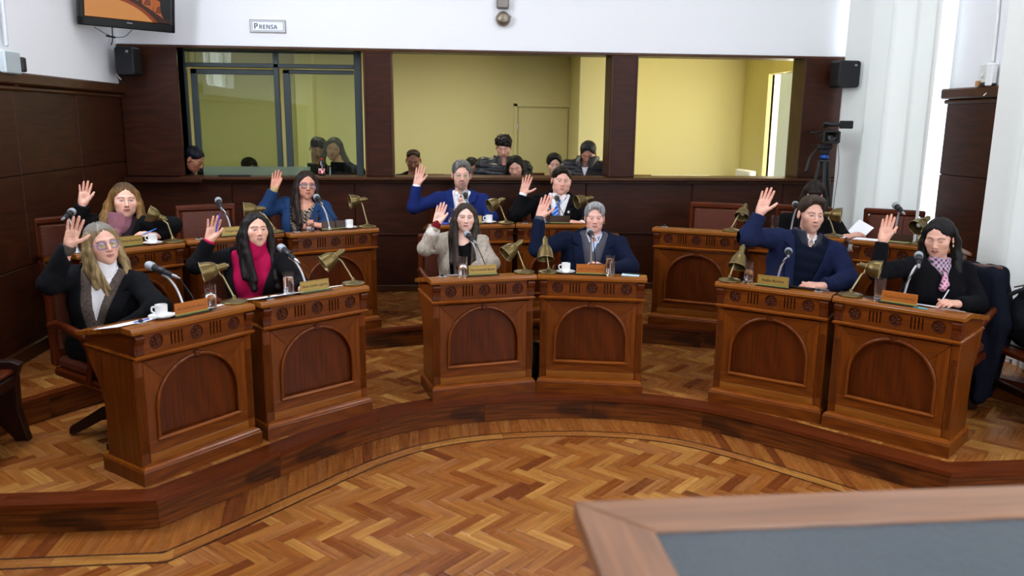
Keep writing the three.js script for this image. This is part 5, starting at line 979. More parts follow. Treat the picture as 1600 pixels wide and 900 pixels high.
// woman in magenta turtleneck
person({ ...seated('F2'), D: DD('F2', -.74), label: 'person with long black hair, magenta turtleneck and black coat, hand raised', head: [400, 360], hs: .9, yaw: .28, pitch: -.02, sh: [345, 392, 452, 396], arm: [308, 414, 327, 377, 338, 336], ed: -.1, wd: -.12, arm2: [468, 444, 470, 452], low: true, legs: dark,
  skin: 0xd8a68c, lip: 0xb0706a, brow: 0x2c201c, iris: 0x2a1a14, style: 'long', hair: 0x14100f, hair2: 0x2a211e, locks: [...lockSide(-1, .42, { out: .092, w: .036, fz: .13, end: .036, inn: .075 }), ...lockSide(1, .42, { out: .092, w: .036, fz: .15, end: .036, inn: .09 })], fw: .064, fh: .110, bust: 1, hand: { thumb: .55, fan: [0, 0, 0, -.08], curls: [.25, .05, .05, 0] },
  wear(A) {
    const knit = (x, y, z) => { const n = .5 + .5 * Math.sin(y * 420) * Math.sin((x + z) * 420); const c = lin(0xb3124a), d = lin(0x7c0c34); return mix3(d, c, .4 + .6 * n); };
    A.garment('sweater', { g: -.002, color: knit, neckHole: .05, fold: .5 }, 'magenta knit sweater');
    A.blob('turtleneck_collar', (x, y, z) => Math.abs(cap(x, y, z, A.arr(A.TF.out(0, -.02, .0)), A.neckA, .072, .062)) - .010 - Math.sin(y * 500) * .0008, [V(...A.neckA), V(...A.neckB), A.TF.out(0, -.02, 0)], .085, .0055, (x, y, z) => knit(x, y, z), 'turtleneck collar');
    suit(A, 0x0f0f12, { v: -.62, top: .16, g: .012, label: 'black coat' }); cuffs(A, 0xb3124a, 0, .02);
    const h = A.arms[0]; A.blob('pen', (x, y, z) => cap(x, y, z, A.arr(h.HF.out(.024, .075, .018)), A.arr(h.HF.out(.020, .19, .012)), .0045, .004), [h.HF.out(.024, .075, .018), h.HF.out(.02, .19, .012)], .015, .003, 0x3038c0, 'blue pen between the fingers', shinyCloth);
  } });
// woman in beige blazer
person({ ...seated('F3'), D: DD('F3', -.86), label: 'person with long brown hair and beige blazer over black top, hand raised', head: [727, 341], hs: .88, yaw: .08, pitch: .0, roll: -.05, sh: [682, 367, 762, 371], arm: [664, 388, 682, 351, 693, 313], ed: -.1, wd: -.14, arm2: [768, 411, 742, 421], wd2: -.3, low: true, legs: dark,
  skin: 0xe0b6a2, lip: 0xb56a70, brow: 0x3a2c26, iris: 0x4a4034, shadow: 0x9a6a5a, style: 'long', hair: 0x2e2420, hair2: 0x55463c, locks: [...lockSide(-1, .48, { out: .086, w: .034, fz: .16, end: .034 }), ...lockSide(1, .48, { out: .086, w: .034, fz: .16, end: .034, inn: .075 })], fw: .062, fh: .106, bust: .9, hand: { thumb: .5, spread: .5 },
  wear(A) {
    A.garment('top', { g: -.002, color: A.flat(0x0b0b0d), neckHole: .075, fold: .5 }, 'black top');
    const tw = (x, y, z, X, Y, Z) => { const n = n3(X * 200, Y * 40, Z * 200, 4); const c = lin(0xb3a898), d = lin(0x877c70); return mix3(d, c, clamp(n * 1.2)); };
    A.garment('blazer', { g: .01, sleeve: .90, v: { bottom: -.62, top: .075, gap: .03 }, lapel: true, color: tw }, 'beige tweed blazer');
    const a = A.arms[0], dir = a.wr.clone().sub(a.el).normalize(); const c = a.wr.clone().addScaledVector(dir, .004), e = a.wr.clone().addScaledVector(dir, -.028);
    A.blob('bracelets', (x, y, z) => Math.abs(cap(x, y, z, A.arr(e), A.arr(c), .031, .029)) - .004, [c, e], .045, .0038, (x, y, z) => (Math.sin(((x - e.x) * dir.x + (y - e.y) * dir.y + (z - e.z) * dir.z) * 420) > .1 ? lin(0xa0202c) : lin(0x141114)), 'red and black bracelets');
    A.blob('blazer_cuff', (x, y, z) => Math.max(cap(x, y, z, A.arr(a.wr.clone().addScaledVector(dir, -.07)), A.arr(a.wr.clone().addScaledVector(dir, -.03)), .051, .046), (x - a.wr.x) * dir.x + (y - a.wr.y) * dir.y + (z - a.wr.z) * dir.z + .027), [a.wr], .12, .006, 0xd8d2c8, 'pale turned-back cuff');
  } });
// grey-haired man
person({ ...seated('F4'), male: true, D: DD('F4', -.84), label: 'person with grey hair, navy jacket and grey cardigan, hand raised', head: [929, 342], hs: .87, yaw: .06, pitch: .02, sh: [875, 364, 980, 374], arm: [839, 390, 843, 341, 855, 307], ed: -.1, wd: -.12, arm2: [985, 416, 950, 420, 938, 415], wd2: -.3, td2: -.34, low: true, legs: dark, belly: 1.12, armR: 1.05,
  skin: 0xd8a490, lip: 0xb87870, brow: 0x4a4440, browK: .6, iris: 0x2a2018, style: 'short', hair: 0x9a9b9c, hair2: 0xd0d2d4, quiff: .034, qx: .01, th: .006, recede: .3, amp: .006, jaw: 1.08, fat: .004, hand: { thumb: .75, spread: .6 },
  wear(A) {
    A.garment('shirt', { g: -.006, color: A.flat(0xb6c8e4), neckHole: .058, fold: .4 }, 'pale blue shirt'); shirtCollar(A, 0xc4d2ea, { open: .04 });
    A.garment('cardigan', { g: .003, v: { bottom: -.115, top: .05 }, color: A.flat(0x4c4d55, .25), fold: .6 }, 'grey buttoned cardigan');
    A.blob('buttons', (x, y, z) => { const t = A.TF.to(x, y, z, A.q2); let d = 1; for (let i = 0; i < 4; i++) d = Math.min(d, ell(t[0], t[1], t[2], .0, -.19 - i * .06, .125, .007, .007, .02)); return d; }, [A.TF.out(0, -.19, .12), A.TF.out(0, -.38, .13)], .03, .004, 0x6a5a4a);
    suit(A, 0x10182e, { v: -.46, top: .11, label: 'navy jacket' }); cuffs(A, 0x4a4e58, 0, .03);
  } });
// man in blue blazer with puffer vest
person({ ...seated('F5'), male: true, D: DD('F5', -.72), label: 'person with short brown hair, blue blazer and navy puffer vest, hand raised', head: [1267, 337], hs: .99, yaw: .42, pitch: .06, roll: -.05, sh: [1205, 359, 1322, 388], arm: [1168, 370, 1187, 334, 1205, 288], ed: -.12, wd: -.14, arm2: [1325, 438, 1285, 447, 1250, 444], wd2: -.24, td2: -.30, low: true, legs: dark, armR: 1.08,
  skin: 0xd7a690, lip: 0xb87a70, brow: 0x4a342a, iris: 0x2e2a26, beard: 0x8a6a58, beardK: .35, style: 'short', hair: 0x35281f, hair2: 0x5a4636, quiff: .026, qx: .012, th: .002, recede: .35, hand: { thumb: .8, spread: .75 }, hand2: { curl: .5 },
  wear(A) {
    A.garment('shirt', { g: -.008, color: A.flat(0xe6e8ec), neckHole: .058, fold: .4 }, 'white shirt'); shirtCollar(A, 0xeceef0, { open: .02, r: .064 });
    A.garment('puffer_vest', { g: .004, puff: .075, puffA: .006, v: { bottom: -.05, top: .05 }, color: A.flat(0x0e1526), fold: .5, mat: clothMat, neckHole: .07 }, 'navy quilted puffer vest');
    A.blob('vest_collar', (x, y, z) => { const t = A.TF.to(x, y, z, A.q2); let d = Math.abs(cap(x, y, z, A.neckB, A.neckA, .092, .082)) - .014; d = Math.max(d, t[1] - .055, -.05 - t[1]); if (t[2] > .0) d = Math.max(d, .018 + .4 * Math.max(0, t[1] + .03) - Math.abs(t[0])); return d; }, [A.TF.out(-.13, .07, -.12), A.TF.out(.13, -.07, .13)], .02, .007, 0x10182a, 'stand collar', shinyCloth);
    A.blob('zip', (x, y, z) => { const t = A.TF.to(x, y, z, A.q2); return Math.max(Math.abs(t[0]) - .004, Math.abs(A.torso(x, y, z, .004, [t[0], t[1], t[2]]) + .012) - .006, t[1] + .06, -.5 - t[1], -t[2]); }, [A.TF.out(-.01, -.05, 0), A.TF.out(.01, -.5, .17)], .02, .0042, 0x2a3240);
    suit(A, 0x1a2240, { v: -.60, top: .135, g: .016, label: 'blue checked blazer' });
  } });
// woman with pink neck scarf
person({ ...seated('F6'), D: DD('F6', -.72), label: 'person with long black hair, black sweater and pink neck scarf, hand raised', head: [1467, 373], hs: .97, yaw: -.22, pitch: .28, sh: [1410, 404, 1523, 412], arm: [1370, 426, 1379, 378, 1390, 337], ed: -.12, wd: -.14, arm2: [1528, 474, 1497, 475, 1462, 470], wd2: -.2, td2: -.28, low: true, legs: dark,
  skin: 0xd3a28a, lip: 0x9a5a58, brow: 0x2a1c18, iris: 0x1c1410, shut: .75, liner: .9, style: 'long', hair: 0x0f0d0e, hair2: 0x231e1e, locks: [...lockSide(-1, .17, { out: .088, fz: .0, w: .032, inn: .085, end: .03 }), [[.072, .05, -.02, .032], [.09, -.03, -.05, .034], [.10, -.12, -.04, .036], [.11, -.22, .0, .038], [.09, -.34, .06, .03]]], px: -.010, fw: .060, fh: .112, bust: 1.05, hand: { thumb: .5, spread: .45 }, hand2: { curl: .75, nail: 0xa02028 },
  wear(A) {
    A.garment('sweater', { g: .006, sleeve: 1, color: A.flat(0x0c0c10, .3), neckHole: .075, fold: .8 }, 'black sweater');
    const t = [0, 0, 0]; const pc = (x, y, z) => { A.TF.to(x, y, z, t); const n = Math.sin((t[0] * 1.2 + t[1]) * 190) + Math.sin((t[0] - t[1] * .7) * 240); return t[1] < -.065 ? (n > .9 ? lin(0x30303c) : lin(0xdc9ab4)) : (n > .5 ? lin(0xd892ae) : n > -.4 ? lin(0x9aa0b0) : lin(0x2c2e40)); };
    A.blob('neck_scarf', (x, y, z) => { A.TF.to(x, y, z, t); let d = Math.abs(cap(x, y, z, A.arr(A.TF.out(0, -.03, .01)), A.arr(A.TF.out(0, .03, .015)), .064, .056)) - .007; d = Math.max(d, t[1] - .03, -.04 - t[1]); d = smin(d, cap(Math.abs(t[0]), t[1], t[2], [.045, -.02, .05], [.012, -.065, .095], .013, .013), .012); d = smin(d, ell(t[0], t[1], t[2], 0, -.07, .105, .02, .018, .016), .01); d = smin(d, cap(t[0], t[1], t[2], [0, -.08, .11], [-.018, -.15, .14], .012, .024), .01); d = smin(d, cap(t[0], t[1], t[2], [.0, -.08, .11], [.008, -.13, .135], .012, .016), .01); return d; }, [A.TF.out(-.1, .06, -.1), A.TF.out(.1, -.2, .19)], .02, .0048, pc, 'pink and grey silk neck scarf', shinyCloth);
    A.blob('earring', (x, y, z) => { const h = A.HF.to(x, y, z, t); return ell(h[0], h[1], h[2], .084, -.042, -.004, .005, .011, .006); }, [A.HF.out(.084, -.04, 0)], .03, .003, 0xd8c8a0, 'gold earring', shinyCloth);
    const h = A.arms[1]; A.blob('pen', (x, y, z) => cap(x, y, z, A.arr(h.HF.out(.03, .11, .035)), A.arr(h.HF.out(.06, .06, -.06)), .0045, .004), [h.HF.out(.03, .11, .035), h.HF.out(.06, .06, -.06)], .015, .003, 0xd8dade, 'silver pen in the hand', shinyCloth);
  } });
// ---- rear row
person({ ...seated('R1'), D: DD('R1', -.70), label: 'person with wavy blonde hair, mauve scarf and black coat, hand raised', head: [195, 314], hs: 1.0, yaw: .12, pitch: .02, roll: -.03, sh: [142, 338, 236, 344], arm: [121, 352, 129, 320, 135, 283], ed: -.05, wd: -.08, arm2: [270, 352, 246, 368, 231, 366], ed2: .02, wd2: -.06, td2: -.10, low: true, legs: dark,
  skin: 0xdcab94, lip: 0xa8585c, brow: 0x54402e, iris: 0x3c4a44, fat: .004, style: 'long', hair: 0x7c5830, hair2: 0xb88c50, root: 0x5c4230, locks: [[[-.07, .05, -.01, .032], [-.10, -.04, -.03, .038], [-.125, -.12, -.02, .045], [-.15, -.17, .02, .035]], ...lockSide(1, .30, { out: .09, w: .034, fz: .11, end: .024, inn: .10 })], fw: .062, fh: .106, bust: 1, hand: { thumb: .55, spread: 1.2 }, hand2: { curl: .5 }, 
  wear(A) {
    A.garment('blouse', { g: -.002, color: A.flat(0x2a2024), neckHole: .06, fold: .5 }); 
    const t = [0, 0, 0]; A.blob('scarf', (x, y, z) => { A.TF.to(x, y, z, t); let d = Math.abs(cap(x, y, z, A.arr(A.TF.out(0, -.05, .015)), A.arr(A.TF.out(0, .03, .01)), .088, .07)) - .018; d = Math.max(d, t[1] - .05, -.10 - t[1]); d = smin(d, ell(t[0], t[1], t[2], .02, -.10, .125, .036, .035, .028), .02); d = smin(d, cap(t[0], t[1], t[2], [.02, -.11, .125], [.045, -.36, .16], .03, .045), .02); d = smin(d, cap(t[0], t[1], t[2], [0, -.11, .12], [-.03, -.36, .15], .03, .045), .02); return d - (n3(t[0] * 90, t[1] * 12, t[2] * 90, 2) - .5) * .008; }, [A.TF.out(-.13, .07, -.12), A.TF.out(.13, -.42, .22)], .02, .0065, 0x8a5c66, 'mauve knotted scarf');
    suit(A, 0x0c0c0e, { v: -.62, top: .15, g: .016, label: 'black coat' });
    const h = A.arms[1]; A.blob('pen', (x, y, z) => cap(x, y, z, A.arr(h.tip.clone().add(V(-.05, -.01, .05))), A.arr(h.tip.clone().add(V(.06, .04, .0))), .005, .0045), [h.tip, h.tip.clone().add(V(.1, .07, 0)), h.tip.clone().add(V(-.06, 0, .06))], .02, .0035, 0x3f86e0, 'blue pen in the hand', shinyCloth);
  } });
person({ ...seated('R3'), D: DD('R3', -.72), label: 'person with long dark hair, blue glasses and blue blazer, hand raised', head: [479, 290], hs: .97, yaw: .16, pitch: .02, roll: -.06, sh: [436, 310, 516, 318], arm: [414, 329, 428, 297, 435, 259], ed: -.08, wd: -.12, arm2: [516, 345, 504, 353, 492, 351], wd2: -.26, td2: -.28, low: true, legs: dark,
  skin: 0xc98f74, lip: 0xa0605a, brow: 0x30221c, iris: 0x2a1a14, style: 'long', hair: 0x241a16, hair2: 0x46352c, root: 0x3c2c22, locks: [...lockSide(-1, .38, { out: .088, w: .033, fz: .13, end: .032, inn: .078 }), ...lockSide(1, .38, { out: .088, w: .033, fz: .14, end: .032, inn: .09 })], fw: .060, fh: .108, glasses: { col: 0x2a2a8c, w: .026, h: .018, r: .0026, label: 'blue framed glasses' }, bust: .9, hand: { thumb: .35, spread: .8 }, hand2: { curl: .5 },
  wear(A) {
    A.garment('blouse', { g: -.002, neckHole: .085, fold: .4, color: (x, y, z) => { const s = Math.sin((y * 1.0 + Math.abs(x) * .9 + Math.sin(x * 60) * .012) * 210); return s > .1 ? lin(0xb6a48e) : lin(0x181a24); } }, 'zebra patterned blouse');
    suit(A, 0x213a60, { v: -.60, top: .12, g: .012, label: 'blue blazer' });
    const a = A.arms[0], dir = a.wr.clone().sub(a.el).normalize(), c = a.wr.clone().addScaledVector(dir, .008); A.blob('bracelet', (x, y, z) => Math.abs(cap(x, y, z, A.arr(a.wr), A.arr(c), .029, .029)) - .003, [c, a.wr], .04, .0036, 0xb8a070);
  } });
person({ ...seated('R4'), male: true, D: DD('R4', -.72), label: 'person in royal blue suit, white shirt and peach tie, glasses, hand raised', head: [721, 275], hs: 1.02, yaw: .08, pitch: .02, roll: -.04, sh: [677, 302, 765, 307], arm: [646, 324, 651, 289, 660, 254], ed: -.08, wd: -.12, arm2: [768, 340, 755, 350], wd2: -.22, low: true, legs: 0x1a2450, armR: 1.0, neck: .054,
  skin: 0xd9a892, lip: 0xa8706a, brow: 0x6a5848, browK: .6, iris: 0x3a4048, beard: 0x6a5448, goatee: true, beardK: .8, style: 'short', hair: 0x6a6660, hair2: 0xa8a6a2, quiff: .028, th: .003, recede: .1, glasses: { col: 0xb8b8bc, metal: .6, w: .025, h: .015, r: .0012, label: 'rimless glasses' }, hand: { thumb: .6, spread: .9 },
  wear(A) {
    A.garment('shirt', { g: -.002, color: A.flat(0xeef0f4), neckHole: .056, fold: .4 }, 'white shirt'); shirtCollar(A, 0xf2f3f6, { tie: 0xf0b49c, tieW: .036 });
    suit(A, 0x1a2860, { v: -.34, top: .085, label: 'royal blue suit jacket' }); cuffs(A, 0xf0f2f6, 0, .018);
    A.blob('lapel_pin', (x, y, z) => { const t = A.TF.to(x, y, z, A.q2); return ell(t[0], t[1], t[2], .098, -.145, .115, .009, .009, .025); }, [A.TF.out(.098, -.145, .115)], .035, .004, 0xe8eaee, 'white lapel pin');
  } });
person({ ...seated('R5'), male: true, D: DD('R5', -.70), label: 'heavy-set person in black suit with blue striped tie, hand raised', head: [877, 284], hs: .98, wide: 1.08, yaw: .16, pitch: .02, roll: -.1, sh: [829, 303, 918, 313], arm: [806, 334, 817, 304, 827, 269], ed: -.08, wd: -.12, arm2: [922, 343, 909, 350, 892, 347], wd2: -.24, td2: -.26, low: true, legs: dark, belly: 1.25, armR: 1.15, neck: .062, fat: .009, jaw: 1.15,
  skin: 0xdaa590, lip: 0xb87a72, brow: 0x2c2018, iris: 0x241a14, style: 'short', hair: 0x1a1412, hair2: 0x33281f, quiff: .022, qx: -.01, recede: .1, hand: { thumb: 1.1, spread: 1.0 }, hand2: { curl: .6 }, tieX: .05,
  wear(A) {
    A.garment('shirt', { g: -.002, color: A.flat(0xeef0f4), neckHole: .066, fold: .4 }, 'white shirt');
    shirtCollar(A, 0xf2f3f6, { r: .07, tie: 0x2a6fd0, tieW: .046, stripe: (x, y, z) => { const t = A.TF.to(x, y, z, A.q2); return Math.sin((t[0] - t[1]) * 150) > .86 ? lin(0xe8eef8) : lin(0x2466d0); } });
    suit(A, 0x101013, { v: -.40, top: .10, g: .014, label: 'black suit jacket' }); cuffs(A, 0xf0f2f6, 0, .03); cuffs(A, 0xf0f2f6, 1, .02);
    A.blob('lapel_pin', (x, y, z) => { const t = A.TF.to(x, y, z, A.q2); return ell(t[0], t[1], t[2], .10, -.12, .12, .012, .014, .025); }, [A.TF.out(.10, -.12, .12)], .035, .004, 0xd8dade, 'white ribbon pin');
  } });
person({ ...seated('R7'), D: DD('R7', -.66), label: 'person with long dark hair in black, head bent over papers behind blue blazer man', head: [1272, 306], hs: .95, yaw: .1, pitch: .26, sh: [1217, 336, 1312, 338], arm2: [1316, 368, 1322, 370, 1336, 367], wd2: -.18, td2: -.2, low: true, legs: dark,
  skin: 0xd2a08a, lip: 0xa8686a, brow: 0x2c201c, shut: .8, style: 'long', hair: 0x1c1210, hair2: 0x33241f, fringe: true, locks: [...lockSide(-1, .30, { out: .088, w: .032, fz: .02, inn: .10 }), ...lockSide(1, .30, { out: .088, w: .032, fz: .02, inn: .10 })], fw: .06, fh: .10, bust: 1, hand2: { curl: .5 },
  wear(A) { A.garment('sweater', { g: .008, sleeve: 1, color: A.flat(0x0b0b0c, .3), neckHole: .07 }, 'black sweater'); } });
{ // papers she holds
  const p = atD(1341, 362, DD('R7', -.5)); const g = new THREE.PlaneGeometry(.2, .15, 8, 4); const a = g.attributes.position; for (let i = 0; i < a.count; i++) a.setZ(i, .02 * Math.sin(a.getX(i) * 14)); g.computeVertexNormals(); const o = single('held_papers', merge([g, g.clone().translate(.004, .003, -.006)]), new THREE.MeshStandardMaterial({ color: 0xf2f3f5, roughness: .85, side: THREE.DoubleSide }), 'curled white papers held by the woman in black behind', 'paper'); o.position.copy(p); o.rotation.set(-.95, -.35, .5);
}
// chairs
const CG = 'leather swivel armchairs';
deskChair('F1', 'leather armchair under the blonde woman in glasses', CG, { z: -.80, x: -.02 }); deskChair('F2', 'leather armchair under the woman in magenta turtleneck', CG, { z: -.82 }); deskChair('F3', 'leather armchair under the woman in beige blazer', CG, { z: -.95, x: .04 }); deskChair('F4', 'leather armchair under the grey-haired man', CG, { z: -.92, x: -.06 }); deskChair('F5', 'leather armchair under the man in blue blazer', CG, { z: -.82, x: .02 }); deskChair('F6', 'leather armchair under the woman with pink neck scarf, coat over its back', CG, { z: -.80, x: .05 });
deskChair('R1', 'leather armchair under the woman in mauve scarf', CG, { z: -.78 }); deskChair('R2', 'empty leather armchair between the mauve scarf and blue blazer women', CG, { z: -.85, x: .12, turn: -.2 }); deskChair('R3', 'leather armchair under the woman in blue blazer', CG, { z: -.8 }); deskChair('R4', 'leather armchair under the man with peach tie', CG, { z: -.82 }); deskChair('R5', 'leather armchair under the man with blue striped tie', CG, { z: -.82, x: -.06 }); deskChair('R6', 'empty leather armchair behind the desk with one lamp only', CG, { z: -.74, x: .0 }); deskChair('R7', 'leather armchair under the woman reading papers', CG, { z: -.78, x: -.12 }); deskChair('R8', 'empty leather armchair in front of the white curtain', CG, { z: -.96, x: -.33, turn: .2 });
// ------------------------------------------------------------------ press box behind the opening
const PF = .55, PZ = -11.3, PX = 3.63, PC = 2.97;
{
  const w = struct('wall_press', cbox(8.6, 3.2, .2, -.4, 1.6, PZ - .1, .002), M.yellow);
  mesh('wall_side', cbox(.2, 3.2, 3.1, -4.3, 1.6, PZ + 1.5, .002), M.yellow, w);
  mesh('wall_side', cbox(.2, 3.2, .82, PX + .1, 1.6, PZ + .4, .002), M.yellow, w);
  mesh('wall_side', cbox(.2, 1.0, 2.3, PX + .1, .5, -9.35, .002), M.yellow, w); mesh('wall_side', cbox(.2, .5, 2.3, PX + .1, 2.9, -9.35, .002), M.yellow, w);
  mesh('wall_pier', cbox(.58, 3.2, .75, 1.46, 1.6, PZ + .375, .004), M.yellow, w);
  mesh('wall_pier', cbox(.22, 3.2, .25, -2.35, 1.6, PZ + .12, .004), M.yellow, w);
  struct('ceiling', cbox(8.6, .2, 3.0, -.4, PC + .1, PZ + 1.5, .002), std(0xd9cf8a, .9));
  struct('floor', cbox(8.6, .55, 2.9, -.4, PF - .275, PZ + 1.45, .002), M.darkWood);
  // flush door painted like the wall
  const d = struct('door_1'); const x0 = .46, x1 = 1.16;
  mesh('door_leaf', cbox(x1 - x0 - .02, 2.2 - PF, .02, (x0 + x1) / 2, (2.2 + PF) / 2, PZ + .012, .004), M.yellow, d);
  mesh('door_frame', merge([cbox(.05, 2.27 - PF, .035, x0 - .03, (2.27 + PF) / 2, PZ + .015, .006), cbox(.05, 2.27 - PF, .035, x1 + .03, (2.27 + PF) / 2, PZ + .015, .006), cbox(x1 - x0 + .11, .05, .035, (x0 + x1) / 2, 2.24, PZ + .015, .006, 'x')]), M.yellow, d);
  for (const y of [.9, 1.95]) mesh('hinge', cbox(.012, .09, .012, x0 - .004, y, PZ + .034, .002), M.steel, d);
  // window at the end of the box: frame, obscured glazing with a blind drawn over most of it
  const o = struct('window_6');
  mesh('pane', cbox(.01, 1.65, .22, PX + .09, 1.83, -10.385, .001), std(0xfff6dc, .4, 0, { emissive: 0xfff3d0, emissiveIntensity: 2.6 }), o);
  mesh('blind', cbox(.012, 1.65, 2.0, PX + .07, 1.83, -9.27, .003), std(0xcfdcd6, .8, 0, { emissive: 0xdfeee8, emissiveIntensity: .22 }), o);
  mesh('window_frame', merge([cbox(.06, 1.7, .03, PX + .08, 1.83, -10.505, .004), cbox(.06, .04, 2.3, PX + .08, 1.0, -9.35, .004, 'z'), cbox(.06, .04, 2.3, PX + .08, 2.66, -9.35, .004, 'z')]), M.white, o);
  areaLight('press_daylight', 2.1, 1.6, V(PX + .03, 1.83, -9.45), V(0, 1.5, -10.0), 0xfff4dc, L_PRESS);
}
// metal-framed glazed screen in the left bay
{
  const o = struct('window_1'); const z = WZ - .22, F = (x0, x1, y0, y1, n, t = .05, zz = z) => mesh(n, cbox(x1 - x0, y1 - y0, t, (x0 + x1) / 2, (y0 + y1) / 2, zz, .004), M.alu, o);
  F(-3.12, -3.07, 1.45, 2.68, 'jamb'); F(-1.47, -1.40, 1.45, 2.68, 'jamb'); F(-3.07, -1.47, 2.515, 2.555, 'transom'); F(-3.07, -1.47, 2.655, 2.685, 'head'); F(-2.245, -2.195, 1.45, 2.655, 'mullion');
  F(-3.045, -2.985, 1.48, 2.50, 'sash_stile', .035, z - .05); F(-3.045, -2.25, 2.45, 2.50, 'sash_rail', .035, z - .05); F(-2.165, -2.10, 1.48, 2.50, 'sash_stile', .035, z - .05); F(-2.165, -1.48, 2.465, 2.505, 'sash_rail', .035, z - .05); F(-3.045, -2.25, 1.475, 1.50, 'sash_rail', .035, z - .05);
  for (const [a, b, y0, y1, zz] of [[-3.0, -2.245, 1.49, 2.46, z - .05], [-2.12, -1.48, 1.49, 2.48, z - .05], [-3.07, -2.245, 2.555, 2.655, z], [-2.195, -1.47, 2.555, 2.655, z]]) mesh('pane', cbox(b - a, y1 - y0, .004, (a + b) / 2, (y0 + y1) / 2, zz, .0005), M.pane, o);
  const s = single('glass_screen', cbox(1.02, .085, .006, -2.42, 1.527, WZ - .06, .001), new THREE.MeshPhysicalMaterial({ color: 0xb9c9b4, roughness: .3, transmission: .8, thickness: 0 }), 'low strip of frosted greenish glass standing on the press box sill', 'glass screen');
  const r = single('cable_box', cbox(.30, .014, .05, -2.62, 1.487, WZ + .02, .003), M.black, 'flat black strip lying on the sill below the cap', 'cable strip');
  const c = single('door_edge', cbox(.05, 1.75, .04, -3.28, 1.4, -9.4, .004), std(0xeadfb8, .7), 'cream painted door edge seen behind the left press pane', 'door edge');
}
const pressG = 'people in the press box';
const pr = (o) => person({ floor: PF, cell: .0045, hcell: .006, group: pressG, low: true, legs: 0x15161a, face: 0, kneeF: .1, ...o });
pr({ D: depthOf(onZ(303, 250, -8.33)), sd: .5, kneeF: .05, label: 'person with dark hair in a bun and gold glasses bending down behind the pier', head: [303, 250], hs: .95, yaw: 1.15, pitch: .55, sh: [262, 283, 330, 292], skin: 0x9a6248, brow: 0x201614, style: 'long', hair: 0x0c0d14, hair2: 0x1c2234, shut: .8, glasses: { col: 0xd8c070, metal: .7, r: .0018, label: 'gold framed glasses' }, locks: [[[0, .03, -.1, .05], [0, -.03, -.12, .05]]], wear(A) { A.garment('top', { g: .006, sleeve: 1, color: A.flat(0x14141a) }); } });
pr({ D: 10.4, male: true, label: 'person wearing a black peaked cap low behind the press pane', head: [390, 264], yaw: .7, pitch: .2, sh: [366, 288, 414, 289], skin: 0x9a6a50, style: 'short', hair: 0x14110f, wear(A) {
  A.garment('jacket', { g: .01, sleeve: 1, color: A.flat(0x1c2430) }); const t = [0, 0, 0];
  A.blob('cap', (x, y, z) => { A.HF.to(x, y, z, t); let d = ell(t[0], t[1], t[2], 0, .06, -.015, .093, .09, .112); d = Math.max(d, .035 - t[1]); return Math.min(d, Math.max(ell(t[0], t[1], t[2], 0, .045, .11, .075, .016, .075))); }, [A.HF.out(-.12, .16, -.14), A.HF.out(.12, .0, .19), A.HF.out(.1, .16, .19), A.HF.out(-.1, .0, -.14)], .03, .006, 0x141a1c, 'black peaked cap'); } });
pr({ D: 8.85, male: true, label: 'young person with thick black bowl-cut hair in a white hoodie', head: [496, 234], hs: .92, yaw: .05, pitch: .28, roll: -.18, sh: [469, 264, 524, 268], skin: 0xb8866c, lip: 0x9a6058, brow: 0x1c1412, shut: .5, style: 'curly', hair: 0x0c0b0d, hair2: 0x1a171b, curl: .014, wear(A) { A.garment('hoodie', { g: .014, sleeve: 1, color: A.flat(0xdfe6e4), neckHole: .07 }, 'white hoodie'); A.blob('hood', (x, y, z) => { const t = A.TF.to(x, y, z, A.q2); let d = Math.abs(cap(x, y, z, A.neckB, A.neckA, .098, .08)) - .018; return Math.max(d, t[1] - .07, -.06 - t[1]); }, [A.TF.out(-.14, .1, -.14), A.TF.out(.14, -.09, .14)], .02, .008, 0x241a20, 'dark hood lining'); } });
pr({ D: 8.62, label: 'person with long grey-brown hair in black coat leaning beside the boy', head: [521, 233], hs: .93, yaw: -.1, pitch: .12, roll: -.2, sh: [506, 262, 568, 262], skin: 0xb9836a, lip: 0x9a5c56, brow: 0x2e2420, style: 'long', hair: 0x3a3330, hair2: 0x7a7068, root: 0x4a4440, shut: .35, locks: [...lockSide(-1, .20, { out: .086, w: .03, fz: .06 }), [[.07, .06, -.01, .032], [.095, -.01, -.02, .034], [.15, -.09, -.02, .034], [.21, -.15, .0, .03], [.23, -.19, .03, .02]]], fw: .06, fh: .104, wear(A) { A.garment('coat', { g: .014, sleeve: 1, color: A.flat(0x0d0f14) }, 'black coat'); A.blob('coat_collar', (x, y, z) => { const t = A.TF.to(x, y, z, A.q2); return Math.max(Math.abs(cap(x, y, z, A.neckB, A.neckA, .085, .076)) - .016, t[1] - .06, -.06 - t[1]); }, [A.TF.out(-.13, .09, -.13), A.TF.out(.13, -.09, .13)], .02, .008, 0x0d0f14); } });
pr({ D: 9.5, male: true, label: 'bald person in black looking down, behind the raised hand of peach tie man', head: [646, 252], hs: 1.0, yaw: -.05, pitch: .32, sh: [614, 275, 676, 276], skin: 0x7c4e3a, lip: 0x6a3c34, brow: 0x1c1210, shut: .7, style: 'short', hair: 0x2a1c16, hair2: 0x3a261c, th: -.012, recede: 1, amp: .001, wear(A) { A.garment('jacket', { g: .012, sleeve: 1, color: A.flat(0x101014) }); } });
pr({ D: 9.3, label: 'person with dark hair mostly hidden behind the peach tie man', head: [738, 264], hs: .95, yaw: .5, pitch: .3, sh: [712, 290, 758, 290], skin: 0xc08a72, style: 'long', hair: 0x100e10, hair2: 0x201c1e, locks: [...lockSide(-1, .16, { fz: .02 }), ...lockSide(1, .16, { fz: .02 })], wear(A) { A.garment('top', { g: .006, sleeve: 1, color: A.flat(0x1a1c28) }); } });
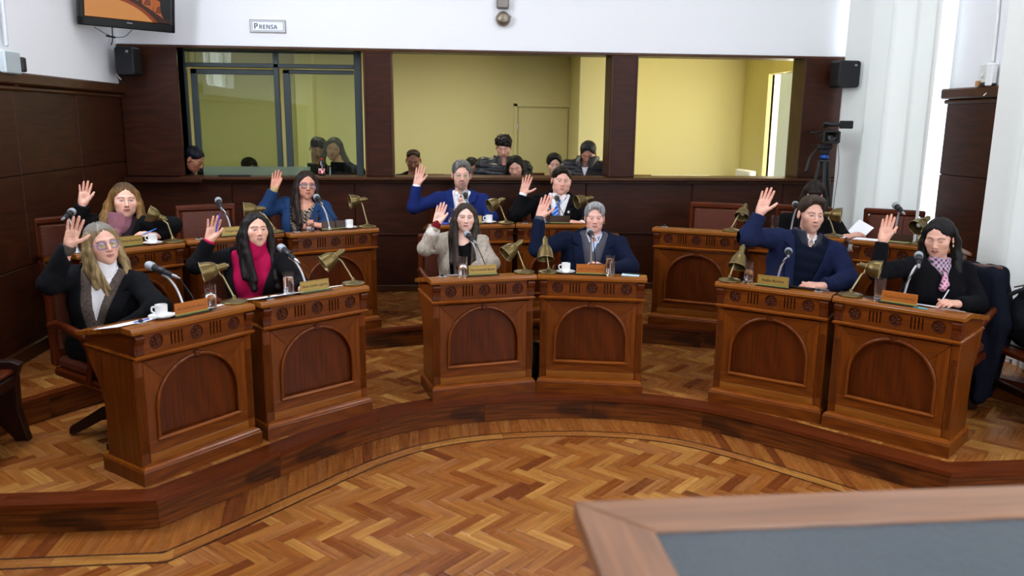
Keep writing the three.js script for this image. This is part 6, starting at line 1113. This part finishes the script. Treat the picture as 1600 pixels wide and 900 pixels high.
pr({ D: 8.95, male: true, label: 'young person with curly dark hair in black puffer jacket looking down', head: [787, 231], hs: .97, yaw: -.08, pitch: .36, sh: [748, 252, 826, 257], armR: 1.2, skin: 0xc8947c, lip: 0xa0645c, brow: 0x241a16, shut: .75, style: 'curly', hair: 0x14100f, hair2: 0x2c2420, curl: .03, wear(A) { A.garment('puffer_jacket', { g: .022, sleeve: 1, puff: .07, color: A.flat(0x12151c), mat: shinyCloth, neckHole: .07 }, 'black puffer jacket'); A.blob('jacket_collar', (x, y, z) => { const t = A.TF.to(x, y, z, A.q2); return Math.max(Math.abs(cap(x, y, z, A.neckB, A.neckA, .10, .095)) - .02, t[1] - .075, -.06 - t[1], t[2] > .03 ? .03 - Math.abs(t[0]) : -1); }, [A.TF.out(-.15, .1, -.15), A.TF.out(.15, -.09, .15)], .02, .009, 0x12151c, 'padded collar', shinyCloth); } });
pr({ D: 8.68, label: 'person with black hair looking down in front of the curly-haired man', head: [806, 262], hs: .93, yaw: -.16, pitch: .34, roll: .1, sh: [776, 288, 832, 290], skin: 0xc2907a, lip: 0xa0645c, brow: 0x1c1412, shut: .8, style: 'long', hair: 0x0e0c0e, hair2: 0x1c181a, locks: [...lockSide(-1, .22, { fz: .04, out: .092, w: .034 }), ...lockSide(1, .2, { fz: .02, out: .086 })], px: .008, wear(A) { A.garment('top', { g: .01, sleeve: 1, color: A.flat(0x14161c) }); } });
pr({ D: 9.15, male: true, label: 'young person with dark tousled hair peering over the black suit man', head: [866, 259], hs: .93, yaw: .12, pitch: .06, sh: [838, 284, 894, 285], skin: 0xc69a84, brow: 0x1c1412, style: 'short', hair: 0x151110, hair2: 0x2a2320, th: .008, quiff: .03, qx: -.012, amp: .007, wear(A) { A.garment('jacket', { g: .01, sleeve: 1, color: A.flat(0x101116) }); } });
pr({ D: 8.95, male: true, label: 'bearded person with grey-black hair in dark puffer jacket looking down', head: [919, 241], hs: .97, yaw: -.12, pitch: .46, sh: [880, 255, 946, 258], armR: 1.15, skin: 0xb07c64, lip: 0x8a564e, brow: 0x1a1412, beard: 0x3a3430, beardK: .85, shut: .8, style: 'short', hair: 0x1c1d20, hair2: 0x4a4c50, th: .004, quiff: .024, wear(A) { A.garment('puffer_jacket', { g: .02, sleeve: 1, puff: .065, v: { bottom: -.14, top: .05 }, color: A.flat(0x15161f), mat: shinyCloth, neckHole: .07 }, 'dark puffer jacket'); A.garment('shirt', { g: .0, color: A.flat(0xdfe2e8), neckHole: .055 }); A.blob('hood', (x, y, z) => { const t = A.TF.to(x, y, z, A.q2); return Math.max(Math.abs(cap(x, y, z, A.neckB, A.neckA, .105, .10)) - .022, t[1] - .09, -.06 - t[1], t[2] > .02 ? .045 - Math.abs(t[0]) : -1); }, [A.TF.out(-.16, .12, -.16), A.TF.out(.16, -.09, .16)], .02, .009, 0x15161f, 'padded hood', shinyCloth); } });
// furniture and small things in the box
{
  const sy = 1.479;
  const p = onZ(503, 276, WZ - .13), b = thing('cola_bottle', 'dark plastic cola bottle with red cap and label on press sill', 'bottle', V(p.x, sy + .001, WZ - .13));
  mesh('bottle', lathe([[0, 0], [.028, 0], [.031, .006], [.031, .075], [.028, .085], [.03, .095], [.026, .115], [.014, .145], [.013, .155], [0, .156]], 20), new THREE.MeshPhysicalMaterial({ color: 0x1a0d08, roughness: .12, clearcoat: .6 }), b);
  mesh('label', lathe([[.0315, .022], [.0317, .024], [.0317, .068], [.0315, .07]], 20), new THREE.MeshStandardMaterial({ map: textTex(128, 64, '#e9e6e4', (x, w, h) => { x.fillStyle = '#c81e28'; for (let i = 0; i < 6; i++) { x.fillRect(i * 22 + 2, 8 + (i % 2) * 20, 15, 22); x.fillRect(i * 22 + 9, 34, 11, 20); } }), roughness: .4 }), b, 'red and white label');
  mesh('cap', lathe([[0, .154], [.0145, .154], [.0145, .17], [0, .171]], 16), std(0xb81c24, .4), b);
  const q = thing('dome_light', 'round white dome light on the press box ceiling', 'ceiling light', V(1.04, PC, -10.4)); mesh('dome', lathe([[0, -.14], [.06, -.132], [.12, -.10], [.15, -.04], [.15, -.03]], 24), std(0xd8d8d4, .4), q); mesh('rim', lathe([[.15, -.035], [.17, -.035], [.17, 0], [0, 0]], 24), M.steel, q);
  for (const [x, z, l] of [[-2.3, -9.7, 'lit round dome light over the left end of the press box'], [-.3, -9.6, 'lit round dome light over the middle of the press box']]) { const q2 = thing('dome_light', l, 'ceiling light', V(x, PC, z), 0, 'lit dome lights of the press box'); mesh('dome', lathe([[0, -.10], [.08, -.095], [.15, -.07], [.19, -.03], [.19, -.02]], 24), std(0xfff8e8, .4, 0, { emissive: 0xfff6e0, emissiveIntensity: 3 }), q2); mesh('rim', lathe([[.19, -.03], [.21, -.03], [.21, 0], [0, 0]], 24), M.steel, q2); areaLight('dome_glow', .4, .4, V(x, PC - .115, z), V(x, 0, z + 1e-3), 0xfff6e0, L_DOME); }
  const t = thing('side_table', 'white-edged table behind the sill beside the right post', 'table', V(2.05, PF, -9.15)); mesh('table_top', cbox(1.0, .03, .6, 0, .855, 0, .005, 'x'), M.white, t); for (const sx of [-.45, .45]) for (const sz of [-.26, .26]) mesh('leg', cbox(.04, .84, .04, sx, .42, sz, .004), M.steel, t);
  const r = thing('radiator', 'white finned radiator in the press box under its window', 'radiator', V(PX - .12, PF, -10.75)); for (let i = 0; i < 8; i++) mesh('fin', cbox(.09, .62, .035, 0, .55, -.24 + i * .068, .012), M.white, r); mesh('pipe', cbox(.03, .03, .6, 0, .27, 0, .008), M.white, r); for (const s of [-.22, .22]) mesh('foot', cbox(.06, .26, .03, 0, .13, s, .004), M.white, r);
  for (const [u, v, d, l] of [[668, 276, 9.05, 'brown wooden chair back in front of the bald man'], [826, 274, 9.6, 'brown wooden chair back left of the tousled young man'], [705, 276, 9.9, 'brown wooden chair back behind the peach tie man'], [993, 277, 9.4, 'brown wooden chair back peeking past the right post']]) {
    const c = atD(u, v, d); const o = thing('wooden_chair', l, 'chair', V(c.x, PF, c.z), 0, 'chairs in the press box'); const h = clamp(c.y - PF + .03, .6, 1.05);
    mesh('back_panel', cbox(.38, .16, .025, 0, h - .08, 0, .01, 'x'), M.chairWood, o); for (const s of [-1, 1]) { mesh('leg', cbox(.035, h - .08, .035, s * .17, (h - .08) / 2, -.01, .005), M.chairWood, o); mesh('leg', cbox(.035, .42, .035, s * .17, .21, -.38, .005), M.chairWood, o); } mesh('seat', cbox(.40, .03, .40, 0, .43, -.2, .008, 'x'), M.chairWood, o);
  }
  const cm = thing('mobile_phone', 'small white-edged phone propped on the press sill beside the cola bottle', 'phone', V(onZ(516, 272, WZ - .1).x, sy, WZ - .12)); mesh('case', cbox(.012, .09, .06, 0, .045, 0, .003), M.black, cm); mesh('edge', cbox(.003, .08, .004, 0, .045, .03, .001), M.white, cm);
}
// ------------------------------------------------------------------ things on the walls
{ // television on a bracket in the left corner
  const a = onY(122, 38, 2.905), b = onY(272, 52, 2.905); let A = onY(122, 38, 2.77), B = onY(272, 52, 2.77); const W = A.distanceTo(B), H = W * .60; const ang = Math.atan2(-(B.z - A.z), B.x - A.x); const mid = A.clone().add(B).multiplyScalar(.5);
  const o = thing('television', 'black flat television showing the chamber, mounted high in the left corner', 'television', mid, ang); const tilt = new THREE.Group();
  const g = (q) => q.rotateX(.12);
  mesh('bezel', g(merge([cbox(W, .075, .05, 0, .0375, 0, .008), cbox(W, .04, .05, 0, H - .02, 0, .008), cbox(.045, H, .05, -W / 2 + .0225, H / 2, 0, .008), cbox(.045, H, .05, W / 2 - .0225, H / 2, 0, .008)])), M.blackGloss, o);
  mesh('back_cover', g(cbox(W - .04, H - .04, .06, 0, H / 2, -.04, .02)), M.black, o);
  const t = textTex(512, 320, '#3a1a10', (x, w, h) => {
    x.fillStyle = '#f0f0f2'; x.fillRect(0, 0, w, 70); x.fillStyle = '#5a2412'; x.fillRect(0, 70, w, 90);
    x.fillStyle = '#d08a48'; x.beginPath(); x.moveTo(0, 200); x.bezierCurveTo(160, 160, 300, 200, 400, 320); x.lineTo(0, 320); x.fill();
    x.fillStyle = '#8a3a14'; x.beginPath(); x.moveTo(0, 176); x.bezierCurveTo(170, 140, 320, 180, 430, 320); x.lineTo(400, 320); x.bezierCurveTo(300, 200, 160, 160, 0, 200); x.fill();
    const desk = (X, Y, s, k) => { x.fillStyle = '#b05a22'; x.beginPath(); x.moveTo(X, Y); x.lineTo(X + s, Y + k); x.lineTo(X + s - 6, Y + k + s * 1.2); x.lineTo(X + 4, Y + s * 1.1); x.fill(); x.fillStyle = '#7a3410'; x.beginPath(); x.ellipse(X + s / 2, Y + s * .75 + k / 2, s * .3, s * .42, 0, Math.PI, 0); x.lineTo(X + s * .8, Y + s + k / 2); x.lineTo(X + s * .2, Y + s + k / 2); x.fill(); x.strokeStyle = '#e0a060'; x.lineWidth = 2; x.stroke(); };
    desk(20, 84, 56, -2); desk(84, 82, 56, 2); desk(190, 86, 60, 8); desk(254, 94, 64, 14); desk(330, 118, 76, 34); desk(400, 150, 86, 44);
    x.fillStyle = '#16161a'; x.beginPath(); x.ellipse(486, 190, 40, 110, 0, 0, 7); x.fill(); x.fillStyle = '#f2f2f4'; x.fillRect(392, 128, 40, 10); x.fillStyle = '#c07a8a'; x.fillRect(420, 108, 14, 10);
  });
  const sw = W - .09, sh = H - .115; const sg = plateGeo(sw, sh, .004); mesh('screen', g(sg.translate(0, .075 + sh / 2, .022)), new THREE.MeshStandardMaterial({ color: 0x050505, roughness: .25, emissive: 0xffffff, emissiveMap: t, emissiveIntensity: .8 }), o, 'lit screen with a picture of the hall');
  mesh('logo', g(cbox(.05, .007, .002, 0, .05, .026, .0005)), M.steel, o);
  mesh('bracket', merge([cbox(.06, .06, .3, 0, H * .4, -.2, .006), cbox(.2, .3, .03, 0, H * .4, -.08, .006)]), M.black, o);
  const w0 = mid.clone();
  const c1 = atD(175, 42, depthOf(mid) + .1), c2 = atD(176, 58, depthOf(mid) + .15), c3 = atD(206, 47, depthOf(mid) + .05), c4 = atD(147, 42, depthOf(mid) + .05);
  single('cable', merge([tube([c1, c2, onZ(174, 70, WZ + .15)], .005, 10, 6), tube([c3, atD(195, 57, depthOf(mid) + .1), c2], .003, 14, 5), tube([c4, atD(160, 50, depthOf(mid) + .1), c2], .003, 14, 5), tube([c2, c2.clone().add(V(.03, -.005, .02)), c2.clone().add(V(-.05, .01, 0))], .008, 8, 6)]), M.black, 'tangle of thin black cables hanging under the television', 'cable');
  single('cable', tube([onZ(172, 60, WZ + .2), onZ(166, 80, WZ + .1), onZ(172, 105, WZ + .06), onZ(189, 124, WZ + .05)], .006, 20, 6), M.white, 'white cable looping beside the corner loudspeaker', 'cable');
}
function wallSpeaker(u0, v0, u1, v1, z, label, side) {
  const a = onZ(u0, v0, z), b = onZ(u1, v1, z); const w = Math.abs(b.x - a.x), h = Math.abs(a.y - b.y); const o = thing('loudspeaker', label, 'loudspeaker', V((a.x + b.x) / 2, (a.y + b.y) / 2 - h / 2, z), side * -.12, 'wall loudspeakers');
  const s = new THREE.Shape(); const r = .03, W = w / 2; s.moveTo(-W + r, 0); s.lineTo(W - r, 0); s.quadraticCurveTo(W, 0, W, r); s.lineTo(W, h - r); s.quadraticCurveTo(W, h, W - r, h); s.lineTo(-W + r, h); s.quadraticCurveTo(-W, h, -W, h - r); s.lineTo(-W, r); s.quadraticCurveTo(-W, 0, -W + r, 0);
  mesh('cabinet', extrude(s, .14, { bevel: .012, seg: 2 }).translate(0, 0, -.15), M.black, o); mesh('grille', extrude(s, .006, { bevel: .004 }).scale(.94, .95, 1).translate(0, h * .025, .004), std(0x14161c, .75, 0, { bumpMap: speckle, bumpScale: .001 }), o); mesh('badge', cbox(.026, .02, .003, W * .45, h - .045, .017, .001), M.steel, o); mesh('bracket', cbox(.05, .12, .1, 0, h / 2, -.2, .01), M.black, o);
}
wallSpeaker(177, 72, 211, 118, WZ + .28, 'black wall loudspeaker in the corner beneath the television', 1);
wallSpeaker(1312, 94, 1343, 137, WZ + .28, 'black wall loudspeaker on the pier beside the curtain', -1);
{ // sign
  const c = onZ(418.5, 41, WZ), o = thing('press_sign', 'small white enamel sign reading PRENSA above the left bay', 'sign', V(c.x, c.y, WZ - .008));
  const t = textTex(512, 180, '#e6ebf2', (x, w, h) => { x.strokeStyle = '#33404f'; x.lineWidth = 7; x.strokeRect(24, 20, w - 48, h - 40); x.fillStyle = '#26364c'; x.textBaseline = 'alphabetic'; x.font = 'bold 118px sans-serif'; x.fillText('P', 44, 132); x.font = 'bold 88px sans-serif'; x.fillText('RENSA', 122, 132, 340); });
  const w = .318, h = .108; mesh('plate', plateGeo(w, h, .012).translate(0, 0, .006), new THREE.MeshStandardMaterial({ map: t, roughness: .3 }), o, 'white plate with dark lettering');
  mesh('frame', merge([cbox(w + .012, .008, .016, 0, h / 2, .006, .002), cbox(w + .012, .008, .016, 0, -h / 2, .006, .002), cbox(.008, h, .016, -w / 2, 0, .006, .002), cbox(.008, h, .016, w / 2, 0, .006, .002)]), std(0x8a8580, .4, .4), o);
}
{ // electric bell
  const c = onZ(786, 30, WZ), o = thing('wall_bell', 'old metal electric bell with round gong high on the white wall', 'bell', V(c.x, c.y, WZ - .01));
  mesh('housing', cbox(.12, .32, .07, -.006, .25, .035, .015), std(0x857f78, .45, .5), o); mesh('gong', lathe([[0, .05], [.03, .048], [.055, .036], [.069, .012], [.071, 0], [.064, 0], [.05, .03], [0, .042]], 28).rotateX(Math.PI / 2).translate(0, .0, .03), std(0x8f8474, .4, .75), o); mesh('screw', new THREE.SphereGeometry(.009, 10, 8).translate(0, 0, .082), M.steel, o); mesh('clapper', merge([tube([V(.05, .1, .03), V(.068, .05, .035), V(.07, .02, .04)], .003, 8, 5), new THREE.SphereGeometry(.009, 8, 6).translate(.07, .02, .04)]), M.steel, o);
}
{ // conduits and boxes on both side walls
  const x = -WX + .03; const o = thing('wall_socket_box', 'grey metal socket box with black plug on the left wall cap', 'socket box', V(x, 2.39, onX(8, 90, x).z)); mesh('box', cbox(.1, .15, .22, 0, 0, 0, .008), std(0xb9c4c8, .4, .2), o); mesh('plug', cbox(.05, .1, .06, .03, -.005, -.15, .008), M.black, o); mesh('back_plate', cbox(.012, .16, .1, -.03, 0, -.16, .003), std(0xded6b4, .5), o); mesh('tail', cbox(.012, .09, .04, -.02, -.1, -.16, .003), M.white, o);
  single('conduit', tube([onX(10, 70, -WX + .02), onX(3, 0, -WX + .02), onX(-4, -60, -WX + .02)], .014, 6, 10), std(0xc8cdd2, .4, .3), 'pale grey conduit pipe rising on the left wall', 'conduit');
  const X = WX - .03; const z1 = onX(1549, 118, X).z, z2 = onX(1538, 118, X).z; const b = thing('wall_switch', 'white wall switch and junction box above the right panelling', 'switch', V(X, onX(1545, 117, X).y, z1)); mesh('junction_box', cbox(.05, .17, .075, 0, 0, 0, .008), M.white, b); mesh('switch_plate', cbox(.02, .17, .09, .012, 0, z2 - z1 - .02, .004), std(0xdadfd8, .5), b); mesh('button', cbox(.012, .03, .02, -.004, .0, z2 - z1 - .02, .003), M.white, b); mesh('wires', tube([V(0, -.08, 0), V(-.01, -.12, .01), V(-.02, -.155, -.03)], .006, 8, 6), M.white, b);
  single('conduit', tube([onX(1551, 95, WX - .012), onX(1558, 30, WX - .012), onX(1562, -20, WX - .012)], .011, 6, 8), M.white, 'thin white conduit rising from the switch on right wall', 'conduit');
  const s = onX(1533, 147, WX - .05); const k = thing('cable_connector', 'loose black cable connectors lying on the right panelling cap', 'connector', V(WX - .03, CAPY + .064, s.z)); mesh('plug', cbox(.04, .03, .07, 0, .015, 0, .006), M.black, k); mesh('block', cbox(.045, .045, .035, 0, .0225, -.07, .004), std(0xb98a5a, .7), k); mesh('plug', cbox(.03, .02, .06, 0, .01, .09, .005), M.black, k);
  single('conduit', tube([onZ(1338, 92, WZ + .02), onZ(1342, 40, WZ + .02), onZ(1346, -20, WZ + .02)], .009, 6, 8), M.white, 'thin white conduit above the right loudspeaker', 'conduit');
}
// ------------------------------------------------------------------ curtains
function curtain(name, z0, z1, x, label, n, ph) {
  const N = 220, K = 24, y0 = H2 + .03, y1 = 4.45; const pos = [], idx = [];
  for (const side of [0, 1]) for (let i = 0; i <= N; i++) for (let j = 0; j <= K; j++) {
    const t = i / N, y = y0 + (y1 - y0) * j / K; const a = t * n * 6.2832 + ph + .5 * Math.sin(t * 9 + ph) + .25 * Math.sin(y * .8 + t * 5); const d = Math.sin(a) * .042 + Math.sin(a * .47 + 1.3) * .025 + Math.sin(a * 2.1) * .008; const fl = 1 + .12 * (1 - j / K);
    pos.push(x - d * fl + side * .003, y, z0 + (z1 - z0) * t + Math.cos(a) * .012);
  }
  const at2 = (s, i, j) => s * (N + 1) * (K + 1) + i * (K + 1) + j; for (const s of [0, 1]) for (let i = 0; i < N; i++) for (let j = 0; j < K; j++) { const a = at2(s, i, j), b = at2(s, i + 1, j), c = at2(s, i + 1, j + 1), d = at2(s, i, j + 1); s ? idx.push(a, b, c, a, c, d) : idx.push(a, c, b, a, d, c); }
  const g = new THREE.BufferGeometry(); g.setAttribute('position', new THREE.Float32BufferAttribute(pos, 3)); g.setIndex(idx); g.computeVertexNormals();
  const o = thing(name, label, 'curtain', V(0, 0, 0), 0, 'white window curtains'); mesh('drape', g, new THREE.MeshPhysicalMaterial({ color: 0xf4f6f2, roughness: .95, transmission: .3, thickness: 0, side: THREE.DoubleSide }), o); mesh('rod', tube([V(x, 4.48, z0 - .05), V(x, 4.48, z1 + .05)], .014, 3, 10), M.steel, o);
}
curtain('curtain', -8.12, -6.57, WX - .13, 'full-length white curtain hanging between the pier and the right wall panel', 4.3, .4);
curtain('curtain', -5.82, -4.30, WX - .13, 'full-length white curtain beside the black bag on the bench', 4.3, 2.1);
// ------------------------------------------------------------------ video camera on its tripod
{
  const z = -7.72, c = onZ(1299, 214, z), o = thing('video_camera', 'black video camera with lens hood and side screen on the tripod', 'camera', V(c.x, c.y, c.z), .0); const yaw = -.42; o.rotation.y = yaw;
  mesh('body', merge([cbox(.12, .13, .26, 0, 0, -.16, .02), cbox(.05, .06, .16, -.075, .0, -.12, .02)]), M.rubber, o); mesh('lens_hood', (() => { const s = extrude([[-.078, -.05], [-.06, -.062], [.06, -.062], [.078, -.05], [.078, .05], [.06, .062], [-.06, .062], [-.078, .05]], .08, { bevel: .006, hole: [[-.058, -.042], [-.058, .042], [.058, .042], [.058, -.042]] }); return s.translate(0, 0, .0); })(), M.black, o); mesh('lens', lathe([[.05, 0], [.05, .03], [.036, .032], [.034, .01], [0, .016]], 24).rotateX(Math.PI / 2).translate(0, 0, .01), M.blackGloss, o);
  mesh('handle', tube([V(-.06, .1, -.2), V(-.03, .12, -.1), V(.0, .115, .0), V(-.06, .125, .04)], .018, 14, 8), M.rubber, o); mesh('microphone', tube([V(-.07, .125, .06), V(-.03, .12, .03), V(.05, .118, .01)], .02, 8, 10), M.black, o); mesh('side_screen', cbox(.125, .075, .014, .125, .118, .0, .006), M.rubber, o); mesh('screen_arm', cbox(.08, .022, .02, .05, .118, -.01, .004), M.black, o); mesh('tally_lamp', cbox(.008, .006, .004, -.005, .105, .02, .001), std(0xff4040, .4, 0, { emissive: 0xff2020, emissiveIntensity: 1 }), o); mesh('grip', tube([V(-.11, .05, .02), V(-.15, .035, .05), V(-.19, .04, .06)], .012, 8, 8), M.black, o);
  const fy = H2 + .001, t = thing('tripod', 'black camera tripod with blue collar and pan handle', 'tripod', V(c.x - .03, fy, c.z - .05), yaw); const hy = c.y - fy;
  mesh('fluid_head', merge([cbox(.14, .05, .11, 0, hy - .095, 0, .012), cbox(.09, .06, .09, 0, hy - .145, 0, .015)]), M.rubber, t); mesh('collar', lathe([[0, hy - .215], [.036, hy - .215], [.045, hy - .20], [.04, hy - .19], [.034, hy - .18], [.034, hy - .17], [0, hy - .17]], 20), std(0x1c4ea8, .35, .4), t); mesh('crown', lathe([[0, hy - .26], [.05, hy - .255], [.06, hy - .235], [.045, hy - .215], [0, hy - .214]], 20), M.black, t);
  const lg = [[-.30, .14], [.04, .30], [.26, -.2]]; lg.forEach(([x, z2]) => { const l = mesh('leg', merge([tube([V(x * .12, hy - .24, z2 * .12), V(x * .45, (hy - .24) * .52, z2 * .45)], .02, 6, 8), tube([V(x * .45, (hy - .24) * .52, z2 * .45), V(x, .02, z2)], .013, 6, 8)]), M.black, t); mesh('foot', new THREE.SphereGeometry(.02, 10, 8).translate(x, .02, z2), M.rubber, l); mesh('leg_clamp', new THREE.SphereGeometry(.026, 10, 8).translate(x * .45, (hy - .24) * .52, z2 * .45), std(0xb8bcc0, .4, .3), l); });
  mesh('pan_handle', tube([V(-.06, hy - .11, 0), V(-.13, hy - .2, .06), V(-.16, hy - .33, .1)], .011, 10, 8, .017), M.black, t);
  single('cable', tube([V(c.x + .08, c.y - .05, c.z - .02), V(c.x + .1, c.y - .25, c.z), V(c.x + .085, c.y - .7, c.z), V(c.x + .1, H2 + .02, c.z)], .003, 20, 5), M.black, 'thin black cable hanging from the video camera', 'cable');
}
// ------------------------------------------------------------------ coat over the chair of the woman with pink scarf
{
  // hangs over the right half of the chair back, in front of it and behind it
  const Q = (x, y, z) => { const p = deskPt('F6', x, y, z); return [p.x, p.y, p.z]; }; const ch = [];
  for (const z of [-.985, -1.115]) ch.push([Q(.02, .94, z), Q(.27, .92, z), .05, .05], [Q(.27, .92, z), Q(.345, .62, z), .05, .06], [Q(.24, .85, z), Q(.22, .28, z), .06, .055], [Q(.345, .62, z), Q(.27, .12, z), .06, .06], [Q(.12, .9, z), Q(.14, .40, z), .05, .05]);
  const f = (x, y, z) => { let d = 1e9; for (const [a, b, r, s] of ch) d = smin(d, cap(x, y, z, a, b, r, s), .05); return d + (n3(x * 30, y * 5, z * 30, 3) - .5) * .022; }; const b = bbox(ch.flatMap(([a, c]) => [V(...a), V(...c)]), .12); const g = surfNet(f, b[0], b[1], .011, (x, y, z) => { const n = .85 + .3 * n3(x * 60, y * 60, z * 60, 2); const c = lin(0x10131f); return [c[0] * n, c[1] * n, c[2] * n]; });
  single('hanging_coat', g, clothMat, 'dark navy coat draped over the chair of the woman with pink scarf', 'coat');
}
// ------------------------------------------------------------------ benches at both sides
{ // low bench end at the left wall
  const o = thing('wooden_bench', 'low dark wooden bench against the left wall', 'bench', V(-WX + .27, H1 + .001, -4.2), 0); mesh('seat', cbox(.42, .035, 1.2, 0, .425, 0, .012, 'z'), M.chairWood, o); mesh('front_rail', cbox(.03, .07, 1.2, .2, .37, 0, .008, 'z'), M.darkWood, o);
  for (const s of [-1, 1]) { const g = extrude([[-.24, 0], [-.18, 0], [-.10, .1], [.1, .1], [.18, 0], [.25, 0], [.21, .2], [.22, .40], [.25, .47], [.20, .49], [-.24, .49]], .045, { bevel: .006 }).translate(0, 0, -.0225); mesh('side_panel', uvBox(g, 'y').translate(0, 0, s * .6), M.darkWood, o); }
}
{
  const p = onY(1574, 592, H1); const o = thing('low_bench', 'dark slatted bench under the window at the right wall', 'bench', V(WX - .42, H1 + .001, -4.46), 0); for (let i = 0; i < 4; i++) mesh('seat_slat', cbox(.11, .035, 1.3, -.2 + i * .125, .44, 0, .008, 'z'), M.chairWood, o); for (const s of [-1, 1]) for (const q of [-1, 1]) mesh('leg', cbox(.05, .42, .05, s * .2, .21, q * .58, .006), M.darkWood, o); mesh('rail', cbox(.035, .05, 1.2, -.2, .2, 0, .006, 'z'), M.darkWood, o);
  const c = V(WX - .42, H1 + .463, -4.72); const f = (x, y, z) => { let d = ell(x - c.x, y - c.y, z - c.z, 0, .17, 0, .23, .20, .30); d = smin(d, ell(x - c.x, y - c.y, z - c.z, .03, .32, -.02, .16, .12, .2), .06); d = smax(d, -(y - c.y), .03); return d + (n3(x * 14, y * 14, z * 14, 5) - .5) * .03; };
  const b = thing('black_bag', 'soft black padded bag lying on the slatted bench', 'bag', c); const g = surfNet(f, c.clone().add(V(-.3, -.02, -.38)), c.clone().add(V(.3, .5, .38)), .012, () => lin(0x15171c)); g.translate(-c.x, -c.y, -c.z); mesh('bag_body', g, clothMat, b); mesh('strap', tube([V(-.2, .2, -.2), V(-.24, .33, -.08), V(-.2, .4, .05), V(-.22, .22, .2)], .014, 18, 6), M.rubber, b); mesh('zip', tube([V(-.1, .37, -.2), V(-.12, .42, 0), V(-.1, .36, .2)], .006, 12, 6), M.steel, b);
  const r = thing('radiator', 'white ribbed radiator under the right window behind the bench', 'radiator', V(WX - .07, H1, -5.0)); for (let i = 0; i < 14; i++) mesh('fin', cbox(.1, .6, .04, 0, .36, -.5 + i * .075, .014), M.white, r); for (const s of [-.45, .4]) mesh('foot', cbox(.06, .08, .04, 0, .04, s, .004), M.white, r);
}
// handbag hanging between the two middle desks
{ const p = atD(831, 560, DD('F4', -.5)); const f = (x, y, z) => { let d = ell(x - p.x, y - H1, z - p.z, 0, .13, 0, .12, .17, .08); return smax(d + (n3(x * 20, y * 20, z * 20, 4) - .5) * .02, -(y - H1 - .002), .01); }; const b = thing('handbag', 'black handbag on the floor between the two middle desks', 'bag', V(p.x, H1, p.z)); const g = surfNet(f, V(p.x - .16, H1 - .02, p.z - .13), V(p.x + .16, H1 + .34, p.z + .13), .01, () => lin(0x0e0e10)); g.translate(-p.x, -H1, -p.z); mesh('bag_body', g, shinyCloth, b); mesh('handle', tube([V(-.06, .26, 0), V(-.05, .38, 0), V(.05, .38, 0), V(.06, .26, 0)], .008, 16, 6), M.blackGloss, b); }
// ------------------------------------------------------------------ president's table in the foreground
{
  const y = 1.2, x0 = -.415, z0 = -1.68, x1 = 1.9, z1 = -.55, bw = .146; const o = thing('presiding_table', 'large table with wooden border and dark grey leather inset, close by', 'table', V((x0 + x1) / 2, 0, (z0 + z1) / 2)); const W = x1 - x0, Dp = z1 - z0;
  const wm = wood(woodTex(0xa87c5c, 0x8a6248, 0x57453f, 71, { pore: .25, rings: .35 }), .3);
  const bev = (P) => { const g = extrude(P, .036, { bevel: .006, seg: 2 }); g.rotateX(-Math.PI / 2); return g.translate(0, y - .042, 0); }; // plan x, -z
  const h = W / 2, k = Dp / 2; const c = .001;
  mesh('border_rail', uvBox(bev([[-h, k], [-h + bw, k - bw], [h - bw, k - bw], [h, k]].reverse()), 'x'), wm, o); mesh('border_rail', uvBox(bev([[-h, -k], [h, -k], [h - bw, -k + bw], [-h + bw, -k + bw]]), 'x'), wm, o);
  mesh('border_stile', uvBox(bev([[-h, -k + c], [-h + bw, -k + bw], [-h + bw, k - bw], [-h, k - c]].reverse()), 'z'), wm, o); mesh('border_stile', uvBox(bev([[h, -k + c], [h, k - c], [h - bw, k - bw], [h - bw, -k + bw]]), 'z'), wm, o);
  mesh('leather_inset', cbox(W - 2 * bw, .03, Dp - 2 * bw, 0, y - .022, 0, .002), new THREE.MeshStandardMaterial({ color: 0x39434a, roughness: .36, bumpMap: speckle, bumpScale: .002 }), o, 'dark grey leather inset');
  mesh('apron', merge([cbox(W - .12, .14, .03, 0, y - .12, -k + .07, .004, 'x'), cbox(W - .12, .14, .03, 0, y - .12, k - .07, .004, 'x'), cbox(.03, .14, Dp - .12, -h + .07, y - .12, 0, .004, 'z'), cbox(.03, .14, Dp - .12, h - .07, y - .12, 0, .004, 'z')]), M.darkWood, o);
  for (const s of [-1, 1]) for (const q of [-1, 1]) mesh('leg', cbox(.09, y - .05, .09, s * (h - .1), (y - .05) / 2, q * (k - .1), .01), M.darkWood, o);
}
scene.traverse((o) => { if (o.isMesh) { o.castShadow = true; o.receiveShadow = true; } });
renderer.render(scene, camera);
